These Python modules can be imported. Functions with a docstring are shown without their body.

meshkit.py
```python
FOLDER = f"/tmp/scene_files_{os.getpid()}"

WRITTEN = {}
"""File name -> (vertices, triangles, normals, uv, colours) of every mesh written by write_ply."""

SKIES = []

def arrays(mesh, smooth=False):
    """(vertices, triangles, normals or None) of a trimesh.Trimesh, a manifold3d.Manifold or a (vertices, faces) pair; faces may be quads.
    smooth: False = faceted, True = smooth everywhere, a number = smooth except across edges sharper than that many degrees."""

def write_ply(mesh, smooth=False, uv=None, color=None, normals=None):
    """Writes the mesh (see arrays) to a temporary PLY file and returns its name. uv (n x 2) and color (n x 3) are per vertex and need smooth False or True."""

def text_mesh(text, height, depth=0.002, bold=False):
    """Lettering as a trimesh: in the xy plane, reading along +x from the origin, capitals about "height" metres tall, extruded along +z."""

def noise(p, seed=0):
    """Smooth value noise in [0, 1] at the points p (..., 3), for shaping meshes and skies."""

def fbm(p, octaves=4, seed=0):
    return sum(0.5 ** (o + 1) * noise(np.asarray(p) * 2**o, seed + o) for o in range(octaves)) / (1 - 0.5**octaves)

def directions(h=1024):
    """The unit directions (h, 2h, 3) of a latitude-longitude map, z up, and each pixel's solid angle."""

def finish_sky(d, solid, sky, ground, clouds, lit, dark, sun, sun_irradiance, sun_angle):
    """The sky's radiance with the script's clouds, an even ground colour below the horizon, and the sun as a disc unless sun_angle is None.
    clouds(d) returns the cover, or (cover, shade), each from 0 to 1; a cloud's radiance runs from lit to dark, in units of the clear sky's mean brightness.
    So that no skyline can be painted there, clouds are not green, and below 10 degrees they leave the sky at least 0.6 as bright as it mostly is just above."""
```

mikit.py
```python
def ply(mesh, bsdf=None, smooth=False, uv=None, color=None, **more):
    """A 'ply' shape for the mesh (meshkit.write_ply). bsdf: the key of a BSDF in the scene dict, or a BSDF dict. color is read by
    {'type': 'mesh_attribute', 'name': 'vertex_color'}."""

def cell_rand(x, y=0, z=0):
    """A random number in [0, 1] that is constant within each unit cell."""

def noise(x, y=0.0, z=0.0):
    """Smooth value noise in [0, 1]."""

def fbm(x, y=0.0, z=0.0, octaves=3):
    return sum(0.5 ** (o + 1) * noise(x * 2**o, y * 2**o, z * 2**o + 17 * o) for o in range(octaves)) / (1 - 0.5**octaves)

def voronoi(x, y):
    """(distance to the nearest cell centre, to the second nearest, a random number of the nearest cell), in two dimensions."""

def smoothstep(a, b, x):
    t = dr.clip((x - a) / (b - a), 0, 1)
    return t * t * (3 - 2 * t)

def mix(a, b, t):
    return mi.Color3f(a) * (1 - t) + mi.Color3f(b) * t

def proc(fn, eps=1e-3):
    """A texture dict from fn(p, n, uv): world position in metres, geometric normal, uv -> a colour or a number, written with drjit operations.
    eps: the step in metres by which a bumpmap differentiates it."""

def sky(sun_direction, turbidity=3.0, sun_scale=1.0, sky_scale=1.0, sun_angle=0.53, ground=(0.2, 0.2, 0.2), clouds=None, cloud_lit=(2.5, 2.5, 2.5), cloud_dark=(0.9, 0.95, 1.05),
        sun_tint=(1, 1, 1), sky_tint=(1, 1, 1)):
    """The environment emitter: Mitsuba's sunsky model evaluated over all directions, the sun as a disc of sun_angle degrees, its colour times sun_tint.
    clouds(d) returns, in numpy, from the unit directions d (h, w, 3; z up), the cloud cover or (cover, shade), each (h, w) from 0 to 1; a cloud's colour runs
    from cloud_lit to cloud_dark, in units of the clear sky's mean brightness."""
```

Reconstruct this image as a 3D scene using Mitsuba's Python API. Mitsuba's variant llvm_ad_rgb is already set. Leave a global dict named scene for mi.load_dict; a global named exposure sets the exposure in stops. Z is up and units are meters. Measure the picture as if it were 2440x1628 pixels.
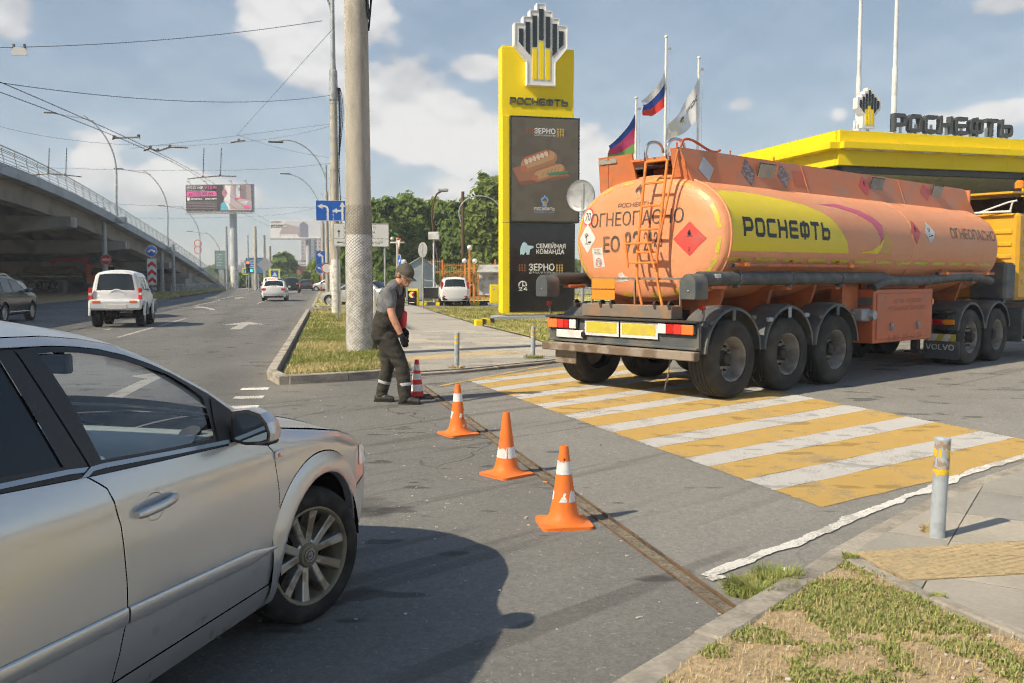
import math, random
import numpy as np, trimesh, shapely, manifold3d as m3
import drjit as dr, mitsuba as mi, mikit, meshkit
from shapely.geometry import Polygon, LineString, Point, box as sbox
from shapely import affinity as aff
from shapely.ops import unary_union
from mikit import noise, fbm, voronoi, smoothstep, mix, cell_rand, proc

T = mi.ScalarTransform4f
scene, labels = {}, {}
# ---------------------------------------------------------------- camera, sky, sun, exposure
EYE, FOC, PITCH = np.array([0, 0, 1.6]), 2170.0, math.atan((814 - 665) / 2170.0)
CP, SP = math.cos(PITCH), math.sin(PITCH)
scene['camera'] = {'type': 'perspective', 'fov': math.degrees(2 * math.atan(1220 / FOC)), 'fov_axis': 'x', 'near_clip': 0.05, 'far_clip': 5000.0,
                   'to_world': T().look_at(origin=[0, 0, 1.6], target=[0, CP, 1.6 - SP], up=[0, 0, 1])}
exposure = 1.85
SUN = np.array([-.635, -.418, .649])
BLOBS = [  # azimuth, elevation, half width, half height (degrees), strength, greyness
    (-14.2, 15.2, 3.2, 3.0, 1.0, .1), (-12.3, 12.4, 2.6, 2.4, 1.0, .2), (-9.6, 16.0, 2.8, 2.6, 1.0, .2), (-11.0, 18.5, 4.0, 2.8, 1.0, .3), (-15.5, 18.0, 2.5, 2.0, .9, .1),
    (-6.4, 8.8, 3.0, 2.2, 1.15, .0), (-3.2, 8.6, 3.0, 2.0, 1.15, .0), (-2.0, 12.6, 1.9, .9, .9, .0), (.6, 8.0, 2.6, 1.8, 1.0, .1), (-7.0, 12.0, 3.5, 2.6, .6, .5), (-4.0, 5.0, 5.0, 1.6, .7, .2),
    (5.2, 7.6, 2.6, 2.0, 1.0, .0), (3.0, 6.2, 2.4, 1.6, .9, .1), (6.0, 5.0, 3.0, 1.5, .9, .2),
    (-31.0, 15.0, 3.4, 2.2, .85, .8), (-28.4, 13.4, 2.6, 1.4, .75, .8), (-33.0, 17.0, 3.0, 2.0, .8, .7),
    (-24.4, 7.0, 1.7, 1.5, .95, .2), (-20.6, 6.0, 1.6, 1.3, .9, .2), (-23.0, 4.6, 5.0, 1.7, .75, .6), (-17.5, 4.6, 3.5, 1.3, .75, .4), (-28.0, 8.4, 3.2, 1.3, .55, .7), (-10.0, 3.2, 4.0, 1.2, .6, .4), (-21.5, 8.6, 2.0, .8, .5, .5),
    (14.2, 8.1, 1.3, .55, .7, .5), (14.0, 10.3, 1.5, .7, .6, .6), (15.6, 6.6, 1.0, .6, .6, .5), (28.6, 14.5, 3.4, .9, .75, .6), (27.0, 8.9, 2.0, 1.0, .9, .2), (30.5, 8.8, 1.8, 1.2, .95, .1), (24.4, 8.6, 1.4, .7, .7, .4), (19.5, 9.4, .8, .8, .6, .4),
    (45, 12, 9, 4, 1, .3), (-60, 16, 10, 5, 1, .3), (80, 18, 12, 6, 1, .3), (-110, 20, 14, 7, 1, .3), (150, 17, 16, 6, 1, .3), (118, 30, 12, 7, 1, .3), (-150, 12, 14, 5, 1, .3), (60, 35, 12, 7, .9, .3)]


def clouds(d):
    az, el = np.degrees(np.arctan2(d[..., 0], d[..., 1])), np.degrees(np.arcsin(np.clip(d[..., 2], -1, 1)))
    s, gsum, wsum = np.zeros_like(az), np.zeros_like(az), np.zeros_like(az) + 1e-6
    for a, e, wa, we, k, g in BLOBS:
        da = (az - a + 180) % 360 - 180
        b = k * np.exp(-((da / wa) ** 2 + ((el - e) / (we * np.where(el < e, .75, 1.15))) ** 2))
        s = s + b
        gsum, wsum = gsum + b * g, wsum + b
    q = np.stack([d[..., 0] / (d[..., 2] + .25), d[..., 1] / (d[..., 2] + .25), d[..., 2] * 3], -1)
    w = d * [1.0, 1.0, 1.25]
    n = meshkit.fbm(w * 17.0, 6, 3)
    n2 = meshkit.fbm(w * 11.0 + 7, 4, 11)
    up = meshkit.fbm(w * 17.0 + [0.0, 0.0, .22], 6, 3)
    c = s * .95 + (n - .5) * 1.5 * np.clip(s * 1.6 - .12, 0, 1)
    cover = np.clip((c - .36) / .30, 0, 1)
    cover = cover * cover * (3 - 2 * cover)
    grey = gsum / wsum
    shade = np.clip(.12 + .75 * grey + .9 * (n2 - .5) - .4 * np.clip(c - .6, 0, 1) + 2.2 * (up - n) + .35 * np.clip((.62 - c) / .4, 0, 1), 0, 1)
    veil = .40 * np.clip(1 - el / 42, 0, 1) ** 1.5 + .02 * meshkit.fbm(d * 5 + 3, 3, 5)
    cover = np.maximum(cover * (.82 + .12 * (1 - grey)), veil)
    return cover, shade


scene['sky'] = mikit.sky(SUN.tolist(), turbidity=3.5, clouds=clouds, cloud_lit=(2.55, 2.52, 2.5), cloud_dark=(1.5, 1.53, 1.58), sun_tint=(.95, 1.015, 1.07), sky_tint=(1.14, 1.06, .94), sun_angle=.6)

# ---------------------------------------------------------------- helpers
rng = np.random.default_rng(7)
DK = 1628 / 1568  # the photograph was measured on a 2350 pixel wide copy


def ray(x, y):
    u, v = (x * DK - 1220) / FOC, (814 - y * DK) / FOC
    return np.array([u, CP + SP * v, -SP + CP * v])


def gd(x, y, z=0.0):
    """The point of the plane at height z that was measured at (x, y)."""
    d = ray(x, y)
    return EYE + d * ((z - 1.6) / d[2])


def at(x, y, depth):
    d = ray(x, y)
    return EYE + d * (depth / d[1])


RA = math.radians(-11.5)
RD, RN = np.array([math.sin(RA), math.cos(RA), 0]), np.array([math.cos(RA), -math.sin(RA), 0])


def rd(s, l, z=0.0):
    """Main road frame: s metres along it, l metres to its right."""
    return RD * s + RN * l + np.array([0, 0, z])


def fr(o=(0, 0, 0), x=(1, 0, 0), z=(0, 0, 1)):
    """4 x 4 frame with the given x and z axes."""
    x, z = np.array(x, float), np.array(z, float)
    z = z / np.linalg.norm(z)
    x = x - z * (x @ z)
    x = x / np.linalg.norm(x)
    M = np.eye(4)
    M[:3, 0], M[:3, 1], M[:3, 2], M[:3, 3] = x, np.cross(z, x), z, o
    return M


def pl(x, y, z=0.0, deg=0.0):
    """Placement: x axis turned deg counterclockwise."""
    a = math.radians(deg)
    return fr((x, y, z), (math.cos(a), math.sin(a), 0))


def face(o, right, up=(0, 0, 1)):
    """Frame of an upright panel read from its front: x = right, y = up, z = out of it."""
    r, u = np.array(right, float), np.array(up, float)
    r = r / np.linalg.norm(r)
    return fr(o, r, np.cross(r, u))


SG = np.array([[a, b, c] for a in (-1, 1) for b in (-1, 1) for c in (-1, 1)], float)
BOXF = np.array([[0, 1, 3], [0, 3, 2], [4, 6, 7], [4, 7, 5], [0, 4, 5], [0, 5, 1], [2, 3, 7], [2, 7, 6], [0, 2, 6], [0, 6, 4], [1, 5, 7], [1, 7, 3]])


def _cham():
    from scipy.spatial import ConvexHull
    v = np.array([g * np.where(np.arange(3) == k, 1.0, .7) for g in SG for k in range(3)])
    f = ConvexHull(v).simplices
    n = np.cross(v[f[:, 1]] - v[f[:, 0]], v[f[:, 2]] - v[f[:, 0]])
    bad = (n * v[f].mean(1)).sum(1) < 0
    f[bad] = f[bad][:, ::-1]
    return f


CHAMF = _cham()


def clean(poly):
    return [g for g in (getattr(poly, 'geoms', [poly])) if g.geom_type == 'Polygon' and g.area > 1e-9]


class MB:
    """Collects shapes into one mesh."""

    def __init__(self, M=None):
        self.V, self.F, self.n, self.M = [], [], 0, M

    def add(self, v, f, M=None):
        v = np.asarray(v, float)
        f = np.asarray(f, int)
        if f.shape[1] == 4:
            f = np.vstack([f[:, [0, 1, 2]], f[:, [0, 2, 3]]])
        for m in (M, self.M):
            if m is not None:
                v = v @ m[:3, :3].T + m[:3, 3]
                if np.linalg.det(m[:3, :3]) < 0:
                    f = f[:, ::-1]
        self.V.append(v)
        self.F.append(f + self.n)
        self.n += len(v)
        return self

    def tm(self, t, M=None):
        return self.add(t.vertices, t.faces, M)

    def man(self, m, M=None):
        k = m.to_mesh()
        return self.add(k.vert_properties[:, :3], k.tri_verts, M)

    def box(self, c, s, M=None, ch=0.0):
        h = np.array(s, float) / 2
        if ch:
            v = np.array([g * (h - np.where(np.arange(3) == k, 0, min(ch, h.min() * .9))) for g in SG for k in range(3)])
            return self.add(v + np.array(c), CHAMF, M)
        return self.add(SG * h + np.array(c), BOXF, M)

    def bar(self, a, b, w, h, up=(0, 0, 1), ch=0.0):
        """A bar of width w and height h from a to b."""
        a, b = np.array(a, float), np.array(b, float)
        d = b - a
        L = np.linalg.norm(d)
        if abs(d @ np.array(up)) > .99 * L:
            up = (1, 0, 0)
        return self.box((L / 2, 0, 0), (L, w, h), fr(a, d, np.array(up) - d * (np.array(up) @ d) / L ** 2), ch)

    def tube(self, pts, r, n=8, cap=True, closed=False):
        p = np.array(pts, float)
        m = len(p)
        r = np.broadcast_to(r, (m,))
        t = np.gradient(p, axis=0) if not closed else np.roll(p, -1, 0) - np.roll(p, 1, 0)
        t = t / (np.linalg.norm(t, axis=1, keepdims=True) + 1e-12)
        a = np.cross(t[0], [0, 0, 1.0] if abs(t[0][2]) < .9 else [1.0, 0, 0])
        A = []
        for k in range(m):
            a = a - t[k] * (a @ t[k])
            a = a / (np.linalg.norm(a) + 1e-12)
            A.append(a)
        A = np.array(A)
        B = np.cross(t, A)
        th = np.arange(n) * 2 * np.pi / n
        v = p[:, None] + r[:, None, None] * (np.cos(th)[None, :, None] * A[:, None] + np.sin(th)[None, :, None] * B[:, None])
        k, j = np.meshgrid(np.arange(m if closed else m - 1), np.arange(n), indexing='ij')
        k2 = (k + 1) % m
        f = np.stack([k * n + j, k * n + (j + 1) % n, k2 * n + (j + 1) % n, k2 * n + j], -1).reshape(-1, 4)
        self.add(v.reshape(-1, 3), f)
        if cap and not closed:
            for e, o in ((0, 1), (m - 1, 0)):
                ring = v[e]
                c = ring.mean(0)
                i = np.arange(n)
                ff = np.stack([i * 0 + n, (i + 1) % n, i], 1)
                self.add(np.vstack([ring, c]), ff if o else ff[:, ::-1])
        return self

    def cyl(self, a, b, r0, r1=None, n=16, cap=True):
        return self.tube([a, b], [r0, r0 if r1 is None else r1], n, cap)

    def lathe(self, prof, M=None, n=32, arc=None):
        """Revolves (radius, z) points about z."""
        p = np.array(prof, float)
        full = arc is None
        th = np.linspace(0, 2 * np.pi, n, endpoint=False) if full else np.linspace(arc[0], arc[1], n)
        v = np.stack([p[:, :1] * np.cos(th), p[:, :1] * np.sin(th), np.broadcast_to(p[:, 1:], (len(p), n))], -1)
        k, j = np.meshgrid(np.arange(len(p) - 1), np.arange(n if full else n - 1), indexing='ij')
        j2 = (j + 1) % n
        f = np.stack([k * n + j, k * n + j2, (k + 1) * n + j2, (k + 1) * n + j], -1).reshape(-1, 4)
        return self.add(v.reshape(-1, 3), f, M)

    def prism(self, poly, h, M=None):
        """Extrudes a flat shape of the xy plane by h along z."""
        for g in clean(poly):
            self.tm(trimesh.creation.extrude_polygon(g, h, engine='earcut'), M)
        return self

    def sheet(self, poly, z=0.0, M=None):
        for g in clean(poly):
            v, f = trimesh.creation.triangulate_polygon(g, engine='earcut')
            self.add(np.c_[v, np.full(len(v), z)], up_faces(v, f), M)
        return self

    def ball(self, c, r, n=16, sq=(1, 1, 1), M=None):
        th = np.linspace(0, np.pi, n // 2 + 1)
        k = MB().lathe(np.c_[np.sin(th) * r, -np.cos(th) * r], n=n)
        return self.add(np.vstack(k.V) * np.array(sq) + np.array(c), np.vstack(k.F), M)

    def text(self, s, h, M, depth=.003, width=None, bold=False, center=False):
        t = text_of(s, h, depth, bold)
        v = t.vertices.copy()
        x0, x1 = v[:, 0].min(), v[:, 0].max()
        v[:, 0] -= x0
        if width:
            v[:, 0] *= width / (x1 - x0)
        if center:
            v[:, 0] -= (width or (x1 - x0)) / 2
        return self.add(v, t.faces, M)

    def mesh(self):
        return trimesh.Trimesh(np.vstack(self.V), np.vstack(self.F), process=False)


_TX = {}


def text_of(s, h, depth, bold):
    k = (s, h, depth, bold)
    if k not in _TX:
        _TX[k] = meshkit.text_mesh(s, h, depth, bold)
    return _TX[k]


def up_faces(v, f):
    a = v[f]
    c = (a[:, 1, 0] - a[:, 0, 0]) * (a[:, 2, 1] - a[:, 0, 1]) - (a[:, 1, 1] - a[:, 0, 1]) * (a[:, 2, 0] - a[:, 0, 0])
    f = np.array(f)
    f[c < 0] = f[c < 0][:, ::-1]
    return f


def grid_fill(poly, h, hy=None):
    """Triangles (2-D vertices, faces) of a polygon, cut along a grid so that they can be bent."""
    hy = hy or h
    V, F, n = [], [], 0
    for g in clean(poly):
        x0, y0, x1, y1 = g.bounds
        nx, ny = max(1, math.ceil((x1 - x0) / h)), max(1, math.ceil((y1 - y0) / hy))
        xs, ys = np.linspace(x0, x1, nx + 1), np.linspace(y0, y1, ny + 1)
        I, J = np.meshgrid(np.arange(nx), np.arange(ny), indexing='ij')
        I, J = I.ravel(), J.ravel()
        bx = shapely.box(xs[I], ys[J], xs[I + 1], ys[J + 1])
        shapely.prepare(g)
        ins = shapely.contains(g, bx)
        for i, j in zip(I[ins], J[ins]):
            V.append(np.array([[xs[i], ys[j]], [xs[i + 1], ys[j]], [xs[i + 1], ys[j + 1]], [xs[i], ys[j + 1]]]))
            F.append(np.array([[0, 1, 2], [0, 2, 3]]) + n)
            n += 4
        rest = bx[~ins]
        rest = rest[shapely.intersects(g, rest)]
        for c in shapely.intersection(rest, g):
            for q in clean(c):
                p = np.array(q.exterior.coords)[:-1]
                if not q.interiors and q.convex_hull.area - q.area < 1e-10:
                    f = np.array([[0, k, k + 1] for k in range(1, len(p) - 1)])
                    v = p
                else:
                    v, f = trimesh.creation.triangulate_polygon(q, engine='earcut')
                V.append(v)
                F.append(up_faces(v, f) + n)
                n += len(v)
    V, F = np.vstack(V), np.vstack(F)
    key = np.round(V * 1e5).astype(np.int64)
    _, first, inv = np.unique(key, axis=0, return_index=True, return_inverse=True)
    F = inv.ravel()[F]
    F = F[(F[:, 0] != F[:, 1]) & (F[:, 1] != F[:, 2]) & (F[:, 0] != F[:, 2])]
    V = V[first]
    return V, up_faces(V, F)


def bend(poly, fn, h, hy=None, flip=False):
    """The polygon's grid mesh with its vertices mapped through fn(x, y) -> (n, 3)."""
    v, f = grid_fill(poly, h, hy)
    return np.asarray(fn(v[:, 0], v[:, 1])), f[:, ::-1] if flip else f


def key_of(base):
    k, i = base, 0
    while k in scene or k in labels:
        i += 1
        k = f'{base}_{i:03d}'
    return k


def thing(name, label, cat, group=None):
    k = key_of(name)
    labels[k] = {'label': label, 'category': cat}
    if group:
        labels[k]['group'] = group
    return k


PN = {}


def put(key, mb, mat, smooth=False, **kw):
    scene[key] = mikit.ply(mb.mesh() if isinstance(mb, MB) else mb, mat, smooth, **kw)
    return key


def part(parent, name, mb, mat, smooth=False, label=None, kind=None, **kw):
    b = parent + '__' + name
    i = PN.get(b, -1) + 1
    PN[b] = i
    k = b if i == 0 else f'{b}_{i:03d}'
    put(k, mb, mat, smooth, **kw)
    if label or kind:
        labels[k] = {a: c for a, c in (('label', label), ('kind', kind)) if c}
    return k


def solo(name, mb, mat, label, cat, group=None, smooth=False, **kw):
    k = thing(name, label, cat, group)
    put(k, mb, mat, smooth, **kw)
    return k


def struct(name, mb, mat, smooth=False, label=None):
    k = key_of(name)
    labels[k] = {'kind': 'structure'}
    if label:
        labels[k]['label'] = label
    if mb is not None:
        put(k, mb, mat, smooth)
    return k


def copy_thing(src, M, label, cat, group=None, name=None):
    """A copy of a thing and its parts, moved by the 4 x 4 M."""
    k = thing(name or src.rsplit('_0', 1)[0], label, cat, group)
    for q in [q for q in scene if q == src or q.startswith(src + '__')]:
        e = dict(scene[q])
        m = np.array(e['to_world'].matrix) if 'to_world' in e else np.eye(4)
        e['to_world'] = T((M @ m).tolist())
        scene[k + q[len(src):]] = e
    return k


def poly(*p):
    return Polygon(p)


def rrect(x0, y0, x1, y1, r, q=4):
    return sbox(x0 + r, y0 + r, x1 - r, y1 - r).buffer(r, quad_segs=q)


def spline(p, n, closed=False):
    from scipy.interpolate import PchipInterpolator, CubicSpline
    p = np.array(p, float)
    t = np.r_[0, np.cumsum(np.linalg.norm(np.diff(p, axis=0), axis=1))]
    return CubicSpline(t, p)(np.linspace(0, t[-1], n))


# ---------------------------------------------------------------- materials
def mat(name, color, rough=.5, metal=0.0, coat=0.0, spec=.5, two=True, bump=None, **kw):
    c = color if isinstance(color, dict) else {'type': 'rgb', 'value': list(color)}
    b = {'type': 'principled', 'base_color': c, 'roughness': rough, 'specular': spec, **kw}
    if metal:
        b['metallic'] = metal
    if coat:
        b['clearcoat'], b['clearcoat_gloss'] = coat, .95
    if bump:
        b = {'type': 'bumpmap', 'bump': bump[0], 'scale': bump[1], 'bsdf': b}
    scene[name] = {'type': 'twosided', 'bsdf': b} if two else b
    return name


def worn(a, b, f=6.0, lo=.45, hi=.7, streak=1.0, oct=4):
    """Two colours mixed by world-space noise: dirt and wear."""
    return proc(lambda p, n, uv: mix(a, b, smoothstep(lo, hi, fbm(p.x * f + 3.1, p.y * f + 1.7, p.z * f * streak, octaves=oct))))


mat('white_paint', (.78, .78, .76), .45)
mat('dirty_white', worn((.70, .70, .68), (.45, .43, .39), 3.0), .55)
mat('grey_paint', (.33, .37, .41), .4)
mat('dark_grey', (.045, .048, .052), .5)
mat('black_plastic', (.022, .022, .024), .5)
mat('rubber', worn((.045, .044, .041), (.090, .085, .075), 3.5, .3, .8), .85, spec=.25)
mat('rubber_clean', worn((.02, .02, .02), (.05, .047, .042), 12.0, .4, .8), .8, spec=.3)
mat('steel', worn((.36, .36, .36), (.22, .20, .18), 12.0), .42, metal=.7)
mat('galv', worn((.42, .44, .46), (.32, .33, .35), 5.0), .5, metal=.3)
mat('chrome', (.75, .75, .76), .12, metal=1.0)
mat('dusty_rim', worn((.33, .32, .30), (.20, .18, .15), 8.0), .5, metal=.35)
mat('yellow_paint', (.90, .69, .008), .5, spec=.3)
mat('black_gloss', (.012, .012, .014), .12, coat=.5)
mat('lamp_red', (.55, .02, .015), .15, coat=1.0)
mat('lamp_orange', (.85, .25, .01), .15, coat=1.0)
mat('lamp_clear', (.75, .75, .75), .12, coat=1.0)
mat('red_paint', (.60, .03, .025), .4)
mat('blue_sign', (.015, .12, .55), .35)
mat('orange_paint', worn((.80, .27, .05), (.62, .22, .06), 4.0), .45)
scene['glass'] = {'type': 'thindielectric', 'int_ior': 1.5}
mat('tint_glass', (.010, .013, .016), .04, coat=.3)
scene['lit_red'] = {'type': 'diffuse', 'reflectance': {'type': 'rgb', 'value': [.5, .05, .03]}}


def glow(k, rgb):
    scene[k]['emitter'] = {'type': 'area', 'radiance': {'type': 'rgb', 'value': list(rgb)}}
# ---------------------------------------------------------------- ground, road, markings
TR0, TR1 = gd(966, 886), gd(1690, 1416)  # gate track
TRD = (TR1 - TR0) / np.linalg.norm(TR1 - TR0)


def asphalt(p, n, uv):
    l = p.x * float(RN[0]) + p.y * float(RN[1])
    side = (p.x - float(TR0[0])) * float(TRD[1]) - (p.y - float(TR0[1])) * float(TRD[0])  # > 0 left of the track
    big = fbm(p.x * .35, p.y * .35, 0.0, octaves=3)
    mid = fbm(p.x * 2.1 + 9, p.y * 2.1, 0.0, octaves=3)
    grit = noise(p.x * 95, p.y * 95)
    grit2 = noise(p.x * 38 + 5, p.y * 38)
    main = smoothstep(-.75, -1.1, l + .25 * (mid - .5))
    leftp = smoothstep(-.03, .0, side)
    base = mix((.205, .200, .188), (.156, .155, .147), leftp)
    base = mix(base, (.145, .145, .143), main)
    base = base * (.84 + .32 * big) * (.92 + .16 * mid)
    s = .80 + .26 * grit + .16 * grit2
    base = base * s
    chips = smoothstep(.90, .97, noise(p.x * 60 + 31, p.y * 60 + 11))
    base = mix(base, (.40, .37, .32), chips * .55)
    stain = smoothstep(.70, .80, fbm(p.x * 2.6 + 40, p.y * 4.2 + 13, 0.0, octaves=3)) * .45
    base = base * (1 - stain)
    tyre = smoothstep(.60, .78, fbm((p.x * .72 + p.y * .69) * .35, (p.x * .69 - p.y * .72) * 5.5, 0.0, octaves=3)) * .26
    base = base * (1 - tyre * (1 - main))
    track = smoothstep(.55, .75, fbm((p.x * .2 + p.y * .98) * .12 + 3, (p.x * .98 + p.y * .2) * .9, 0.0, octaves=2)) * .16
    base = base * (1 - track * main)
    oil = smoothstep(.74, .84, fbm(p.x * .9 + 70, p.y * 1.3 + 30, 0.0, octaves=4)) * .35
    base = base * (1 - oil)
    v = voronoi(p.x * .33 + .25 * mid, p.y * .33 + .25 * mid)
    crack = smoothstep(.012, .0, v[1] - v[0]) * .5 * smoothstep(.45, .6, fbm(p.x * .2 + 5, p.y * .2, 0.0, octaves=2))
    dust = smoothstep(-1.6, -.8, l) * smoothstep(.5, -.6, l) * .35 * smoothstep(11.0, 14.0, p.y)
    base = mix(base, (.34, .30, .24), dust * (.4 + .6 * mid))
    return base * (1 - crack)


def asphalt_bump(p, n, uv):
    return noise(p.x * 110, p.y * 110) + .8 * noise(p.x * 47 + 4, p.y * 47)


mat('asphalt', proc(asphalt), .82, spec=.35, bump=(proc(asphalt_bump, 2e-3), .0022))
mat('soil', proc(lambda p, n, uv: mix((.47, .36, .225), (.34, .265, .165), fbm(p.x * 3.0, p.y * 3.0, 0.0, octaves=4)) * (.75 + .5 * noise(p.x * 70, p.y * 70))), .95, spec=.1)
mat('lawn_ground', proc(lambda p, n, uv: mix(mix((.34, .32, .12), (.24, .25, .08), fbm(p.x * 1.3, p.y * 1.3, 0.0, octaves=3)), (.46, .39, .20), smoothstep(.5, .72, fbm(p.x * .8 + 20, p.y * .8, 0.0, octaves=4))) * (.7 + .6 * noise(p.x * 30, p.y * 30))), .95, spec=.1)
mat('far_ground', proc(lambda p, n, uv: mix((.16, .15, .10), (.10, .11, .06), fbm(p.x * .1, p.y * .1, 0.0, octaves=4))), .95, spec=.1)
mat('kerb_stone', proc(lambda p, n, uv: mix((.37, .34, .29), (.23, .21, .18), smoothstep(.35, .75, fbm(p.x * 5, p.y * 5, p.z * 9, octaves=4))) * (.85 + .3 * noise(p.x * 60, p.y * 60, p.z * 60))), .85, spec=.25)
SLAB_T = [(.34, .315, .275), (.30, .285, .255), (.36, .33, .28), (.27, .262, .24)]
for i, c in enumerate(SLAB_T):
    mat(f'slab_{i}', proc(lambda p, n, uv, c=c: mi.Color3f(c) * (.80 + .30 * fbm(p.x * 2.5, p.y * 2.5, 0.0, octaves=4) + .12 * noise(p.x * 55, p.y * 55))), .85, spec=.25)
mat('tactile', proc(lambda p, n, uv: mix((.47, .36, .20), (.36, .29, .18), fbm(p.x * 4, p.y * 4, 0.0, octaves=4)) * (.85 + .3 * noise(p.x * 60, p.y * 60))), .85, spec=.25)


def paint(c, wear):
    def f(p, n, uv):
        a = fbm(p.x * 4 + 3, p.y * 4, 0.0, octaves=4)
        spots = smoothstep(.68, .78, fbm(p.x * 3.1 + 50, p.y * 5.2, 0.0, octaves=3)) * .30
        g = noise(p.x * 90, p.y * 90)
        worn_ = smoothstep(.62 - wear, .85 - wear, a * .72 + g * .28)
        return mix(mi.Color3f(c) * (.90 + .2 * a) * (1 - spots), (.20, .185, .16), worn_ * .55)
    return proc(f)


mat('cross_white', paint((.46, .455, .44), .09), .75, spec=.3)
mat('cross_yellow', paint((.46, .305, .10), .09), .75, spec=.3)
mat('line_white', paint((.66, .65, .62), .17), .75, spec=.3)
mat('mark_worn', paint((.36, .355, .335), .16), .8, spec=.3)
mat('groove_dirt', proc(lambda p, n, uv: mix((.24, .21, .165), (.11, .095, .075), fbm(p.x * 14, p.y * 14, 0.0, octaves=4)) * (.7 + .6 * noise(p.x * 90, p.y * 90))), .95, spec=.1)
mat('mark_yellow_worn', paint((.48, .32, .11), .16), .8, spec=.3)

struct('terrain', MB().sheet(sbox(-900, -300, 900, 1600), -.03), 'far_ground')
struct('road', MB().sheet(sbox(-85, -30, 85, 420)), 'asphalt')


def lay(name, polys, z, m, parent=None):
    mb = MB()
    for q in polys if isinstance(polys, list) else [polys]:
        mb.sheet(q, z)
    return part(parent, name, mb, m) if parent else struct(name, mb, m)


def strip(pts, w, jag=0.0, seed=0):
    """A band along a line with uneven edges."""
    p = np.array(pts, float)[:, :2]
    s = np.r_[0, np.cumsum(np.linalg.norm(np.diff(p, axis=0), axis=1))]
    q = np.linspace(0, s[-1], max(2, int(s[-1] / .03)))
    c = np.c_[np.interp(q, s, p[:, 0]), np.interp(q, s, p[:, 1])]
    d = np.gradient(c, axis=0)
    d /= np.linalg.norm(d, axis=1, keepdims=True)
    nn = np.c_[-d[:, 1], d[:, 0]]
    r = np.random.default_rng(seed)
    sm = lambda: np.convolve(r.normal(0, 1, len(q) + 4), np.ones(5) / 5, 'valid') * jag
    return Polygon(np.vstack([c + nn * (w / 2 + sm())[:, None], (c - nn * (w / 2 + sm())[:, None])[::-1]])).buffer(0)


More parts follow.
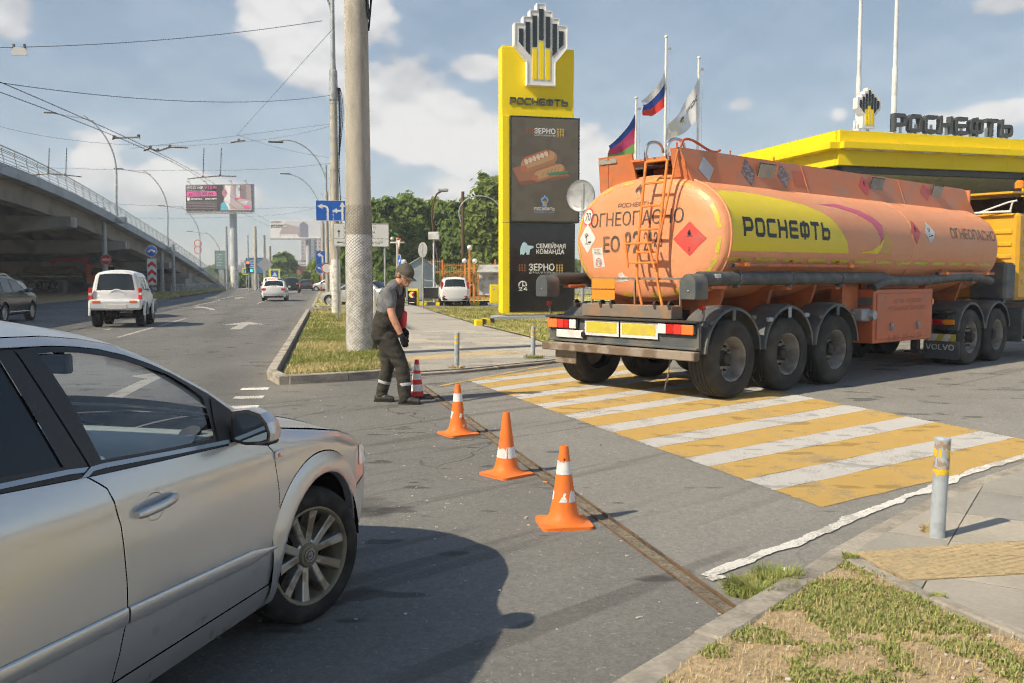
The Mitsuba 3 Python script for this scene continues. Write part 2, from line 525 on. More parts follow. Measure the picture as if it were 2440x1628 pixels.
# crossing: nine white and nine yellow bars, near ends on the line A-B
cwA, cwB = gd(1080, 876)[:2], gd(1885, 1165)[:2]
c4 = lambda x, y: gd((1500 + .4388 * x) / DK, (940 + .4388 * y) / DK)[:2]
far_n = {9: (c4(1905, 200), c4(2110, 238)), 8: (c4(1500, 122), c4(1660, 152)), 7: (c4(1165, 55), c4(1315, 82)), 6: (c4(900, 3), c4(1032, 29))}
fa, fb = far_n[9][0], far_n[6][0]
fstep = (fa - fb) / 3
cross = struct('crossing', None, None, label='zebra crossing of worn white and yellow bars')
per = (cwB - cwA) / 9


def edge_bar(n0, n1, f0, f1, z, m, seed):
    r = np.random.default_rng(seed)
    k = 40
    def line(a, b):
        t = np.linspace(0, 1, k)[:, None]
        d = (b - a) / np.linalg.norm(b - a)
        j = np.convolve(r.normal(0, 1, k + 2), np.ones(3) / 3, 'valid') * .009
        return a + (b - a) * t + np.array([-d[1], d[0]]) * j[:, None]
    q = Polygon(np.vstack([line(n0, n1), line(n1, f1), line(f1, f0), line(f0, n0)])).buffer(0)
    part(cross, 'bar', MB().sheet(q, z), m)


for k in range(9):
    a0, a1, a2 = cwA + per * k, cwA + per * (k + .41), cwA + per * (k + 1)
    b0 = fa + fstep * (k - 8)
    b1, b2 = b0 + fstep * .41, b0 + fstep
    edge_bar(a0, a1, b0, b1, .004, 'cross_white', k)
    edge_bar(a1, a2, b1, b2, .004, 'cross_yellow', 100 + k)
edge_bar(cwA - per * .16, cwA - per * .02, fa + fstep * -8.6, fa + fstep * -8.03, .004, 'cross_yellow', 300)

mk = struct('road_marking', None, None, label='painted lines and arrows on the road')
lay('edge_line', strip([c4(420, 995), c4(560, 935), c4(700, 880), c4(900, 808), c4(1150, 705), c4(1400, 600), c4(1650, 508), c4(1850, 428), c4(2142, 338), c4(2500, 215)], .085, .024, 5), .0085, 'line_white', mk)
lay('edge_line', strip([c4(430, 1012), c4(520, 995)], .05, .014, 6), .0085, 'line_white', mk)
lay('yellow_line', strip([gd(1008, 887), gd(1060, 877), gd(1150, 859), gd(1260, 839)], .09, .02, 7), .006, 'mark_yellow_worn', mk)
for a, b in (((585, 893), 1.0), ((571, 912.5), 1.0), ((556, 935), 1.0)):
    c = gd(*a)
    lay('dash', Polygon([(c + RN * x + RD * y)[:2] for x, y in ((-.20, -.13), (.19, -.14), (.2, .14), (-.19, .13))]), .004, 'line_white', mk)


def lane(s0, s1, l, w=.12, m='mark_worn'):
    lay('lane_line', Polygon([rd(s, l + d)[:2] for s, d in ((s0, -w / 2), (s0, w / 2), (s1, w / 2), (s1, -w / 2))]), .004, m, mk)


def lof(x, y):
    g = gd(x, y)
    return float(g @ RD), float(g @ RN)


def mark(name, pts, m='mark_worn'):
    lay(name, Polygon([gd(*q)[:2] for q in pts]).buffer(0), .004, m, mk)


# lane lines and arrows where the photograph shows them
for (x0, y0), (x1, y1), w in (((240, 758), (255, 755), .12), ((265, 775), (355, 752), .13), ((362, 748), (430, 731), .13), ((455, 702), (500, 690), .12), ((505, 688.5), (580, 671), .12), ((592, 697), (612, 688.5), .12)):
    s0, l0 = lof(x0, y0)
    s1, l1 = lof(x1, y1)
    lane(min(s0, s1), max(s0, s1), (l0 + l1) / 2, w)
arrow = lambda P, s, w: [P(0, -s / 2), P(.18 * w, -s / 2), P(.18 * w, s * .1), P(.6 * w, s * .1), P(.09 * w, s / 2), P(-.42 * w, s * .1), P(0, s * .1)]
for x, y, s, w in ((548, 747, 5.0, 1.3), (545, 684, 6, 1.4), (478, 683, 6, 1.4)):
    c = gd(x, y)
    lay('arrow', Polygon([(c + RD * a[1] + RN * a[0])[:2] for a in arrow(lambda a, b: (a, b), s, w)]).buffer(.05), .004, 'mark_worn', mk)
mark('arrow', [(240, 918), (272, 918), (352, 876), (362, 871), (352, 868), (325, 873), (240, 912)])
mark('arrow', [(300, 864), (350, 857), (375, 866), (358, 872), (330, 869)])
mark('arrow', [(628, 670.6), (654, 668.6), (655, 669.6), (690, 669.6), (690, 671.2), (656, 671.4), (655, 672.6)])
mark('arrow', [(446, 704), (470, 704.5), (494, 710), (490, 712.5), (468, 707.5), (446, 706)])
for x in (562, 585, 640):
    mark('arrow', [(x - 8, 661.5), (x + 10, 660.6), (x + 12, 661.6), (x + 2, 662.4)])

# gate track: two steel edges with a dusty groove between
gt = thing('gate_track', 'rusty steel gate track sunk in the asphalt between the cones and the crossing', 'track')
gl = np.linalg.norm(TR1 - TR0)
gM = fr(TR0, TRD)
part(gt, 'groove', MB(gM).add(*(lambda v, f: (np.c_[v, -.002 + .010 * meshkit.noise(np.c_[v * 30, v[:, :1] * 0])], f))(*grid_fill(sbox(0, -.04, gl, .04), .03))), 'groove_dirt', True)
part(gt, 'rail', MB(gM).box((gl / 2, .045, .006), (gl, .014, .028), ch=.003), 'rusty' if False else mat('rusty', worn((.20, .135, .085), (.10, .08, .065), 14.0), .6, metal=.4))
part(gt, 'rail', MB(gM).box((gl / 2, -.045, .002), (gl, .010, .022), ch=.003), 'rusty')

# ---------------------------------------------------------------- kerbs, pavements, verges


def kerb_run(parent, pts, w=.15, h=.15, L=1.0, m='kerb_stone', gap=.008, left=True):
    """Kerb stones one by one along a line; the body lies to the left of the line (or right)."""
    p = np.array([q[:2] for q in pts], float)
    s = np.r_[0, np.cumsum(np.linalg.norm(np.diff(p, axis=0), axis=1))]
    n = max(1, round(s[-1] / L))
    at_ = lambda q: np.array([np.interp(q, s, p[:, 0]), np.interp(q, s, p[:, 1])])
    for k in range(n):
        a, b = at_(s[-1] * k / n), at_(s[-1] * (k + 1) / n)
        d = (b - a) / np.linalg.norm(b - a)
        M = fr((*a, 0), (*d, 0))
        ln = np.linalg.norm(b - a) - gap
        dz = rng.uniform(-.006, .004)
        part(parent, 'kerb', MB(M).box((ln / 2, (w / 2 if left else -w / 2) + rng.uniform(-.006, .006), (h + dz - .05) / 2), (ln, w, h + dz + .05), ch=.012), m)


def slab_field(parent, area, origin, deg, sx, sy, z, th=.03, gap=.007, name='slab', mats=('slab_0', 'slab_1', 'slab_2', 'slab_3'), shift=0.0):
    a = math.radians(deg)
    loc = aff.rotate(aff.translate(area, -origin[0], -origin[1]), -deg, origin=(0, 0))
    x0, y0, x1, y1 = loc.bounds
    M = pl(origin[0], origin[1], 0, deg)
    for j in range(math.floor(y0 / sy), math.ceil(y1 / sy)):
        o = shift * sx * (j % 2)
        for i in range(math.floor((x0 - o) / sx), math.ceil((x1 - o) / sx)):
            q = sbox(i * sx + o + gap / 2, j * sy + gap / 2, (i + 1) * sx + o - gap / 2, (j + 1) * sy - gap / 2).intersection(loc)
            for g in clean(q):
                if g.area > .004:
                    part(parent, name, MB(M).prism(g.simplify(.002), th, fr((0, 0, z - th + rng.uniform(-.002, .002)))), mats[rng.integers(len(mats))])


# far side: grass verge beside the main road, pavement, lawn round the price sign
KH = .14
corner = gd(648, 884)
vs, ve = 13.1, 160.0
vc = [corner, gd(700, 882), gd(841 / DK, 909 / DK), gd(948 / DK, 900 / DK)]
front = [gd(690 / DK, 917 / DK), gd(841 / DK, 908 / DK), gd(955 / DK, 899 / DK), gd(1100 / DK, 890 / DK), gd(1300 / DK, 869 / DK), gd(1500 / DK, 843 / DK), gd(1800 / DK, 806 / DK)]
vk = struct('verge', None, None, label='grass verge with a pale concrete kerb')
s1 = float(front[0] @ RD)
lK = -.80
left_line = [rd(75, lK), rd(46.5, lK)]
kerb_run(vk, [rd(45.0, lK), rd(s1 + .9, lK), rd(s1 + .25, lK + .12), front[0]], .16, KH, left=False)
kerb_run(vk, front[:3], .16, KH, left=True)
A_ = lambda q: tuple(q[:2])
inn = lambda q, d=.14: q + np.array([0, d, 0])
f2 = inn(front[2])
verge_poly = Polygon([A_(rd(s1 + .2, lK + .15)), A_(inn(front[0])), A_(inn(front[1])), A_(f2), A_(rd(float(f2 @ RD) + .2, 1.36)), A_(rd(42, 1.36)), A_(rd(44.6, .6)), A_(rd(44.9, lK + .15))])
part(vk, 'turf', MB().sheet(verge_poly, KH - .035), 'lawn_ground')
v2 = Polygon([A_(rd(52, lK + .1)), A_(rd(51, 1.3)), A_(rd(110, 1.3)), A_(rd(110, lK + .1))])
vk2 = struct('verge', None, None)
part(vk2, 'turf', MB().sheet(v2, KH - .03), 'lawn_ground')
kerb_run(vk2, [rd(110, lK), rd(53, lK), rd(51.3, lK + .4), rd(50.8, 1.3)], .16, KH, 2.0, left=True)
pv = struct('pavement', None, None, label='slabbed pavement beside the verge')
kerb_run(pv, front[2:], .14, .05, left=True)
wr = [(2.36 * k) for k in range(3)]
pav = Polygon([A_(f2), A_(inn(front[3])), A_(inn(front[4])), A_(inn(front[5])), A_(inn(front[6])), A_(gd(1900 / DK, 800 / DK)), A_(gd(1500 / DK, 822 / DK)), A_(gd(1318 / DK, 838 / DK)), A_(gd(1265, 800)), A_(rd(23.5, 5.2)), A_(rd(30, 4.95)), A_(rd(60, 4.9)), A_(rd(60, 1.36)), A_(rd(float(f2 @ RD) + .2, 1.36))]).buffer(0)
near_p = pav.intersection(Polygon([A_(rd(0, -5)), A_(rd(27, -5)), A_(rd(27, 30)), A_(rd(0, 30))]))
part(pv, 'bed', MB().sheet(pav.buffer(.04), .045), 'slab_3')
tact = Polygon([A_(gd(935, 830, .06)), A_(gd(935, 820, .06)), A_(gd(1150, 806, .06)), A_(gd(1215, 809, .06))])
slab_field(pv, near_p.difference(tact), (-1.5, 15.5), math.degrees(math.atan2(RN[1], RN[0])), .9, .9, .07, shift=.5)
slab_field(pv, tact.intersection(pav), (-1.5, 15.5), math.degrees(math.atan2(RN[1], RN[0])), .6, .6, .07, name='tactile_slab', mats=('tactile',))
part(pv, 'far_slabs', MB().sheet(pav.difference(near_p.buffer(.01)), .068), 'slab_1')
lawn = struct('lawn', None, None, label='mown lawn round the price sign')
lawn_poly = Polygon([A_(gd(1265, 800)), A_(gd(1318 / DK, 838 / DK)), A_(gd(1500 / DK, 821 / DK)), A_(gd(1900 / DK, 800 / DK)), (16, 30), (16, 47.0), A_(rd(48.4, 6.5)), A_(rd(47.5, 4.95)), A_(rd(30, 5.0)), A_(rd(23.5, 5.25))]).buffer(0)
part(lawn, 'turf', MB().sheet(lawn_poly, .085), 'lawn_ground')
lawn2 = struct('lawn', None, None)
l2 = Polygon([A_(rd(57, 1.4)), A_(rd(62, 9)), (22, 62), (30, 95), A_(rd(110, 1.4))])
part(lawn2, 'turf', MB().sheet(l2, .09), 'lawn_ground')

# near side: flush kerb, slabs, dry verge at the right
nk = struct('near_pavement', None, None, label='slabbed pavement with sand coloured tactile paving')
k_out = [c4(-140, 1640), c4(20, 1540), c4(400, 1290), c4(580, 1190), c4(830, 1050), c4(880, 1030), c4(1160, 820), c4(1290, 755), c4(1480, 655), c4(1650, 568), c4(1850, 490), c4(2142, 385), c4(2500, 262)]
k_out = [np.array([*q, 0]) for q in k_out]
kerb_run(nk, k_out[4:], .15, .03, .8, left=False)
kd = (k_out[4] - k_out[0]) / np.linalg.norm(k_out[4] - k_out[0])
kerb_run(nk, [k_out[0] - kd * 3.2, k_out[0], k_out[4] + kd * .05], .15, .05, .95, left=False)
border = [np.array([*c4(*q), 0]) for q in ((1165, 945), (1320, 1010), (1480, 1085), (1600, 1160), (1700, 1225), (1900, 1310), (2142, 1405), (2420, 1510), (3200, 1840))]
kerb_run(nk, border, .075, .062, .7, left=True, gap=.005)
off = lambda q, d: np.array([q[0] + d, q[1] - d])
npoly = Polygon([off(q, .105) for q in k_out[5:]] + [(9, 7), (7, 1.5), (3.6, .6)] + [q[:2] + [.06, .05] for q in border[::-1]]).buffer(0)
part(nk, 'bed', MB().sheet(npoly.buffer(.02), .02), 'slab_3')
tac2 = Polygon([c4(1205, 905), c4(1700, 868), c4(2200, 838), c4(2700, 815), c4(2700, 1003), c4(2142, 1025), c4(1515, 1062)])
kdeg = math.degrees(math.atan2(kd[1], kd[0]))
slab_field(nk, npoly.difference(tac2.buffer(.01)), c4(1740, 840), -33.0, .74, .74, .05, shift=0)
slab_field(nk, npoly.intersection(tac2), c4(1740, 840), 2.0, .30, .30, .052, name='tactile_slab', mats=('tactile',))
rid = MB()
tl = aff.translate(npoly.intersection(tac2).buffer(-.02), 0, 0)
for k in range(-60, 60):
    o = c4(1740, 840) + np.array([math.sin(math.radians(28)), -math.cos(math.radians(28))]) * .048 * k
    dd = np.array([math.cos(math.radians(28)), math.sin(math.radians(28))])
    for g in getattr(LineString([o - dd * 4, o + dd * 4]).intersection(tl), 'geoms', [LineString([o - dd * 4, o + dd * 4]).intersection(tl)]):
        if g.geom_type == 'LineString' and g.length > .03:
            a, b = np.array(g.coords[0]), np.array(g.coords[-1])
            rid.box((g.length / 2, 0, 0), (g.length, .022, .006), fr((*a, .0520), (*(b - a), 0)), ch=.003)
part(nk, 'tactile_ribs', rid, 'tactile', kind='stuff')
dv = struct('dry_verge', None, None, label='dry verge of bare soil and clover at the right front')
dvp = Polygon([off(q, .11) for q in k_out[:5]] + [c4(960, 1085), c4(1100, 1000), c4(1165, 952)] + [q[:2] for q in border[1:]] + [(3.5, -.5), (-1.2, -.5), off(k_out[0] - kd * 3.2, .11)]).buffer(0)
v, f = grid_fill(dvp, .06)
hh = meshkit.fbm(np.c_[v * 3.0, v[:, :1] * 0], 4, 2)
part(dv, 'soil', MB().add(np.c_[v, .022 + .045 * hh], f), 'soil', True)


# ---------------------------------------------------------------- grass
def scatter(area, n, seed=0):
    r = np.random.default_rng(seed)
    x0, y0, x1, y1 = area.bounds
    out = []
    while sum(map(len, out)) < n:
        q = np.c_[r.uniform(x0, x1, n * 2), r.uniform(y0, y1, n * 2)]
        out.append(q[shapely.contains_xy(area, q[:, 0], q[:, 1])])
    return np.vstack(out)[:n]


def blades(pts, z, hmin, hmax, w, lean=.5, seed=0):
    """One thin bent blade (three triangles) at each point."""
    r = np.random.default_rng(seed)
    n = len(pts)
    a, h = r.uniform(0, 2 * np.pi, n), r.uniform(hmin, hmax, n) * (.6 + .8 * r.random(n))
    d, s = np.c_[np.cos(a), np.sin(a), a * 0], np.c_[-np.sin(a), np.cos(a), a * 0]
    b = np.c_[pts, np.broadcast_to(z, n)]
    ln = (r.uniform(.1, lean, n) * h)[:, None]
    up = np.array([0, 0, 1.0])
    ww = (w * r.uniform(.6, 1.3, n))[:, None]
    m = b + up * (h * .55)[:, None] + d * ln * .35
    t = b + up * (h * np.sqrt(np.maximum(.1, 1 - (ln[:, 0] / h) ** 2)))[:, None] + d * ln
    V = np.stack([b - s * ww, b + s * ww, m - s * ww * .8, m + s * ww * .8, t], 1).reshape(-1, 3)
    o = (np.arange(n) * 5)[:, None, None]
    F = (np.array([[0, 1, 3], [0, 3, 2], [2, 3, 4]]) + o).reshape(-1, 3)
    return V, F


def leafmat(name, fn):
    scene[name] = {'type': 'twosided', 'bsdf': {'type': 'principled', 'base_color': proc(fn), 'roughness': .6, 'specular': .2}}


leafmat('grass_green', lambda p, n, uv: mix(mix((.20, .25, .055), (.33, .33, .10), noise(p.x * 25, p.y * 25)), (.56, .48, .24), smoothstep(.42, .66, fbm(p.x * .8 + 20, p.y * .8, 0.0, octaves=4) * .75 + .25 * noise(p.x * 40, p.y * 40))))
leafmat('clover_green', lambda p, n, uv: mix((.19, .26, .06), (.38, .37, .14), noise(p.x * 40, p.y * 40, p.z * 40)))
leafmat('straw', lambda p, n, uv: mix((.60, .48, .28), (.42, .33, .18), noise(p.x * 30, p.y * 30)))


def stuff(name, V, F, m, label):
    k = key_of(name)
    labels[k] = {'kind': 'stuff', 'label': label, 'category': 'grass'}
    put(k, MB().add(V, F), m)
    return k


stuff('grass', *blades(scatter(verge_poly.intersection(sbox(-20, 0, 5, 26)), 60000, 1), KH - .04, .05, .11, .006, .7, 1), 'grass_green', 'short green and straw coloured grass of the verge under the big pole')
stuff('grass', *blades(scatter(verge_poly.intersection(sbox(-20, 26, 5, 60)), 16000, 2), KH - .04, .06, .12, .012, .7, 2), 'grass_green', 'grass of the verge behind the big pole')
stuff('grass', *blades(scatter(lawn_poly.intersection(sbox(-9, 0, 9, 50)), 45000, 3), .08, .05, .10, .013, .7, 3), 'grass_green', 'mown grass round the foot of the price sign')
stuff('grass', *blades(scatter(v2.union(l2), 15000, 4), .1, .08, .15, .02, .7, 4), 'grass_green', 'grass beyond the station entry road')
cl = scatter(dvp.intersection(sbox(.3, 1.9, 4.5, 5)), 90000, 5)
dens = meshkit.fbm(np.c_[cl * 7.0, cl[:, :1] * 0], 4, 9)
# green along the pavement side of the verge, straw nearer the camera
ga = Polygon([c4(*q) for q in ((740, 1200), (830, 1150), (1020, 1085), (1300, 1080), (1500, 1110), (1560, 1170), (1700, 1240), (1900, 1330), (2142, 1430), (2500, 1570), (2500, 1750), (2142, 1590), (1900, 1500), (1700, 1440), (1500, 1400), (1330, 1370), (1250, 1330), (1080, 1300), (950, 1235))])
ga2 = Polygon([c4(*q) for q in ((960, 1440), (1300, 1430), (1560, 1470), (1600, 1540), (1300, 1600), (1000, 1560))])
d1, d2 = shapely.distance(shapely.points(cl), ga), shapely.distance(shapely.points(cl), ga2)
keep = dens + .20 * np.exp(-(d1 / .08) ** 2) + .10 * np.exp(-(d2 / .06) ** 2) > .60
gp = cl[keep][:19000]
stuff('clover', *(lambda V, F: (V, F))(*blades(gp, .020 + .045 * meshkit.fbm(np.c_[gp * 3.0, gp[:, :1] * 0], 4, 2), .010, .032, .0045, .95, 6)), 'clover_green', 'low green clover and knotgrass on the dry verge')
sp = scatter(dvp.intersection(sbox(.3, 1.9, 4.5, 5)), 12000, 8)
stuff('dry_grass', *blades(sp, .022 + .045 * meshkit.fbm(np.c_[sp * 3.0, sp[:, :1] * 0], 4, 2), .015, .04, .0018, 1.0, 7), 'straw', 'short dry straw on the dry verge')


def weed(c, r, n, h, seed, label, cat='weed', w=.004, m='clover_green'):
    q = np.random.default_rng(seed)
    a, d = q.uniform(0, 6.28, n), r * np.sqrt(q.random(n))
    p = np.c_[c[0] + np.cos(a) * d * 1.5, c[1] + np.sin(a) * d]
    solo('weed', MB().add(*blades(p, c[2] if len(c) > 2 else 0, h * .5, h, w, 1.0, seed)), m, label, cat)


weed((*c4(700, 1075), .0), .12, 1500, .07, 21, 'green weed tuft in the corner where the gate track meets the kerb', w=.004)
weed((*c4(800, 1020), .0), .08, 600, .09, 22, 'green weed tuft beside the kerb end, with one taller stalk', w=.004)
weed((*c4(1640, 790), .05), .045, 260, .05, 23, 'dry weed round the foot of the near bollard', m='straw')
weed((*c4(1200, 935), .045), .03, 130, .04, 24, 'small weed at the pointed corner of the tactile paving')
weed((*c4(1672, 1160), .05), .025, 110, .025, 25, 'small weed in a slab joint beside the dry verge')
weed(gd(1048, 845, .07), .10, 200, .06, 26, 'weed round the foot of the bollard left of the tanker', m='straw')
weed(gd(1226, 822, .08), .14, 300, .09, 27, 'weed round the foot of the bollard next to the tanker bumper')
weed(gd(862, 806, .12), .16, 500, .28, 28, 'leafy weed growing behind the foot of the big concrete pole', w=.012)

# litter and grit
mat('grit', worn((.55, .52, .47), (.30, .27, .23), 40), .8)
q = scatter(Polygon([(-2.5, 3.2), (.9, 3.4), (1.2, 4.6), (-1.0, 13), (-4, 14), (-2.2, 8)]), 130, 31)
gm = MB()
for p in q:
    r = rng.uniform(.003, .009)
    gm.box((*p, r * .4), (r * 2.4, r * rng.uniform(1, 2), r), pl(0, 0) if 0 else None, ch=r * .3)
k = key_of('grit')
labels[k] = {'kind': 'stuff', 'label': 'scattered pale grit and small stones on the asphalt', 'category': 'grit'}
put(k, gm, 'grit')
for (x, y), s, m, lab in (((1467, 1419), .022, 'grit', 'small pinkish brick chip on the asphalt left of the kerb'), ((1379, 1023), .02, 'black_plastic', 'small dark scrap lying on the asphalt before the crossing'), ((1800, 1309), .03, 'white_paint', 'cigarette end lying by the white edge line'), ((1252, 1108), .03, 'orange_paint', 'chip of orange plastic lying beside the gate track'), ((1207, 1190), .03, 'grit', 'pale leaf lying between the second and third cone')):
    g = gd(x, y)
    solo('litter', MB(pl(g[0], g[1], 0, rng.uniform(0, 180))).box((0, 0, s * .18), (s * 1.6, s * .6, s * .36), ch=s * .1), m, lab, 'litter')
mat('dry_leaf', worn((.36, .25, .13), (.24, .17, .10), 30.0), .8)
q = scatter(dvp.intersection(sbox(.3, 1.9, 4.5, 5)), 420, 61)
gm, dm = MB(), MB()
zz_ = .024 + .045 * meshkit.fbm(np.c_[q * 3.0, q[:, :1] * 0], 4, 2)
for i, (p, z) in enumerate(zip(q, zz_)):
    r = rng.uniform(.003, .011)
    (gm if i % 2 else dm).box((0, 0, r * .25), (r * 2.2, r * (1.4 if i % 2 else .8), r * (.9 if i % 2 else .25)), fr((p[0], p[1], z), (math.cos(i), math.sin(i), rng.uniform(-.3, .3)), (rng.uniform(-.4, .4), 0, 1)), ch=r * .2)
for n_, g_, m_, lab in (('pebbles', gm, 'grit', 'small pebbles on the dry verge'), ('dry_leaves', dm, 'dry_leaf', 'crumbled dry leaves on the dry verge')):
    k = key_of(n_)
    labels[k] = {'kind': 'stuff', 'label': lab, 'category': 'debris'}
    put(k, g_, m_)
# ---------------------------------------------------------------- car bodies (x forward, y left, z up)


class Shell:
    """A car body: a side outline whose edges are rounded, a half width that varies along and up the body."""

    def __init__(self, top, bottom, hw, belt, tumble, vert, plan, r=.06, crown=(), k=.8):
        self.top = np.array(top, float)
        self.out = Polygon(np.vstack([self.top, bottom]))
        self.line = LineString(self.top)
        self.hw, self.belt, self.tumble, self.r, self.k = hw, belt, tumble, r, k
        self.vert, self.plan = np.array(vert, float), np.array(plan, float)
        self.crown = np.array(crown, float)
        self.extra = None

    def W(self, x, z):
        x, z = np.asarray(x, float), np.asarray(z, float)
        w = self.hw + np.interp(z, self.vert[:, 0], self.vert[:, 1])
        up = np.maximum(0, z - self.belt)
        w = w - self.tumble * up - .10 * up ** 2
        w = w * np.interp(x, self.plan[:, 0], self.plan[:, 1])
        d = shapely.distance(shapely.points(np.c_[x, z]), self.line) if x.ndim else Point(float(x), float(z)).distance(self.line)
        w = w - self.k * self.r * (1 - np.minimum(1, d / self.r)) ** 2
        if self.extra is not None:
            w = w + self.extra(x, z)
        return w

    def side(self, p, s, h=.06, off=0.0, mb=None):
        """The side panel with outline p on side s (-1 right, 1 left)."""
        mb = mb or MB()
        v, f = bend(p, lambda x, z: np.c_[x, s * (self.W(x, z) + off), z], h, flip=s > 0)
        return mb.add(v, f)

    def over(self, s0, s1, v0=-1.0, v1=1.0, n=10, m=12, off=0.0, mb=None):
        """The strip across the body between two points of its outline (fractions of its vertex count)."""
        L = np.r_[0, np.cumsum(np.linalg.norm(np.diff(self.top, axis=0), axis=1))]
        q = np.interp(np.linspace(s0, s1, n), np.arange(len(L)), L)
        # keep the outline's own vertices
        q = np.unique(np.r_[q, L[(L > q[0]) & (L < q[-1])]])
        x, z = np.interp(q, L, self.top[:, 0]), np.interp(q, L, self.top[:, 1])
        e = .03
        tx = np.interp(q + e, L, self.top[:, 0]) - np.interp(q - e, L, self.top[:, 0])
        tz = np.interp(q + e, L, self.top[:, 1]) - np.interp(q - e, L, self.top[:, 1])
        ln = np.hypot(tx, tz)
        nx, nz = -tz / ln, tx / ln
        if self.top[0, 0] > self.top[-1, 0]:
            nx, nz = -nx, -nz
        c = np.interp(np.interp(q, L, np.arange(len(L))), self.crown[:, 0], self.crown[:, 1])
        w = self.W(x, z)
        v = np.linspace(v0, v1, m + 1)
        b = (1 - np.abs(v) ** 2.2)[None, :] * c[:, None] + off
        X, Z = x[:, None] + nx[:, None] * b, z[:, None] + nz[:, None] * b
        Y = w[:, None] * v[None, :]
        V = np.stack([X, Y, Z], -1).reshape(-1, 3)
        i, j = np.meshgrid(np.arange(len(q) - 1), np.arange(m), indexing='ij')
        a = i * (m + 1) + j
        F = np.stack([a, a + 1, a + m + 2, a + m + 1], -1).reshape(-1, 4)
        F = np.vstack([F[:, [0, 1, 2]], F[:, [0, 2, 3]]])
        nn = np.cross(V[F[:, 1]] - V[F[:, 0]], V[F[:, 2]] - V[F[:, 0]]).mean(0)
        if nn @ np.array([nx.mean(), 0, nz.mean()]) < 0:
            F = F[:, ::-1]
        return (mb or MB()).add(V, F)


def tyre(R, w, rim, n=48, grooves=4):
    """Profile of a tyre, z from -w/2 to w/2."""
    h = w / 2
    sh = [(rim, h * .86), (rim + .012, h * .99), (rim + (R - rim) * .45, h * 1.03), (R - (R - rim) * .28, h * .98), (R - (R - rim) * .1, h * .86), (R - .006, h * .72)]
    tr = []
    for k in range(grooves):
        c = h * .62 * (1 - 2 * (k + .5) / grooves)
        tr += [(R, c + .010), (R - .011, c + .008), (R - .011, c - .008), (R, c - .010)] if grooves else []
    return sh + tr + [(r, -z) for r, z in sh[::-1]]


def wheel(parent, M, R, w, rim, style='plain', rim_mat='dusty_rim', tyre_mat='rubber_clean', n=40, grooves=3):
    """tyre + rim; M: z axis = outward."""
    t = part(parent, 'wheel', MB(M).lathe(tyre(R, w, rim, grooves=grooves), n=n), tyre_mat, 50)
    if style == 'plain':
        m = MB(M).lathe([(rim * 1.02, w * .43), (rim * .96, w * .42), (rim * .9, w * .3), (rim * .55, w * .27), (rim * .45, w * .36), (.001, w * .38)], n=n)
        for k in range(5):
            a = k * 2 * math.pi / 5
            m.box((rim * .70, 0, w * .33), (rim * .5, rim * .30, w * .08), M=fr((0, 0, 0), (math.cos(a), math.sin(a), 0)), ch=.008)
        part(t, 'rim', m, rim_mat, 40)
    return t


# ---------------------------------------------------------------- the silver hatchback in front
silver = proc(lambda p, n, uv: mi.Color3f(.55, .575, .60) * (.97 + .06 * noise(p.x * 600, p.y * 600, p.z * 600)))
def mudf(p, n, uv):
    low = smoothstep(.55, .22, p.z)
    sp = smoothstep(.55, .75, fbm(p.x * 9 + p.y * 9, p.z * 14, p.y * 3, octaves=4))
    return mix(mi.Color3f(.55, .575, .60), (.26, .22, .155), low * (.25 + .75 * sp))


scene['mirror_coat'] = {'type': 'roughconductor', 'material': 'none', 'alpha': .035, 'specular_reflectance': {'type': 'rgb', 'value': [.80, .82, .84]}}
for n_, f_, w_ in (('silver_paint', silver, .34), ('silver_muddy', proc(mudf), .30)):
    scene[n_ + '_base'] = {'type': 'principled', 'base_color': f_, 'metallic': .55, 'roughness': .36, 'specular': .5}
    scene[n_] = {'type': 'twosided', 'bsdf': {'type': 'blendbsdf', 'weight': w_, 'a': {'type': 'ref', 'id': n_ + '_base'}, 'b': {'type': 'ref', 'id': 'mirror_coat'}}}
mat('cabin', (.030, .045, .050), .7)
mat('trim_chrome', (.42, .44, .47), .16, metal=1.0)
mat('cabin_grey', (.24, .30, .31), .8)
mat('pillar_black', (.028, .028, .029), .38)
mat('seam', (.008, .008, .008), .9, spec=.1)

hTH = math.radians(14.5)
hR, hT = np.array([math.cos(hTH), -math.sin(hTH), 0]), np.array([math.sin(hTH), math.cos(hTH), 0])
hC = np.array([-.88, 4.17, 0]) - .87 * hR
hM = fr(hC, hT)
htop = [(.66, .20), (.84, .30), (.89, .42), (.88, .55), (.80, .68), (.66, .745), (.48, .80), (.24, .865), (-.02, .915), (-.28, .958), (-.42, .995), (-.56, 1.083), (-.70, 1.179), (-.88, 1.280), (-1.00, 1.340),
        (-1.08, 1.369), (-1.24, 1.402), (-1.39, 1.420), (-1.62, 1.427), (-1.95, 1.432), (-2.4, 1.41), (-2.78, 1.35), (-2.98, 1.24), (-3.16, 1.03), (-3.24, .9), (-3.28, .7), (-3.30, .5), (-3.22, .34), (-3.05, .24)]
H = Shell(htop, [(-2.3, .215), (.3, .215)], .87, .97, math.tan(math.radians(24)), [(.2, -.075), (.3, -.030), (.42, -.010), (.55, -.001), (.65, 0), (.76, 0), (.86, -.006), (.92, -.013), (.97, -.024), (2, -.024)],
          [(-3.4, .74), (-3.15, .86), (-2.8, .95), (-2.4, 1), (.15, 1), (.42, .972), (.6, .93), (.75, .865), (.9, .76)], r=.05,
          crown=[(0, .20), (4, .17), (5, .10), (7, .045), (10, .05), (13, .10), (15, .075), (18, .06), (20, .06), (22, .1), (24, .14), (28, .16)])
car = thing('silver_hatchback', 'silver five-door hatchback with mud splashes on its front wing, nearest the camera', 'car')
P_ = lambda n, mb, m, s=True, **k: part(car, n, MB(hM).add(np.vstack(mb.V), np.vstack(mb.F)), m, s, **k)
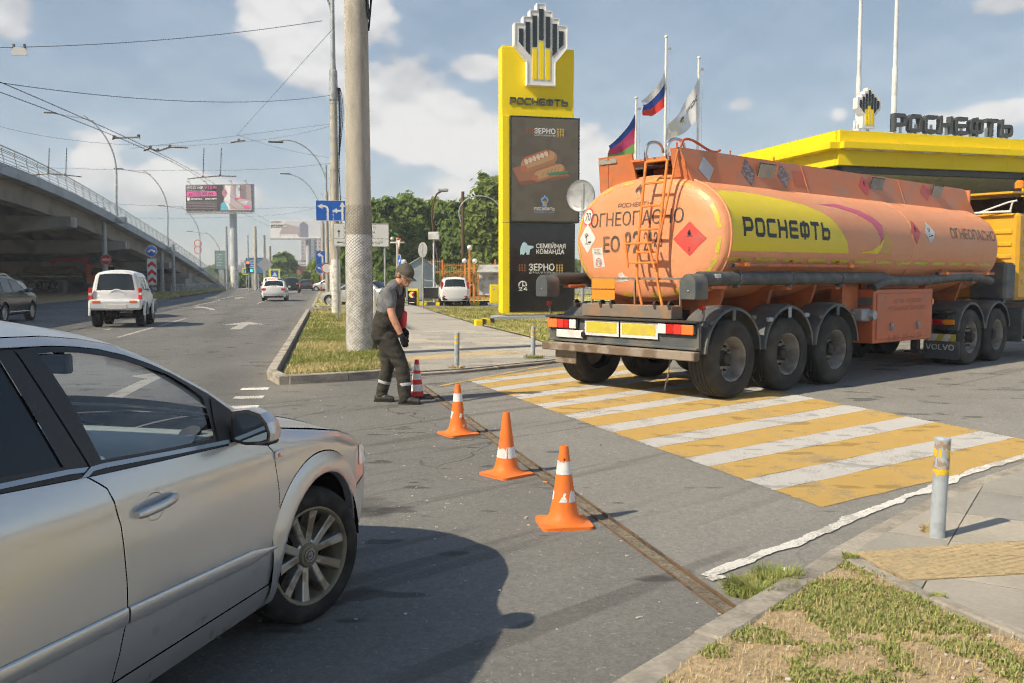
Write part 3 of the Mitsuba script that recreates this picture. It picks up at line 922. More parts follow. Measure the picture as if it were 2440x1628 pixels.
arc = lambda c, r, a0, a1, n=24: [(c[0] + r * math.cos(math.radians(a)), c[1] + r * math.sin(math.radians(a))) for a in np.linspace(a0, a1, n)]
AF, AR = (.0, .31), (-2.62, .31)
arch = lambda c, r: Point(c).buffer(r, quad_segs=24).union(sbox(c[0] - r, -.1, c[0] + r, c[1]))
holes = arch(AF, .395).union(arch(AR, .375))
ring_f = Point(-.02, .31).buffer(.493, quad_segs=24).union(sbox(-.455, .235, 0, .36)).difference(arch(AF, .392)).intersection(sbox(-.455, .235, .452, 1))
doorR = [(-1.525, 1.022), (-1.43, .95), (-1.392, .825), (-1.375, .63), (-1.375, .53), (-1.40, .445), (-1.43, .325)]
doorF = [(-.505, .96), (-.43, .875), (-.40, .705), (-.392, .575), (-.415, .465), (-.455, .325)]
glass_l = [(-1.416, 1.029), (-1.106, 1.008), (-.818, .998)]
glass_f = Polygon([(-1.416, 1.03), (-1.441, 1.236), (-1.470, 1.352), (-1.482, 1.374), (-1.407, 1.374), (-1.308, 1.364), (-1.204, 1.346), (-1.10, 1.318), (-.924, 1.258), (-.84, 1.206), (-.772, 1.150), (-.79, 1.07), (-.812, .998), (-1.106, 1.010)])
frame_f = Polygon([(-1.466, 1.022), (-1.555, 1.388), (-1.489, 1.390), (-1.407, 1.387), (-1.308, 1.378), (-1.204, 1.362), (-1.10, 1.335), (-.98, 1.292), (-.891, 1.254), (-.726, 1.155), (-.639, 1.082), (-.60, .985), (-.72, .978), (-.85, .985), (-1.106, .998), (-1.417, 1.018)])
sail = Polygon([(-.735, 1.150), (-.639, 1.075), (-.61, .99), (-.72, .982), (-.80, .99), (-.775, 1.07)])
frame_r = Polygon([(-1.474, 1.022), (-1.563, 1.388), (-1.75, 1.396), (-2.0, 1.396), (-2.25, 1.375), (-2.42, 1.30), (-2.5, 1.12), (-2.45, 1.085), (-2.0, 1.062), (-1.813, 1.042)])
glass_r = Polygon([(-1.563, 1.040), (-1.624, 1.368), (-1.78, 1.38), (-2.0, 1.38), (-2.2, 1.36), (-2.34, 1.29), (-2.40, 1.12), (-2.0, 1.075), (-1.813, 1.058)])
chrome_f = Polygon([(-1.524, 1.003), (-1.468, 1.026), (-1.417, 1.026), (-1.106, 1.006), (-.725, .984), (-.742, .966), (-1.15, .984)])
chrome_r = Polygon([(-1.532, 1.004), (-1.478, 1.027), (-1.563, 1.036), (-1.813, 1.048), (-2.1, 1.066), (-2.46, 1.09), (-2.46, 1.075), (-2.1, 1.044), (-1.85, 1.026)])
door_front = Polygon(doorR + doorF[::-1])
rear_edge = [(-2.20, 1.12), (-2.26, .90), (-2.20, .74), (-2.12, .60), (-2.10, .325)]
door_rear = Polygon(doorR[::-1] + [(-1.813, 1.04), (-2.18, 1.06)] + rear_edge[1:])
sill = Polygon([(-.462, .3235), (-2.28, .3235), (-2.27, .225), (-.40, .225)])
fender = Polygon(doorF + [(-.39, .215), (.44, .215), (.45, .55), (.86, .60), (.86, .72), (.62, .77), (.24, .862), (-.02, .91), (-.28, .955), (-.42, .99)]).difference(holes).difference(ring_f.buffer(.003)).intersection(H.out)
bumper = Polygon([(.455, .2), (.455, .545), (.87, .595), (.95, .5), (.9, .2)]).intersection(H.out).difference(ring_f.buffer(.002))
quarter = Polygon([(-2.205, 1.06)] + rear_edge[1:] + [(-2.28, .2), (-3.4, .2), (-3.4, 1.1), (-3.0, 1.3), (-2.7, 1.375), (-2.42, 1.405), (-2.42, 1.31), (-2.5, 1.1)]).intersection(H.out).difference(holes)
rail = H.out.intersection(Polygon([(-.45, .95), (-.6, .985), (-.639, 1.082), (-.726, 1.155), (-.891, 1.254), (-.98, 1.292), (-1.10, 1.335), (-1.204, 1.362), (-1.308, 1.378), (-1.407, 1.387), (-1.489, 1.390), (-1.56, 1.392), (-1.75, 1.398), (-2.0, 1.398), (-2.25, 1.377), (-2.42, 1.305), (-2.42, 1.5), (-.42, 1.5)])).buffer(-.003)


def flare(x, z):
    r = np.hypot(x - AF[0] - .0, np.maximum(z, .31) - AF[1])
    return np.interp(r, [.39, .40, .44, .475, .492, .50], [.010, .019, .016, .009, .004, 0])


def crease(x, z):
    return .006 * np.exp(-((z - (.875 - .03 * (x + .45))) / .022) ** 2) * (x < .3) * (x > -3)


H.extra = crease
gap = lambda q: q.buffer(-.0028)
for s in (-1, 1):
    nm = {} if s < 0 else {}
    hf = .03 if s < 0 else .08
    d = P_('front_door', H.side(gap(door_front.difference(chrome_f.buffer(.001))), s, hf), 'silver_muddy', True)
    P_('rear_door', H.side(gap(door_rear.difference(chrome_r.buffer(.001))), s, hf), 'silver_muddy', True)
    P_('front_wing', H.side(gap(fender), s, hf), 'silver_muddy', True)
    H.extra = flare
    P_('wheel_arch', H.side(ring_f.intersection(H.out.buffer(.02)), s, .02 if s < 0 else .06), 'silver_muddy', True)
    if s < 0:  # the lip that turns in round the wheel
        a = np.radians(np.linspace(-12, 190, 50))
        x, z = AF[0] + .392 * np.cos(a), AF[1] + .392 * np.sin(a)
        y = H.W(x, z)
        V = np.stack([np.c_[x, s * y, z], np.c_[x - .004 * np.cos(a), s * (y - .035), z - .004 * np.sin(a)]], 1).reshape(-1, 3)
        F = np.array([[2 * i, 2 * i + 1, 2 * i + 3, 2 * i + 2] for i in range(49)])
        P_('arch_lip', MB().add(V, F), 'silver_muddy', True)
    H.extra = crease
    P_('bumper_side', H.side(gap(bumper), s, .04), 'silver_paint', True)
    P_('rear_quarter', H.side(gap(quarter), s, .08), 'silver_paint', True)
    P_('roof_rail', H.side(rail, s, hf), 'silver_paint', True)
    P_('sill', H.side(sill, s, .04, .004), 'silver_muddy', True)
    P_('window_frame', H.side(frame_f.difference(glass_f.buffer(-.004)), s, .03, .001), 'pillar_black', True)
    P_('window_frame', H.side(frame_r.difference(glass_r.buffer(-.004)), s, .04, .001), 'pillar_black', True)
    P_('centre_pillar', H.side(Polygon([(-1.44, 1.0), (-1.53, 1.40), (-1.60, 1.40), (-1.50, 1.0)]), s, .05, -.006), 'pillar_black', True)
    P_('front_window', H.side(glass_f, s, .05, -.008), 'glass', True, label='clear front side window')
    P_('rear_window', H.side(glass_r, s, .05, -.006), 'tint_glass', True, label='dark tinted rear side window')
    P_('window_trim', H.side(chrome_f.difference(aff.translate(chrome_f, 0, -.014)), s, .03, .006), 'trim_chrome', True)
    P_('window_trim', H.side(chrome_r.difference(aff.translate(chrome_r, 0, -.014)), s, .03, .006), 'trim_chrome', True)
    P_('trim_seal', H.side(chrome_f.buffer(.001), s, .03, .003), 'black_plastic', True)
    P_('trim_seal', H.side(chrome_r.buffer(.001), s, .03, .003), 'black_plastic', True)
    P_('door_card', H.side(Polygon([(-.56, .5), (-.56, .97), (-1.1, .985), (-1.5, 1.0), (-2.3, 1.04), (-2.3, .5)]), s, .1, -.055), 'cabin', True)
    P_('mirror_sail', H.side(sail, s, .03, .006), 'black_plastic', True)
    # protective moulding, a rounded bar
    for a, b in (((-1.372, .527), (-.435, .480)), ((-2.10, .553), (-1.382, .529))):
        x = np.linspace(a[0], b[0], 26)
        z = np.interp(x, [a[0], b[0]], [a[1], b[1]])
        th = np.linspace(-90, 90, 9)
        hgt = np.where(b[0] > -1, np.interp(x, [-.62, -.435], [.029, .006]), .029)
        V = np.stack([np.stack([x, s * (H.W(x, z + hgt * math.sin(math.radians(q))) + .002 + .009 * math.cos(math.radians(q)) ** .6), z + hgt * math.sin(math.radians(q))], -1) for q in th], 1).reshape(-1, 3)
        F = np.array([[i * 9 + j, i * 9 + j + 1, (i + 1) * 9 + j + 1, (i + 1) * 9 + j] for i in range(25) for j in range(8)])
        P_('side_moulding', MB().add(V, F), 'silver_muddy', True)
    P_('body_inner', H.side(H.out.difference(holes.buffer(.0)).difference(frame_f.buffer(-.012)).difference(frame_r.buffer(-.012)), s, .1, -.03), 'seam', True)
# front end, bonnet, roof, screens
P_('front_bumper', H.over(0, 3.6, n=8, m=16), 'silver_paint', 40)
P_('grille', H.over(3.65, 4.6, n=4, m=16, off=-.004), 'black_plastic', 40)
P_('bonnet', H.over(4.65, 10.2, n=30, m=24), 'silver_paint', True)
P_('windscreen', H.over(10.55, 14.6, -.90, .90, n=14, m=20, off=-.002), 'glass', True)
P_('screen_frame', H.over(10.25, 10.6, n=3, m=20, off=-.006), 'black_plastic', True)
for a, b in ((-1, -.90), (.90, 1)):
    P_('front_pillar', H.over(10.4, 14.7, a, b, n=16, m=5), 'silver_paint', True)
P_('roof', H.over(14.62, 21, n=30, m=24), 'silver_paint', True)
P_('rear_screen', H.over(21.05, 23, n=6, m=12), 'tint_glass', True)
P_('tailgate', H.over(23.05, 25.5, n=6, m=12), 'silver_paint', True)
P_('rear_bumper', H.over(25.55, 28, n=6, m=12), 'silver_paint', True)
P_('underbody', MB().box((-1.25, 0, .26), (3.6, 1.45, .09)).box((-1.3, 0, .30), (1.9, 1.6, .08)), 'seam', False)
P_('floor', MB().box((-1.6, 0, .34), (2.6, 1.5, .03)), 'cabin', False)
# wheel housings
P_('wheel_housing', MB().lathe([(.40, -.03), (.40, .33), (.03, .33)], fr((0, -.84, .31), (1, 0, 0), (0, 1, 0)), 32, (math.pi, 2 * math.pi)), 'seam', True)
P_('wheel_housing', MB().lathe([(.40, -.03), (.40, .33), (.03, .33)], fr((0, .84, .31), (1, 0, 0), (0, -1, 0)), 32, (0, math.pi)), 'seam', True)

# wheels; the front pair is steered to the right
steer = math.radians(-19)


def hatch_wheel(c, s, st):
    z = np.array([math.sin(st) * -1 * -1 if 0 else -math.sin(st) * s * 1.0, math.cos(st) * s, 0])
    M = hM @ fr(c, (math.cos(st), math.sin(st), 0), z)
    w = part(car, 'wheel', MB(M).lathe(tyre(.318, .215, .224, grooves=4), n=64), 'rubber_clean', 50)
    rm = MB(M).lathe([(.2245, .080), (.228, .101), (.222, .104), (.214, .098), (.209, .085), (.205, .04), (.200, -.07), (.215, -.1)], n=64)
    rm.lathe([(.058, .040), (.060, .074), (.052, .084), (.036, .086)], n=32)
    part(w, 'rim', rm, 'rim_dust', 40)
    sp = MB(M)
    for k in range(5):
        for sg in (-1, 1):
            a0, a1 = math.radians(72 * k + 100 + sg * 12), math.radians(72 * k + 100 + sg * 17.5)
            p0, p1 = np.array([.055 * math.cos(a0), .055 * math.sin(a0)]), np.array([.209 * math.cos(a1), .209 * math.sin(a1)])
            d = (p1 - p0) / np.linalg.norm(p1 - p0)
            q = np.array([-d[1], d[0]])
            w0, w1 = .022, .030
            pts = []
            for (p, ww, zt, zb) in ((p0, w0, .074, .02), (p0 * .45 + p1 * .55, .0245, .082, .03), (p1, w1, .093, .05)):
                for o, zz in ((-1, zb), (-.8, zt - .005), (-.55, zt), (.55, zt), (.8, zt - .005), (1, zb)):
                    pts.append([*(p + q * ww * o), zz])
            V = np.array(pts)
            F = [[i * 6 + j, i * 6 + j + 1, (i + 1) * 6 + j + 1, (i + 1) * 6 + j] for i in range(2) for j in range(5)]
            sp.add(V, np.array(F)[:, ::-1])
    part(w, 'spokes', sp, 'alloy', 30)
    hub = MB(M).lathe([(.075, .03), (.072, .066), (.055, .073), (.001, .073)], n=40)
    part(w, 'hub', hub, 'alloy', 30)
    cap = MB(M).lathe([(.034, .072), (.033, .088), (.001, .089)], n=32)
    part(w, 'hub_cap', cap, 'dusty_rim', 30)
    em = MB(M)
    em.prism(Point(0, 0).buffer(.023).difference(Point(0, 0).buffer(.0195)), .0015, fr((0, 0, .0885)))
    em.prism(Polygon([(-.030, -.004), (.004, -.002), (-.004, .002), (.030, .004), (-.004, .0035), (.004, -.0035)]).buffer(.0012), .0015, fr((0, 0, .0886)))
    part(w, 'emblem', em, 'dark_grey')
    nut = MB(M)
    for k in range(5):
        a = math.radians(72 * k + 136)
        nut.prism(Point(.048 * math.cos(a), .048 * math.sin(a)).buffer(.0095), .002, fr((0, 0, .0735)))
    part(w, 'nut_holes', nut, 'seam', kind='stuff')
    part(w, 'brake', MB(M).lathe([(.145, -.02), (.145, -.005), (.001, -.005)], n=40).box((.11, .05, .0), (.07, .10, .05), ch=.01), 'brake_disc', 30)
    part(w, 'barrel', MB(M).lathe([(.20, -.04), (.001, -.05)], n=40), 'seam')


mat('rim_dust', worn((.27, .235, .165), (.17, .15, .115), 10.0), .6, metal=.25)
mat('alloy', worn((.47, .46, .44), (.26, .235, .19), 13.0, .45, .62), .33, metal=.7)
mat('brake_disc', (.07, .068, .065), .5, metal=.6)
hatch_wheel((.0, -.735, .318), -1, steer)
hatch_wheel((.0, .735, .318), 1, steer)
hatch_wheel((-2.62, -.745, .318), -1, 0)
hatch_wheel((-2.62, .745, .318), 1, 0)

# door handle: cup and grip
for s in (-1,):
    cup = Point(0, 0).buffer(1, quad_segs=10)
    v, f = grid_fill(aff.scale(cup, .052, .047, origin=(0, 0)), .006)
    r = np.hypot(v[:, 0] / .052, v[:, 1] / .047)
    x, z = v[:, 0] - 1.222, v[:, 1] + .845
    P_('handle_cup', MB().add(np.c_[x, s * (H.W(x, z) + .0015 - .020 * (1 - np.minimum(1, r) ** 2.2)), z], f if s < 0 else f[:, ::-1]), 'handle_cup', True)
    hx = np.linspace(-1.325, -1.115, 15)
    hz = np.interp(hx, [-1.325, -1.115], [.842, .856])
    hy = -(H.W(hx, hz) + .010 + .020 * np.sin(np.pi * (hx + 1.325) / .21) ** .6)
    k = MB()
    th = np.arange(10) * 2 * np.pi / 10
    rr = .017 * np.minimum(1, np.minimum(hx + 1.333, -1.107 - hx) / .018) ** .5
    V = np.stack([np.repeat(hx[:, None], 10, 1), hy[:, None] + .011 * np.sin(th)[None], hz[:, None] + rr[:, None] * np.cos(th)[None]], -1).reshape(-1, 3)
    F = np.array([[i * 10 + j, i * 10 + (j + 1) % 10, (i + 1) * 10 + (j + 1) % 10, (i + 1) * 10 + j] for i in range(14) for j in range(10)])
    F = np.vstack([F[:, [0, 1, 2]], F[:, [0, 2, 3]], [[0, j, (j + 1) % 10] for j in range(1, 9)], [[140, 140 + (j + 1) % 10, 140 + j] for j in range(1, 9)]])
    P_('door_handle', k.add(V, F), 'silver_paint', 50)
mat('handle_cup', (.36, .35, .34), .4, metal=.6, coat=.5)
# indicator repeater
P_('indicator', MB().box((-.405, -(float(H.W(np.array([-.405]), np.array([.868]))[0]) + .004), .868), (.055, .014, .030), ch=.005), 'lamp_clear')
P_('indicator_lens', MB().box((-.412, -(float(H.W(np.array([-.405]), np.array([.868]))[0]) + .010), .866), (.02, .006, .018), ch=.002), 'lamp_orange')
# mirrors
for s in (-1, 1):
    # glass outline in the plane x = -.70: (distance out, z)
    og = Polygon([(.853, 1.085), (.915, 1.094), (.965, 1.080), (.992, 1.048), (1.006, 1.01), (1.002, .985), (.97, .974), (.905, .968), (.855, .978), (.845, 1.03)]).buffer(.012).buffer(-.006)
    ring = np.array(og.exterior.coords)[:-1]
    cy, cz = ring.mean(0)
    secs = [(-.715, 1.0), (-.70, 1.04), (-.66, 1.03), (-.62, .92), (-.595, .72), (-.583, .35)]
    V = np.vstack([np.c_[np.full(len(ring), xx), s * (cy + (ring[:, 0] - cy) * k), cz + (ring[:, 1] - cz) * k] for xx, k in secs])
    m = len(ring)
    F = np.array([[i * m + j, i * m + (j + 1) % m, (i + 1) * m + (j + 1) % m, (i + 1) * m + j] for i in range(len(secs) - 1) for j in range(m)])
    if s < 0:
        F = F[:, ::-1]
    hmr = MB().add(V, F)
    low = V[:, 2].min()
    mk_ = P_('mirror', hmr, 'silver_paint', 60)
    inner = og.buffer(-.012)
    v, f = grid_fill(og, .02)
    P_('mirror_rim', MB().add(np.c_[np.full(len(v), -.714), s * v[:, 0], v[:, 1]], f), 'black_plastic')
    v, f = grid_fill(inner, .02)
    P_('mirror_glass', MB().add(np.c_[np.full(len(v), -.7165) + (.9 - v[:, 0]) * .02, s * v[:, 0], v[:, 1]], f), 'mirror_glass')
    P_('mirror_arm', MB().bar((-.69, s * .83, .995), (-.66, s * .93, .985), .05, .035, ch=.01).box((-.665, s * .935, .972), (.09, .13, .022), ch=.009), 'black_plastic')
scene['mirror_glass'] = {'type': 'twosided', 'bsdf': {'type': 'conductor', 'material': 'Al', 'specular_reflectance': {'type': 'rgb', 'value': [.55, .62, .62]}}}
# cabin: dashboard, steering wheel, seats, dash camera
dash = MB()
X = np.linspace(-.98, -.46, 12)
Yv = np.linspace(-.70, .70, 15)
gx, gy = np.meshgrid(X, Yv, indexing='ij')
gz = .945 + .03 * np.sin((gx + .98) / .52 * np.pi * .8) + .035 * np.exp(-((gy - .36) / .2) ** 2) * np.exp(-((gx + .85) / .16) ** 2) - .06 * np.clip(-.86 - gx, 0, 1) / .12
V = np.stack([gx, gy, gz], -1).reshape(-1, 3)
F = np.array([[i * 15 + j, (i + 1) * 15 + j, (i + 1) * 15 + j + 1, i * 15 + j + 1] for i in range(11) for j in range(14)])
dash.add(V, F).box((-.93, 0, .76), (.16, 1.38, .30), ch=.04).box((-.90, 0, .62), (.3, .3, .5), ch=.03)
P_('dashboard', dash, 'cabin_grey', 40)
P_('centre_screen', MB().box((-1.015, .02, .83), (.02, .20, .09), ch=.006), 'black_gloss')
P_('air_vent', MB().lathe([(.045, 0), (.043, .012), (.036, .010), (.001, .004)], fr((-.62, -.60, .975), (1, 0, 0), (-.45, 0, .85)), 20), 'black_plastic', 40)
sw = fr((-1.10, .36, .86), (0, 1, 0), (-.85, 0, .5))
a = np.linspace(0, 2 * np.pi, 33)[:-1]
P_('steering_wheel', MB().tube((sw[:3, :3] @ np.stack([.185 * np.cos(a), .185 * np.sin(a), a * 0])).T + sw[:3, 3], .016, 8, closed=True).box((0, 0, -.02), (.14, .11, .05), sw, ch=.02).box((0, 0, -.01), (.34, .04, .02), sw, ch=.008), 'black_plastic', 40)
for y in (-.37, .37):
    P_('seat', MB().box((-1.55, y, .52), (.5, .48, .16), ch=.05).box((0, 0, .32), (.13, .46, .62), fr((-1.80, y, .52), (math.cos(.25), 0, math.sin(.25)), (-math.sin(.25), 0, math.cos(.25))), ch=.05).box((-1.97, y, 1.215), (.09, .27, .17), ch=.04), 'cabin', 40)
P_('rear_seat', MB().box((-2.45, 0, .62), (.5, 1.2, .2), ch=.05).box((-2.7, 0, .9), (.16, 1.25, .5), ch=.05), 'cabin', 40)
P_('headlining', H.over(14.7, 21, -.95, .95, n=12, m=8, off=-.05), 'cabin_grey', True)
for s in (-1, 1):
    P_('pillar_trim', H.over(10.8, 14.7, s * .86, s * .985, n=12, m=3, off=-.03), 'cabin_tan', True)
mat('cabin_tan', (.11, .10, .085), .85)
cam_p = MB().box((-1.06, -.35, 1.295), (.045, .125, .070), ch=.008).lathe([(.02, 0), (.02, .03), (.001, .032)], fr((-1.04, -.35, 1.295), (0, 1, 0), (1, 0, 0)), 14).bar((-1.05, -.35, 1.33), (-1.02, -.35, 1.37), .03, .03)
P_('dash_camera', cam_p, 'black_plastic')
P_('rear_view_mirror', MB().box((-1.06, .02, 1.29), (.03, .24, .065), ch=.012), 'black_plastic')
P_('wiper', MB().tube(np.c_[np.linspace(-.36, -.42, 8), np.linspace(-.55, .1, 8), .99 + .03 * np.sin(np.linspace(.4, 2.6, 8))], .007), 'black_plastic')
P_('ornament', MB().ball((-1.33, -.70, 1.012), .017, 12).ball((-1.30, -.72, 1.004), .018, 12), 'chrome', True)
P_('headlight', H.side(Polygon([(.50, .64), (.84, .60), (.80, .67), (.62, .735), (.50, .745)]), -1, .05, .003), 'lamp_clear', True)
P_('headlight', H.side(Polygon([(.50, .64), (.84, .60), (.80, .67), (.62, .735), (.50, .745)]), 1, .05, .003), 'lamp_clear', True)
# ---------------------------------------------------------------- lettering and the emblem of the filling station
def stroke(pts, t):
    return LineString(pts).buffer(t / 2, cap_style='flat', join_style='round', quad_segs=3)


def letters(word, h, w=1.12, t=.2, gap=.2):
    """Wide squared capitals (unit height scaled to h), as one shape starting at x = 0."""
    a, b = t / 2, 1 - t / 2
    m = .5
    e = w - t / 2
    G = {'Р': [[(a, 0), (a, b)], [(0, b), (e - .12, b), (e, b - .1), (e, m - .02), (e - .12, .38), (a, .38)]],
         'О': [[(a + .1, a), (e - .1, a), (e, a + .1), (e, b - .1), (e - .1, b), (a + .1, b), (a, b - .1), (a, a + .1), (a + .1, a)]],
         'С': [[(w, a), (a + .1, a), (a, a + .1), (a, b - .1), (a + .1, b), (w, b)]],
         'Н': [[(a, 0), (a, 1)], [(e, 0), (e, 1)], [(a, m), (e, m)]],
         'Е': [[(w, a), (a + .1, a), (a, a + .1), (a, b - .1), (a + .1, b), (w, b)], [(a, m), (w * .96, m)]],
         'Ф': [[(w / 2 + .05, -.02), (w / 2 + .05, 1.02)], [(a + .06, .2), (e + .04, .2), (e + .1, .3), (e + .1, .72), (e + .04, .82), (a + .06, .82), (a, .72), (a, .3), (a + .06, .2)]],
         'Т': [[(0, b), (w, b)], [(w / 2, 0), (w / 2, b)]],
         'Ь': [[(a + .06, 1), (a + .06, a), (e - .06, a), (e + .04, a + .1), (e + .04, .5), (e - .06, .6), (a + .06, .6)]]}
    out, x = [], 0
    for ch in word:
        q = unary_union([stroke(p, t) for p in G[ch]])
        out.append(aff.translate(q, x, 0))
        x += w + gap + (.1 if ch == 'Ф' else 0)
    return aff.scale(unary_union(out), h, h, origin=(0, 0))


def fit_w(shape, x0, x1, y0):
    b = shape.bounds
    s = (x1 - x0) / (b[2] - b[0])
    return aff.translate(aff.scale(aff.translate(shape, -b[0], -b[1]), s, 1, origin=(0, 0)), x0, y0)


def emblem(H):
    """(outline, dark bars, yellow bars) of the stepped torch emblem, height H, centred on x = 0."""
    top = {0: .927, 1: .842, 2: .76, 3: .676}
    bot = {0: (.552, .552), 1: (.466, .466), 2: (.363, .422), 3: (.456, .513)}
    p, hw, mg = .0855, .0285, .057
    dark, yel = [], []
    for i in range(-3, 4):
        x, s = i * p, (1 if i > 0 else -1)
        bi, bo = bot[abs(i)]
        dark.append(Polygon([(x - s * hw, bi), (x + s * hw, bo), (x + s * hw, top[abs(i)]), (x - s * hw, top[abs(i)])]))
    for i in (-1, 0, 1):
        yel.append(sbox(i * p - hw, .073, i * p + hw, .531 if i == 0 else .446))
    r = []
    for i in range(4):
        xo = i * p + hw + mg * (.55 if i < 3 else 1.0)
        r += [(xo, top[i] + .07), (xo, top[min(3, i + 1)] + .07)] if i < 3 else [(xo, top[3] + .07)]
    r += [(3 * p + hw + mg, .475), (.185, .285), (.185, 0)]
    out = Polygon(r + [(-x, y) for x, y in r[::-1]])
    S = lambda q: aff.scale(q, H, H, origin=(0, 0))
    return S(out), [S(q) for q in dark], [S(q) for q in yel]


def flat(parent, name, shape, M, m, d=.003, kind=None):
    return part(parent, name, MB(M).prism(shape, d), m, kind=kind)


def bend_mesh(mb, fn, h):
    """A solid bent through fn(points) after its long edges are cut to h."""
    t = mb.mesh()
    t.merge_vertices()
    M = m3.Manifold(m3.Mesh(np.ascontiguousarray(t.vertices, dtype=np.float32), np.ascontiguousarray(t.faces, dtype=np.uint32)))
    if M.status() == m3.Error.NoError and not M.is_empty():
        k = M.refine_to_length(h).to_mesh()
        v, f = np.array(k.vert_properties[:, :3], float), np.array(k.tri_verts)
    else:
        v, f = t.vertices, t.faces
    return MB().add(fn(v), f)


# ---------------------------------------------------------------- the tank trailer (x forward, y left, z up)
tTH = math.radians(49.2)
tT, tL = np.array([math.sin(tTH), math.cos(tTH), 0]), np.array([-math.cos(tTH), math.sin(tTH), 0])
tO = np.array([2.094, 13.066, 0])
tM = fr(tO, tT)
YC, TA, TB, TZ, TN = .10, 1.40, .875, 2.17, 2.3
S_ = lambda z: TA * np.maximum(0, 1 - np.abs((z - TZ) / TB) ** TN) ** (1 / TN)
RHO = lambda y, z: (np.abs((y - YC) / TA) ** TN + np.abs((z - TZ) / TB) ** TN) ** (1 / TN)


def dome(rho):
    q = np.clip(rho, 0, 1)
    return .10 * (1 - q ** 2) + .12 * np.sqrt(np.maximum(0, 1 - q ** 10))


def tank_noise(p, n, uv):
    a = fbm(p.x * 1.2, p.y * 1.2, p.z * 2.2, octaves=4)
    st = fbm(p.x * 7, p.y * 7, p.z * .7, octaves=3)
    b = mix((.76, .305, .135), (.74, .335, .18), smoothstep(.2, .8, a))
    b = mix(b, (.55, .28, .16), smoothstep(.55, .9, st) * .25)
    return b * (.97 + .06 * noise(p.x * 25, p.y * 25, p.z * 25))


mat('tank_orange', proc(tank_noise), .45, coat=.15)
mat('box_orange', worn((.66, .215, .085), (.55, .235, .13), 3.0), .45, coat=.1)
mat('frame_orange', worn((.58, .17, .06), (.38, .15, .08), 5.0), .5)
mat('cabinet_orange', worn((.60, .145, .055), (.48, .15, .07), 3.0, .4, .8), .42, coat=.1)
mat('tank_yellow', worn((.84, .66, .012), (.80, .62, .04), 1.0, .2, .9), .4, coat=.3)
mat('decal_black', (.018, .018, .022), .45)
mat('decal_grey', worn((.10, .075, .065), (.24, .13, .08), 6.0), .5)
mat('decal_red', worn((.66, .085, .075), (.56, .12, .10), 6.0), .4)
mat('decal_magenta', (.62, .12, .20), .4)
mat('decal_white', worn((.74, .74, .72), (.62, .60, .57), 8.0), .45)
mat('reflex_yellow', worn((.62, .53, .06), (.58, .45, .10), 9.0), .35)
mat('hose_grey', worn((.070, .076, .078), (.11, .11, .105), 6.0), .5)
mat('mud_grey', worn((.085, .098, .108), (.15, .145, .13), 4.0, .4, .7), .55)
mat('rusty_bar', worn((.30, .255, .21), (.17, .125, .09), 5.0, .4, .62), .75)
mat('rust_box', worn((.21, .18, .15), (.30, .19, .12), 4.0, .45, .6), .8)
mat('chassis', worn((.035, .033, .032), (.075, .06, .05), 5.0), .7)
mat('rim_grey', worn((.30, .285, .26), (.19, .17, .145), 6.0), .6)
mat('silver_panel', worn((.42, .42, .36), (.36, .36, .31), 6.0), .5, metal=.2)

tr = thing('tank_trailer', 'orange and yellow fuel tank semitrailer standing on the crossing', 'tank trailer')
TP = lambda n, mb, m, s=False, parent=tr, **k: part(parent, n, MB(tM).add(np.vstack(mb.V), np.vstack(mb.F)), m, s, **k)
# barrel
th = np.linspace(0, 2 * np.pi, 121)[:-1]
sgp = lambda v: np.sign(v) * np.abs(v) ** (2 / TN)
ey, ez = TA * sgp(np.cos(th)), TB * sgp(np.sin(th))
rho = [0, .2, .4, .6, .75, .85, .92, .96, .985, 1]
secs = [(-.10 - float(dome(np.array(q))), q) for q in rho]
secs += [(x, 1.0) for x in np.linspace(-.06, 8.40, 30)]
secs += [(8.42 + float(dome(np.array(q))) * 1.9, q) for q in rho[::-1]]
V = np.vstack([np.c_[np.full(120, x), YC + ey * max(q, .002), TZ + ez * max(q, .002)] for x, q in secs])
F = np.array([[i * 120 + j, i * 120 + (j + 1) % 120, (i + 1) * 120 + (j + 1) % 120, (i + 1) * 120 + j] for i in range(len(secs) - 1) for j in range(120)])
tank = TP('tank', MB().add(V, F[:, ::-1]), 'tank_orange', 35)
TP('rim_ring', MB().tube(np.c_[np.full(120, -.085), YC + ey * 1.004, TZ + ez * 1.004], .016, 8, closed=True), 'tank_orange', True)
TP('weld_band', MB().tube(np.c_[np.full(120, 5.0), YC + ey, TZ + ez], .006, 6, closed=True), 'tank_orange', True)


def on_side(x, z, off=.004):
    return np.c_[x, YC - (S_(z) + off), z]


def on_rear(u, v, off=.004):
    y = -u
    return np.c_[-.10 - dome(RHO(y, v)) - off, y, v]


def side_decal(name, p, m, off=.004, h=.08, parent=tank):
    v, f = bend(p, lambda x, z: on_side(x, z, off), h)
    return TP(name, MB().add(v, f), m, True, parent)


def rear_decal(name, p, m, off=.004, h=.06, parent=tank):
    v, f = bend(p, lambda u, v: on_rear(u, v, off), h)
    return TP(name, MB().add(v, f), m, True, parent)


def wrap_text(name, s, x0, x1, z0, h, fn, m, bold=False):
    k = MB().text(s, h, np.eye(4), depth=.003, width=x1 - x0, bold=bold)
    return TP(name, bend_mesh(k, lambda v: fn(v[:, 0] + x0, v[:, 1] + z0, .004 + v[:, 2]), .05), m, False, tank)


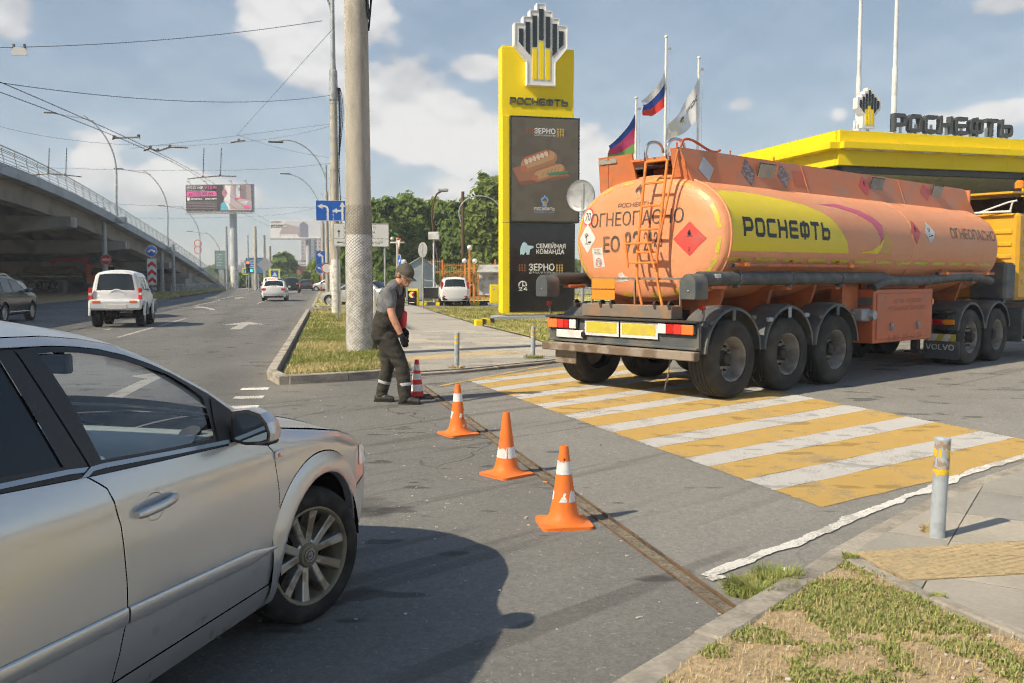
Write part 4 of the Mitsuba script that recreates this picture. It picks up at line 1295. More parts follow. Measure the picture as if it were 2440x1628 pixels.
# livery on the right side
side_decal('yellow_field', Polygon([(-.08, 1.97), (2.93, 1.99), (2.86, 2.16), (2.69, 2.34), (2.50, 2.50), (2.30, 2.60), (1.9, 2.70), (1.4, 2.755), (.8, 2.80), (.2, 2.80), (-.08, 2.775)]), 'tank_yellow')
side_decal('magenta_crescent', Polygon([(2.40, 2.73), (2.9, 2.70), (3.35, 2.625), (3.7, 2.49), (3.86, 2.32), (3.94, 2.16), (4.02, 2.30), (4.0, 2.46), (3.84, 2.58), (3.5, 2.69), (3.0, 2.76)]), 'decal_magenta', .005)
side_decal('yellow_crescent', Polygon([(3.28, 2.01), (3.62, 2.05), (3.86, 2.14), (3.99, 2.24), (3.93, 2.10), (3.82, 2.0)]), 'tank_yellow', .0055)
side_decal('ochre_crescent', Polygon([(3.82, 2.0), (3.93, 2.10), (3.995, 2.25), (3.995, 2.42), (4.10, 2.36), (4.18, 2.31), (4.25, 2.18), (4.22, 2.0)]), 'ochre', .005)
mat('ochre', worn((.68, .36, .06), (.60, .35, .12), 5.0), .4, coat=.2)
side_decal('lettering', fit_w(letters('РОСНЕФТЬ', .262, 1.0, .215, .24), .19, 2.36, 2.165), 'decal_black', .0075, .06)
wrap_text('warning_text', 'ОГНЕОПАСНО', 6.47, 8.38, 2.325, .19, on_side, 'decal_grey')
dia = lambda cx, cz, a, b: Polygon([(cx, cz - b), (cx + a, cz), (cx, cz + b), (cx - a, cz)])
FL = Polygon([(-.35, -.05), (.35, -.05), (.42, .25), (.30, .50), (.22, .35), (.20, .75), (.02, 1.0), (.0, .6), (-.14, .85), (-.25, .55), (-.30, .65), (-.42, .35)]).buffer(0)
flame = lambda cx, cz, s: unary_union([aff.translate(aff.scale(FL, s * .42, s * .5, origin=(0, 0)), cx, cz).buffer(0), sbox(cx - s * .3, cz - s * .12, cx + s * .3, cz - s * .07)])
TREE = unary_union([LineString(q).buffer(.035) for q in (((-.2, -.45), (-.15, .35)), ((-.15, 0), (-.45, .4)), ((-.15, .1), (.1, .5)), ((-.35, .25), (-.3, .5)), ((-.16, .2), (-.1, .55)), ((.0, .3), (.18, .35)))] + [Polygon([(-.55, -.5), (-.2, -.42), (.55, -.5)]), Polygon([(.1, -.35), (.3, -.2), (.55, -.28), (.62, -.1), (.60, -.40), (.3, -.42)]).buffer(0)])
env = lambda cx, cz, sx, sz: aff.translate(aff.scale(TREE, sx, sz, origin=(0, 0)), cx, cz)
side_decal('flammable_sign', dia(5.125, 2.39, .178, .205), 'decal_red', .006)
side_decal('flame', flame(5.125, 2.42, .17), 'decal_black', .009, .05)
side_decal('environment_sign', dia(5.645, 2.395, .195, .195), 'decal_white', .006)
side_decal('tree_and_fish', env(5.645, 2.395, .15, .15), 'decal_black', .009, .05)
for k in range(13):
    x0 = -.12 + .66 * k
    side_decal('reflex_strip', Polygon([(x0, 1.843), (x0 + .5, 1.843), (x0 + .5, 1.893), (x0, 1.893)]), 'reflex_yellow', .005)
# rear dome: u = -y runs to the right as seen from behind
wrap_text('warning_text', 'ОГНЕОПАСНО', -1.09, .67, 2.365, .20, on_rear, 'decal_grey')
rear_decal('lettering', fit_w(letters('РОСНЕФТЬ', .062, 1.12, .18, .24), -.52, .10, 2.622), 'decal_grey', .005)
wrap_text('fleet_number', 'ЕО', -.80, -.46, 1.995, .22, on_rear, 'decal_grey', True)
wrap_text('fleet_number', '92', -.36, -.08, 1.975, .29, on_rear, 'decal_grey', True)
wrap_text('fleet_number', '21', -.0, .16, 1.985, .26, on_rear, 'decal_grey', True)
wrap_text('fleet_number', '23', .18, .33, 2.05, .20, on_rear, 'decal_grey', True)
rear_decal('speed_sticker', Point(-1.17, 2.53).buffer(.135), 'decal_red', .004)
rear_decal('speed_sticker_face', Point(-1.17, 2.53).buffer(.110), 'decal_white', .006)
wrap_text('speed_number', '70', -1.235, -1.105, 2.47, .12, lambda u, v, o: on_rear(u, v, o + .003), 'decal_black')
rear_decal('environment_sign', dia(-1.165, 2.205, .20, .222), 'decal_white', .005)
rear_decal('tree_and_fish', env(-1.165, 2.20, .145, .16), 'decal_black', .008)
rear_decal('flammable_sign', dia(.77, 2.14, .262, .232), 'decal_red', .005)
rear_decal('flame', flame(.77, 2.19, .16), 'decal_black', .008)
wrap_text('class_number', '3', .755, .785, 1.975, .045, lambda u, v, o: on_rear(u, v, o + .003), 'decal_black')
rear_decal('notice', Polygon([(-1.05, 2.055), (-.83, 2.06), (-.775, 1.775), (-1.02, 1.755)]), 'decal_white', .005)
rear_decal('notice_ring', Point(-.905, 1.845).buffer(.066).difference(Point(-.905, 1.845).buffer(.052)), 'decal_red', .008)
wrap_text('notice_number', '70', -.945, -.865, 1.815, .06, lambda u, v, o: on_rear(u, v, o + .003), 'decal_black')
for k in range(5):
    rear_decal('notice_line', sbox(-1.02 + .006 * k, 2.03 - .018 * k, -.86 + .008 * k, 2.036 - .018 * k), 'decal_grey', .008)
rear_decal('patch', Polygon([(-.62, 1.60), (-.52, 1.63), (-.50, 1.68), (-.42, 1.70), (-.36, 1.60), (-.45, 1.55), (-.60, 1.56)]), 'dirty_white', .004)
rear_decal('patch', sbox(-.48, 1.565, -.32, 1.635), 'decal_white', .007)
eo, ed, eyl = emblem(.24)
mv = lambda q: aff.translate(q, -.15, 2.72)
for q in ed:
    rear_decal('emblem_bar', mv(q), 'decal_grey', .006)
for q in eyl:
    rear_decal('emblem_bar', mv(q), 'cream', .006)
mat('cream', (.72, .55, .30), .45)
for a in list(np.linspace(20, 160, 8)) + list(np.linspace(168, 372, 12)):
    c_, s_ = math.cos(math.radians(a)), math.sin(math.radians(a))
    q = .925
    cu, cv = -YC + TA * q * float(sgp(np.array(c_))), TZ + TB * q * float(sgp(np.array(s_)))
    du, dv = -TA * s_ * abs(c_) ** .3 - .0, TB * c_
    ang = math.degrees(math.atan2(dv, -TA * s_))
    rear_decal('reflex_strip', aff.rotate(sbox(cu - .11, cv - .026, cu + .11, cv + .026), ang), 'reflex_yellow' if not 30 < a < 150 else 'reflex_faded', .004)
mat('reflex_faded', worn((.72, .40, .10), (.70, .34, .13), 9.0), .4)

# coaming box on top of the tank, open at the back where the ladder arrives
yb = lambda z, s: YC + s * (.83 - .16 * (z - 2.80) / .57)
zt, zb_ = 3.38, 2.80
side_w = lambda s: MB().add(np.array([[-.10, yb(zb_, s), zb_], [8.85, yb(zb_, s), zb_], [8.62, yb(zt, s), zt], [-.27, yb(zt, s), zt],
                                     [-.10, yb(zb_, s) - s * .03, zb_], [8.85, yb(zb_, s) - s * .03, zb_], [8.62, yb(zt, s) - s * .03, zt], [-.27, yb(zt, s) - s * .03, zt]]),
                            np.array([[0, 1, 2], [0, 2, 3], [7, 6, 5], [7, 5, 4], [3, 2, 6], [3, 6, 7], [0, 3, 7], [0, 7, 4], [1, 5, 6], [1, 6, 2]]) if s < 0 else np.array([[2, 1, 0], [3, 2, 0], [5, 6, 7], [4, 5, 7], [6, 2, 3], [7, 6, 3], [7, 3, 0], [4, 7, 0], [6, 5, 1], [2, 6, 1]]))
boxr = TP('coaming', side_w(-1), 'box_orange')
TP('coaming', side_w(1), 'box_orange')
rw = lambda y0, y1: MB().add(np.array([[-.09, y0[0], zb_], [-.09, y1[0], zb_], [-.26, y1[1], zt], [-.26, y0[1], zt], [-.06, y0[0], zb_], [-.06, y1[0], zb_], [-.23, y1[1], zt], [-.23, y0[1], zt]]), np.array([[0, 1, 2], [0, 2, 3], [7, 6, 5], [7, 5, 4], [3, 2, 6], [3, 6, 7], [0, 3, 7], [0, 7, 4], [1, 5, 6], [1, 6, 2]]))
TP('coaming_rear', rw((1.06, .95), (.30, .30)), 'box_orange')
TP('coaming_rear', rw((-.36, -.40), (-.73, -.57)), 'box_orange')
TP('coaming_recess', MB().box((.25, -.03, 3.0), (.03, .68, .7)).box((0, -.03, 3.27), (.55, .68, .03)).box((.08, -.03, 2.9), (.4, .68, .02)), 'box_orange')
TP('coaming_front', MB().box((8.7, YC, 3.08), (.04, 1.5, .56)), 'box_orange')
TP('walkway', MB().box((4.3, YC, 3.20), (8.6, 1.36, .03)), 'mud_grey')
for x in (1.1, 2.9, 4.7, 6.6):
    TP('manhole', MB().lathe([(.28, 3.21), (.28, 3.30), (.24, 3.33), (.001, 3.34)], pl(x, YC), 24), 'mud_grey', 30)
for x in (2.75, 5.9):
    TP('coaming_seam', MB().bar((x, yb(zb_, -1) - .004, zb_ + .03), (x - .05, yb(zt, -1) - .004, zt), .012, .008), 'box_orange')
TP('maker_plate', MB().box((-.245, .77, 3.32), (.012, .34, .085), fr((0, 0, 0), (1, 0, 0), (.28, 0, 1)) if 0 else None, ch=.003), 'silver_panel')
# plates on the coaming's right wall
cn = np.array([0, -1, -.16 / .57])


def on_box(x, z, off):
    return np.c_[x - (z - zb_) / (zt - zb_) * .0, yb(z, -1) - off, z]


def box_decal(name, p, m, off=.006, parent=boxr, sheet=True):
    v, f = bend(p, lambda x, z: on_box(x, z, off), .3)
    return TP(name, MB().add(v, f), m, False, parent)


skew = lambda cx, cz, a, b: Polygon([(cx + .01, cz - b), (cx + a, cz + .015), (cx, cz + b), (cx - a, cz - .015)])
box_decal('hazard_diamond', skew(.22, 3.12, .18, .175), 'grey_card')
mat('grey_card', (.55, .56, .57), .5)
mat('old_film', worn((.18, .12, .12), (.34, .28, .27), 30.0, .5, .56), .4)
box_decal('hazard_diamond', skew(1.22, 3.15, .18, .205), 'old_film')
box_decal('hazard_diamond', skew(2.13, 3.16, .17, .195), 'old_film')
box_decal('hazard_diamond', skew(4.58, 3.175, .20, .17), 'decal_red')
box_decal('hazard_diamond', skew(6.83, 3.21, .21, .165), 'decal_red')
box_decal('flame', flame(4.58, 3.20, .14), 'decal_black', .009)
box_decal('flame', flame(6.83, 3.23, .14), 'decal_magenta', .009)
box_decal('paint_patch', sbox(2.40, 3.03, 2.78, 3.27), 'cabinet_orange')
for x0, x1, z0, z1, m in ((1.44, 1.86, 3.02, 3.31, 'silver_panel'), (4.76, 5.19, 3.06, 3.34, 'steel_blue'), (7.06, 7.47, 3.07, 3.36, 'silver_panel')):
    k = MB()
    p0, p1 = on_box(np.array([(x0 + x1) / 2]), np.array([(z0 + z1) / 2]), .02)[0], 0
    M = fr(p0, (1, 0, 0), (0, -1, -.28))
    TP('number_plate_holder', MB().box((0, 0, 0), (x1 - x0, z1 - z0, .022), M, ch=.004), 'dark_grey', False, boxr)
    TP('number_plate', MB().box((0, 0, .013), (x1 - x0 - .03, z1 - z0 - .03, .008), M), m, False, boxr)
mat('steel_blue', worn((.20, .24, .25), (.26, .29, .28), 7.0), .5)

# ladder with hoops, folding foot part, top handrail
lx = -.52
lad = TP('ladder', MB().tube([(lx + .10, -.12, 3.30), (lx, -.05, 1.9), (lx - .05, -.10, 1.6), (lx - .05, -.20, 1.22)], .020, 8), 'orange_paint', True)
TP('ladder_rail', MB().tube([(lx + .10, -.50, 3.30), (lx, -.41, 1.9), (lx - .05, -.46, 1.6), (lx - .05, -.56, 1.22)], .020, 8), 'orange_paint', True, lad)
for z in (3.21, 2.91, 2.60, 2.28, 1.97):
    q = np.interp(z, [1.9, 3.3], [0, 1])
    TP('rung', MB().bar((lx + .1 * q, -.05 - .07 * q, z), (lx + .1 * q, -.41 - .09 * q, z), .032, .032, ch=.006), 'orange_paint', False, lad)
fl = TP('folding_ladder', MB().tube([(lx - .07, .12, 2.2), (lx - .09, .03, 1.76)], .017, 8), 'orange_paint', True)
TP('folding_rail', MB().tube([(lx - .07, -.26, 2.2), (lx - .09, -.45, 1.74)], .017, 8), 'orange_paint', True, fl)
for z in (2.09, 1.82):
    q = (2.2 - z) / .44
    TP('rung', MB().bar((lx - .08, .12 - .12 * q, z), (lx - .08, -.38 - .1 * q, z), .035, .03, ch=.006), 'orange_paint', False, fl)
TP('ladder_brace', MB().tube([(-.36, -.62, 3.34), (lx, -.42, 2.02)], .014, 8), 'orange_paint', True)
for y in (-.12, -.50):
    TP('hoop', MB().tube(spline([(lx + .10, y, 3.2), (lx + .09, y, 3.38), (lx + .13, y - .01, 3.455), (lx + .22, y - .02, 3.49), (lx + .34, y - .03, 3.475), (lx + .42, y - .03, 3.36)], 18), .021, 10), 'chrome', True, lad)
hr = TP('handrail', MB().tube(spline([(-.30, -.62, 3.38), (-.28, -.62, 3.44), (-.18, -.60, 3.49), (.1, -.57, 3.475), (.7, -.52, 3.43)], 18), .018, 8), 'red_rail', True)
mat('red_rail', worn((.55, .10, .04), (.6, .2, .07), 8.0), .5)
for x in (-.3, .9, 2.0):
    TP('post', MB().cyl((x, -.55, 3.30), (x, -.55, 3.44), .012, n=8), 'red_rail', True, hr)

# rear frame
rb = -.72
TP('bumper_bar', MB().box((rb - .08, YC, .61), (.13, 2.84, .115), ch=.012), 'rusty_bar')
TP('rear_panel', MB().box((rb + .02, YC, .86), (.05, 2.78, .36)).box((rb - .01, YC, .70), (.09, 2.78, .03), ch=.006), 'mud_grey')
TP('top_angle', MB().box((rb + .02, YC, 1.045), (.22, 2.82, .025), ch=.006), 'chassis')
TP('rust_beam', MB().box((rb + .18, .05, 1.155), (.24, 1.66, .175), ch=.008), 'rust_box')
for y in (1.02, .50, .30, -.5, -.75):
    TP('beam_lug', MB().lathe([(.05, 0), (.05, .03), (.001, .03)], fr((rb + .1, y, 1.255), (1, 0, 0), (0, 1, 0)), 14).box((rb + .1, y, 1.22), (.10, .05, .06), ch=.01), 'chassis', 30)
for y0, o in ((1.17, -1), (-.95, 1)):
    lamp = TP('tail_light', MB().box((rb - .03, y0, .945), (.06, .62, .155), ch=.02), 'black_plastic')
    for (a, b), m in (((-.30, -.10), 'lamp_amber_lit'), ((-.10, .03), 'lamp_red_lit'), ((.03, .15), 'lamp_red'), ((.15, .295), 'lamp_clear')):
        TP('lens', MB().box((rb - .063, y0 + o * (a + b) / 2, .945), (.02, b - a - .006, .13), ch=.012), m, False, lamp)
scene['lamp_red_lit'] = {'type': 'twosided', 'bsdf': {'type': 'principled', 'base_color': {'type': 'rgb', 'value': [.85, .045, .03]}, 'roughness': .2, 'clearcoat': 1.0}}
mat('lamp_amber_lit', (.9, .22, .05), .2, coat=1.0)
for y0, y1 in ((.72, .06), (.03, -.64)):
    pp = TP('marker_plate', MB().box((rb - .035, (y0 + y1) / 2, .905), (.012, y0 - y1, .22), ch=.003), 'dirty_white')
    TP('marker_field', MB().box((rb - .043, (y0 + y1) / 2, .915), (.006, y0 - y1 - .075, .15)), 'reflex_yellow', False, pp)
TP('number_plate', MB().box((rb - .035, 1.03, .80), (.012, .56, .115), ch=.003), 'decal_white')
TP('plate_lamp', MB().box((rb - .05, .74, .80), (.06, .07, .09), ch=.02), 'black_plastic')
TP('mudflap', MB().box((rb + .02, 1.17, .46), (.025, .44, .22), ch=.02), 'rusty_bar')
for y, s in ((1.53, 1), (-1.33, -1)):
    ml = TP('marker_arm', MB().tube(spline([(rb + .05, y - s * .16, 1.06), (rb + .04, y - s * .02, 1.08), (rb + .03, y, 1.16), (rb + .02, y, 1.22)], 10), .018, 8), 'mud_grey', True)
    TP('marker_lamp', MB().cyl((rb - .02, y, 1.235), (rb + .04, y, 1.235), .034, n=14), 'lamp_red', 40, ml)
pf = TP('placard_rail', MB().bar((rb + .2, .80, 1.61), (rb + .2, -.84, 1.60), .02, .03).bar((rb + .2, .80, 1.61), (rb + .2, .80, 1.24), .02, .03).bar((rb + .2, -.02, 1.61), (rb + .2, -.02, 1.24), .02, .025).bar((rb + .2, -.82, 1.60), (rb + .2, -.82, 1.24), .02, .03), 'rust_box')
TP('hazard_placard', MB().box((rb + .17, .555, 1.455), (.01, .45, .30), ch=.002), 'orange_flat', False, pf)
TP('placard_line', MB().box((rb + .163, .555, 1.455), (.006, .45, .014)), 'chassis', False, pf)
mat('orange_flat', (.82, .29, .03), .5)
ch = TP('chain', MB(), 'galv') if 0 else None
chm = MB()
for k in range(13):
    a = np.linspace(0, 2 * np.pi, 9)[:-1]
    q = np.c_[.010 * np.cos(a), .02 * np.sin(a)]
    z = .56 - .034 * k
    x = rb + .02 - .0007 * k ** 2
    pts = np.c_[np.full(8, x), -.80 + q[:, 0], z + q[:, 1]] if k % 2 else np.c_[x + q[:, 0], np.full(8, -.80), z + q[:, 1]]
    chm.tube(pts, .0045, 5, closed=True)
TP('chain', chm, 'rusty_bar', True, kind='stuff')

# side hoses in square-ended tubes
for y, s in ((-1.26, -1), (1.46, 1)):
    TP('hose_cap', MB(fr((rb - .16, y, 1.335), (0, -1, 0), (-1, 0, 0))).prism(aff.translate(Polygon([(-.125, 0), (.125, 0), (.125, .22), (.09, .30), (.0, .335), (-.09, .30), (-.125, .22)]), 0, 0), .10) if 0 else MB().add(*(lambda ring: (np.vstack([np.c_[np.full(len(ring), xx), y + ring[:, 0] * k, 1.335 + .16 + (ring[:, 1] - .16) * k] for xx, k in ((-.93, .0), (-.93, .92), (-.91, 1), (-.68, 1), (-.68, .0))]), np.array([[i * len(ring) + j, i * len(ring) + (j + 1) % len(ring), (i + 1) * len(ring) + (j + 1) % len(ring), (i + 1) * len(ring) + j] for i in range(4) for j in range(len(ring))])))(np.array(rrect(-.13, 0, .13, .22, .02).union(Point(0, .2).buffer(.13)).exterior.coords)[:-1])), 'mud_grey', 30)
    TP('cap_bolt', MB().ball((-.94, y - .02, 1.45), .012, 8), 'galv')
    hs = TP('hose_tube', MB().tube([(-.70, y, 1.605), (4.0, y, 1.615)], .092, 20).tube(spline([(4.0, y, 1.615), (4.10, y, 1.60), (4.16, y - s * .05, 1.54)], 8), .092, 20) if s < 0 else MB().tube([(-.70, y, 1.605), (4.0, y, 1.615)], .092, 20), 'hose_grey', 50)
    if s < 0:
        TP('hose_tube', MB().tube(spline([(3.72, y, 1.47), (3.85, y - .03, 1.52), (4.1, y - .02, 1.56), (5, y, 1.565), (8.1, y, 1.585), (8.25, y, 1.56)], 30), .085, 20), 'hose_grey', 50)
    for x in (.1, 1.35, 2.7):
        TP('clamp', MB().lathe([(.093, -.02), (.101, -.02), (.101, .02), (.093, .02)], fr((x, y, 1.61), (0, 0, 1), (1, 0, 0)), 24).box((x, y, 1.50), (.06, .09, .05), ch=.01), 'mud_grey', 40, hs)
    for x in (5.6, 7.3):
        if s < 0:
            TP('clamp', MB().lathe([(.086, -.02), (.094, -.02), (.094, .02), (.086, .02)], fr((x, y, 1.57), (0, 0, 1), (1, 0, 0)), 24), 'mud_grey', 40, hs)
    TP('hose_bracket', MB().box((-.3, y + s * -.06, 1.49), (.34, .16, .05), ch=.01).box((1.35, y + s * -.25, 1.47), (.10, .5, .05)).box((2.7, y + s * -.25, 1.47), (.10, .5, .05)), 'frame_orange')
TP('sticker', MB().box((-.42, -1.345, 1.63), (.13, .012, .07), ch=.004), 'decal_white')
for x0, x1, z in ((-.05, 3.3, 1.785), (5.95, 8.3, 1.69)):
    st = TP('step_rail', MB().tube([(x0, -1.30, z), (x1, -1.30, z + .01)], .026, 10), 'frame_orange', True)
    for x in np.arange(x0 + .2, x1, 1.25):
        TP('bracket', MB().tube(spline([(x, -1.30, z), (x, -1.29, z + .07), (x + .02, -1.22, z + .06)], 6), .016, 6), 'frame_orange', True, st)
    for x in (x0 + .28, x1 - .35):
        TP('side_lamp', MB().box((x, -1.325, z + .01), (.12, .05, .06), ch=.01), 'lamp_orange', False, st)
    TP('rail_end', MB().cyl((x0 - .04, -1.30, z), (x0 + .02, -1.30, z), .03, n=10), 'chassis', True, st)

# chassis, saddles, axles
cf = TP('chassis', MB().box((4.0, .55, 1.02), (9.2, .12, .28)).box((4.0, -.35, 1.02), (9.2, .12, .28)).box((4.0, YC, 1.15), (9.0, .8, .05)), 'chassis')
for x in (.2, 1.35, 2.5, 3.5, 6.2, 7.6):
    TP('saddle', MB().prism(Polygon([(-.95, 1.10), (.95, 1.10), (1.12, 1.62), (.95, 1.70), (-.95, 1.70), (-1.12, 1.62)]), .07, fr((x, YC, 0), (0, 1, 0), (1, 0, 0))), 'frame_orange')
for x in (0, 1.32, 2.62):
    TP('axle', MB().cyl((x, -1.0, .535), (x, 1.2, .535), .07, n=14), 'chassis', True)
    for y in (-.45, .65):
        TP('air_spring', MB().lathe([(.13, .62), (.15, .70), (.12, .78), (.15, .86), (.12, .92)], pl(x + .3, y), 16), 'rubber', 30)
        TP('trailing_arm', MB().bar((x - .45, y, .78), (x + .35, y, .55), .09, .08), 'chassis')
TP('skirt_plate', MB().box((4.75, -1.05, 1.60), (1.95, .03, .32)).box((3.45, -.95, 1.4), (.5, .2, .75)), 'frame_orange')
TP('landing_leg', MB().box((6.35, -.75, .75), (.13, .13, .9), ch=.01).box((6.35, -.75, .28), (.28, .28, .04)), 'chassis')
TP('landing_leg', MB().box((6.35, .95, .75), (.13, .13, .9), ch=.01).box((6.35, .95, .28), (.28, .28, .04)), 'chassis')
TP('spare_rack', MB().box((5.2, .9, .85), (1.6, .5, .5), ch=.03), 'chassis')

# cabinet on the right side
cb = TP('cabinet', MB().box((4.76, -.985, 1.0), (2.06, .62, .87), ch=.012), 'cabinet_orange')
cd = TP('cabinet_door', MB().box((4.77, -1.302, .995), (1.90, .022, .74), ch=.008), 'cabinet_orange', False, tr)
for x in (4.30, 5.22):
    TP('latch', MB().box((x, -1.325, .82), (.085, .028, .125), ch=.008).box((x, -1.345, .80), (.05, .02, .06), ch=.006), 'galv', False, cd)
for x in (4.1, 5.5):
    TP('rivet', MB().ball((x, -1.318, 1.30), .014, 8), 'galv', False, cd)
fdm = lambda z: face((0, -1.3135, z), (1, 0, 0))
for s, x0, x1, z, h in (('АО "НК-РОСНЕФТЬ"-', 4.36, 5.42, 1.205, .07), ('КУБАНЬНЕФТЕПРОДУКТ', 4.16, 5.52, 1.085, .07), ('8-861-201-67-39', 4.20, 5.36, .60, .085), ('8-861-201-67-29', 4.20, 5.36, .51, .0)):
    if h:
        TP('lettering', MB().text(s, h, face((x0, -1.3135, z), (1, 0, 0)), .002, x1 - x0), 'stencil', False, cd)
mat('stencil', (.36, .12, .055), .55)
TP('lettering', MB().text('8-861-201-67-29', .075, face((4.20, -1.3135, .645 + .06 - .07 + .05), (1, 0, 0)), .002, 1.16), 'stencil', False, cd) if 0 else None
TP('side_lamp', MB().box((5.74, -1.32, 1.21), (.06, .02, .10), ch=.006), 'lamp_orange', False, cb)
TP('valve', MB().box((3.58, -1.18, 1.03), (.28, .2, .20), ch=.03).cyl((3.66, -1.28, 1.03), (3.66, -1.36, 1.03), .075, n=16), 'galv', 30)
TP('info_plate', MB().box((3.70, -1.15, 1.24), (.01, .28, .12)), 'mud_grey')


# wheels with dished rims, and fenders
def truck_wheel(parent, M, R, w, rim, dish, n=56, tm='rubber'):
    """z outward; dish > 0: hub standing out, < 0: deep dish."""
    t = part(parent, 'wheel', MB(M).lathe(tyre(R, w, rim, grooves=4), n=n), tm, 50)
    h = w / 2
    d = dish
    part(t, 'rim', MB(M).lathe([(rim * 1.01, h * .82), (rim * 1.015, h * .90), (rim * .97, h * .88), (rim * .93, h * .78), (rim * .86, h * .3), (rim * .83, h * d), (rim * .74, h * d - .01), (rim * .62, h * d + .0), (rim * .60, h * d + .018), (rim * .42, h * d + .022), (.001, h * d + .022)], n=48), 'rim_grey', 35)
    part(t, 'hub', MB(M).lathe([(rim * .36, h * d + .02), (rim * .35, h * d + .07), (rim * .30, h * d + .085), (rim * .28, h * d + .13), (rim * .22, h * d + .145), (.001, h * d + .15)], n=28), 'chassis', 35)
    nu = MB(M)
    for k in range(10):
        a = k * math.pi / 5
        nu.lathe([(.017, 0), (.017, .035), (.011, .05), (.001, .05)], fr((rim * .56 * math.cos(a), rim * .56 * math.sin(a), h * d + .015)), 8)
    part(t, 'wheel_nuts', nu, 'chassis', 30, kind='stuff')
    return t


def fender(parent, c, R, y0, y1, a0, a1, m='mud_grey', lip=.05):
    """An arched mudguard above the wheel centre c = (x, z)."""
    a = np.radians(np.linspace(a0, a1, 28))
    pr = [(R - lip, y0), (R - .012, y0), (R, y0 + .02 * np.sign(y1 - y0)), (R + .012, (y0 * .7 + y1 * .3)), (R + .012, (y0 * .3 + y1 * .7)), (R, y1 - .02 * np.sign(y1 - y0)), (R - .012, y1), (R - lip, y1)]
    V = np.vstack([[(c[0] + r * math.cos(q), y, c[1] + r * math.sin(q)) for r, y in pr] for q in a])
    m_ = len(pr)
    F = np.array([[i * m_ + j, i * m_ + j + 1, (i + 1) * m_ + j + 1, (i + 1) * m_ + j] for i in range(len(a) - 1) for j in range(m_ - 1)])
    return TP('mudguard', MB().add(V, F), m, 40, parent)


WX = (0.0, 1.32, 2.62)
for s, yy in ((-1, -1.31), (1, 1.51)):
    for i, x in enumerate(WX):
        # z axis out of the vehicle
        Mw = tM @ fr((x, yy - s * .1925, .535), (1, 0, 0), (0, s, 0))
        w = truck_wheel(tr, Mw, .535, .385, .297, -.15)
        g = fender(tr, (x, .60), .635, yy + s * .01, yy - s * .46, 3 if i else 3, 177)
        k = MB().box((x - .02, yy + s * .01, 1.13), (.07, .03, .16), ch=.01).box((x + .42, yy + s * .0, 1.08), (.11, .06, .06), ch=.012).box((x - .50, yy + s * .0, 1.04), (.11, .06, .06), ch=.012)
        TP('guard_bracket', k, 'galv' if i == 1 else 'mud_grey', False, tr, kind='stuff')

# ---------------------------------------------------------------- the tractor in front of it
tc = thing('truck_tractor', 'yellow truck tractor coupled to the tank trailer, cut by the right edge of the photo', 'truck')
TC = lambda n, mb, m, s=False, parent=None, **k: part(parent or tc, n, MB(tM).add(np.vstack(mb.V), np.vstack(mb.F)), m, s, **k)
CX = 9.55
mat('cab_yellow', worn((.74, .40, .02), (.68, .38, .05), 3.0), .4, coat=.3)
TC('cab', MB().box((CX + 1.1, YC, 2.05), (2.2, 2.75, 1.75), ch=.06), 'cab_yellow')
for k in range(5):
    z = 1.55 + .25 * k
    TC('cab_rib', MB().box((CX - .005, YC, z), (.05, 2.5, .10), ch=.02).box((CX + 1.0, YC - 1.375, z), (1.6, .03, .10), ch=.012), 'cab_yellow')
TC('roof_fairing', MB().add(np.array([[CX - .25, YC - 1.32, 3.30], [CX - .25, YC + 1.32, 3.30], [CX + 1.9, YC + 1.2, 3.42], [CX + 1.9, YC - 1.2, 3.42], [CX - .25, YC - 1.32, 3.34], [CX - .25, YC + 1.32, 3.34], [CX + 1.9, YC + 1.2, 3.46], [CX + 1.9, YC - 1.2, 3.46]]), BOXF[:0] if 0 else np.array([[0, 1, 2], [0, 2, 3], [6, 5, 4], [7, 6, 4], [0, 4, 5], [0, 5, 1], [3, 7, 4], [3, 4, 0], [1, 5, 6], [1, 6, 2], [2, 6, 7], [2, 7, 3]])).box((CX + 1.5, YC - 1.27, 3.12), (1.0, .03, .4)).box((CX + .9, YC + 1.27, 3.12), (2.2, .03, .4)), 'cab_yellow')
TC('fairing_inside', MB().box((CX + 1.2, YC, 3.13), (.05, 2.5, .4)), 'chassis')
TC('antenna_frame', MB().tube([(CX - .1, -.45, 2.93), (CX - .1, -1.1, 3.14), (CX - .1, -1.25, 3.16)], .02, 6).tube([(CX - .1, -1.12, 2.93), (CX - .1, -1.17, 3.16)], .02, 6).box((CX - .1, -.7, 2.95), (.05, .9, .05)), 'dirty_white', True)
TC('beacon', MB().lathe([(.09, 3.44), (.09, 3.55), (.05, 3.6), (.001, 3.6)], pl(CX + .35, -1.12), 16), 'lamp_orange', 30)
TC('frame_rail', MB().box((8.9, .45, .92), (5.6, .1, .28)).box((8.9, -.35, .92), (5.6, .1, .28)), 'chassis')
TC('fifth_wheel', MB().box((8.1, YC, 1.12), (.9, .9, .1), ch=.03), 'chassis')
TC('air_box', MB().box((9.15, -.95, 1.55), (.5, .7, .75), ch=.05).box((9.0, -1.22, 1.5), (.08, .08, .8), ch=.02), 'mud_grey')
TC('fuel_tank', MB().lathe([(.001, 0), (.30, 0), (.33, .04), (.33, 1.16), (.30, 1.2), (.001, 1.2)], fr((9.9, -1.0, .68), (0, 0, 1), (1, 0, 0)), 24).box((9.7, -1.0, .68), (.06, .7, .7), ch=.02), 'mud_grey', 40)
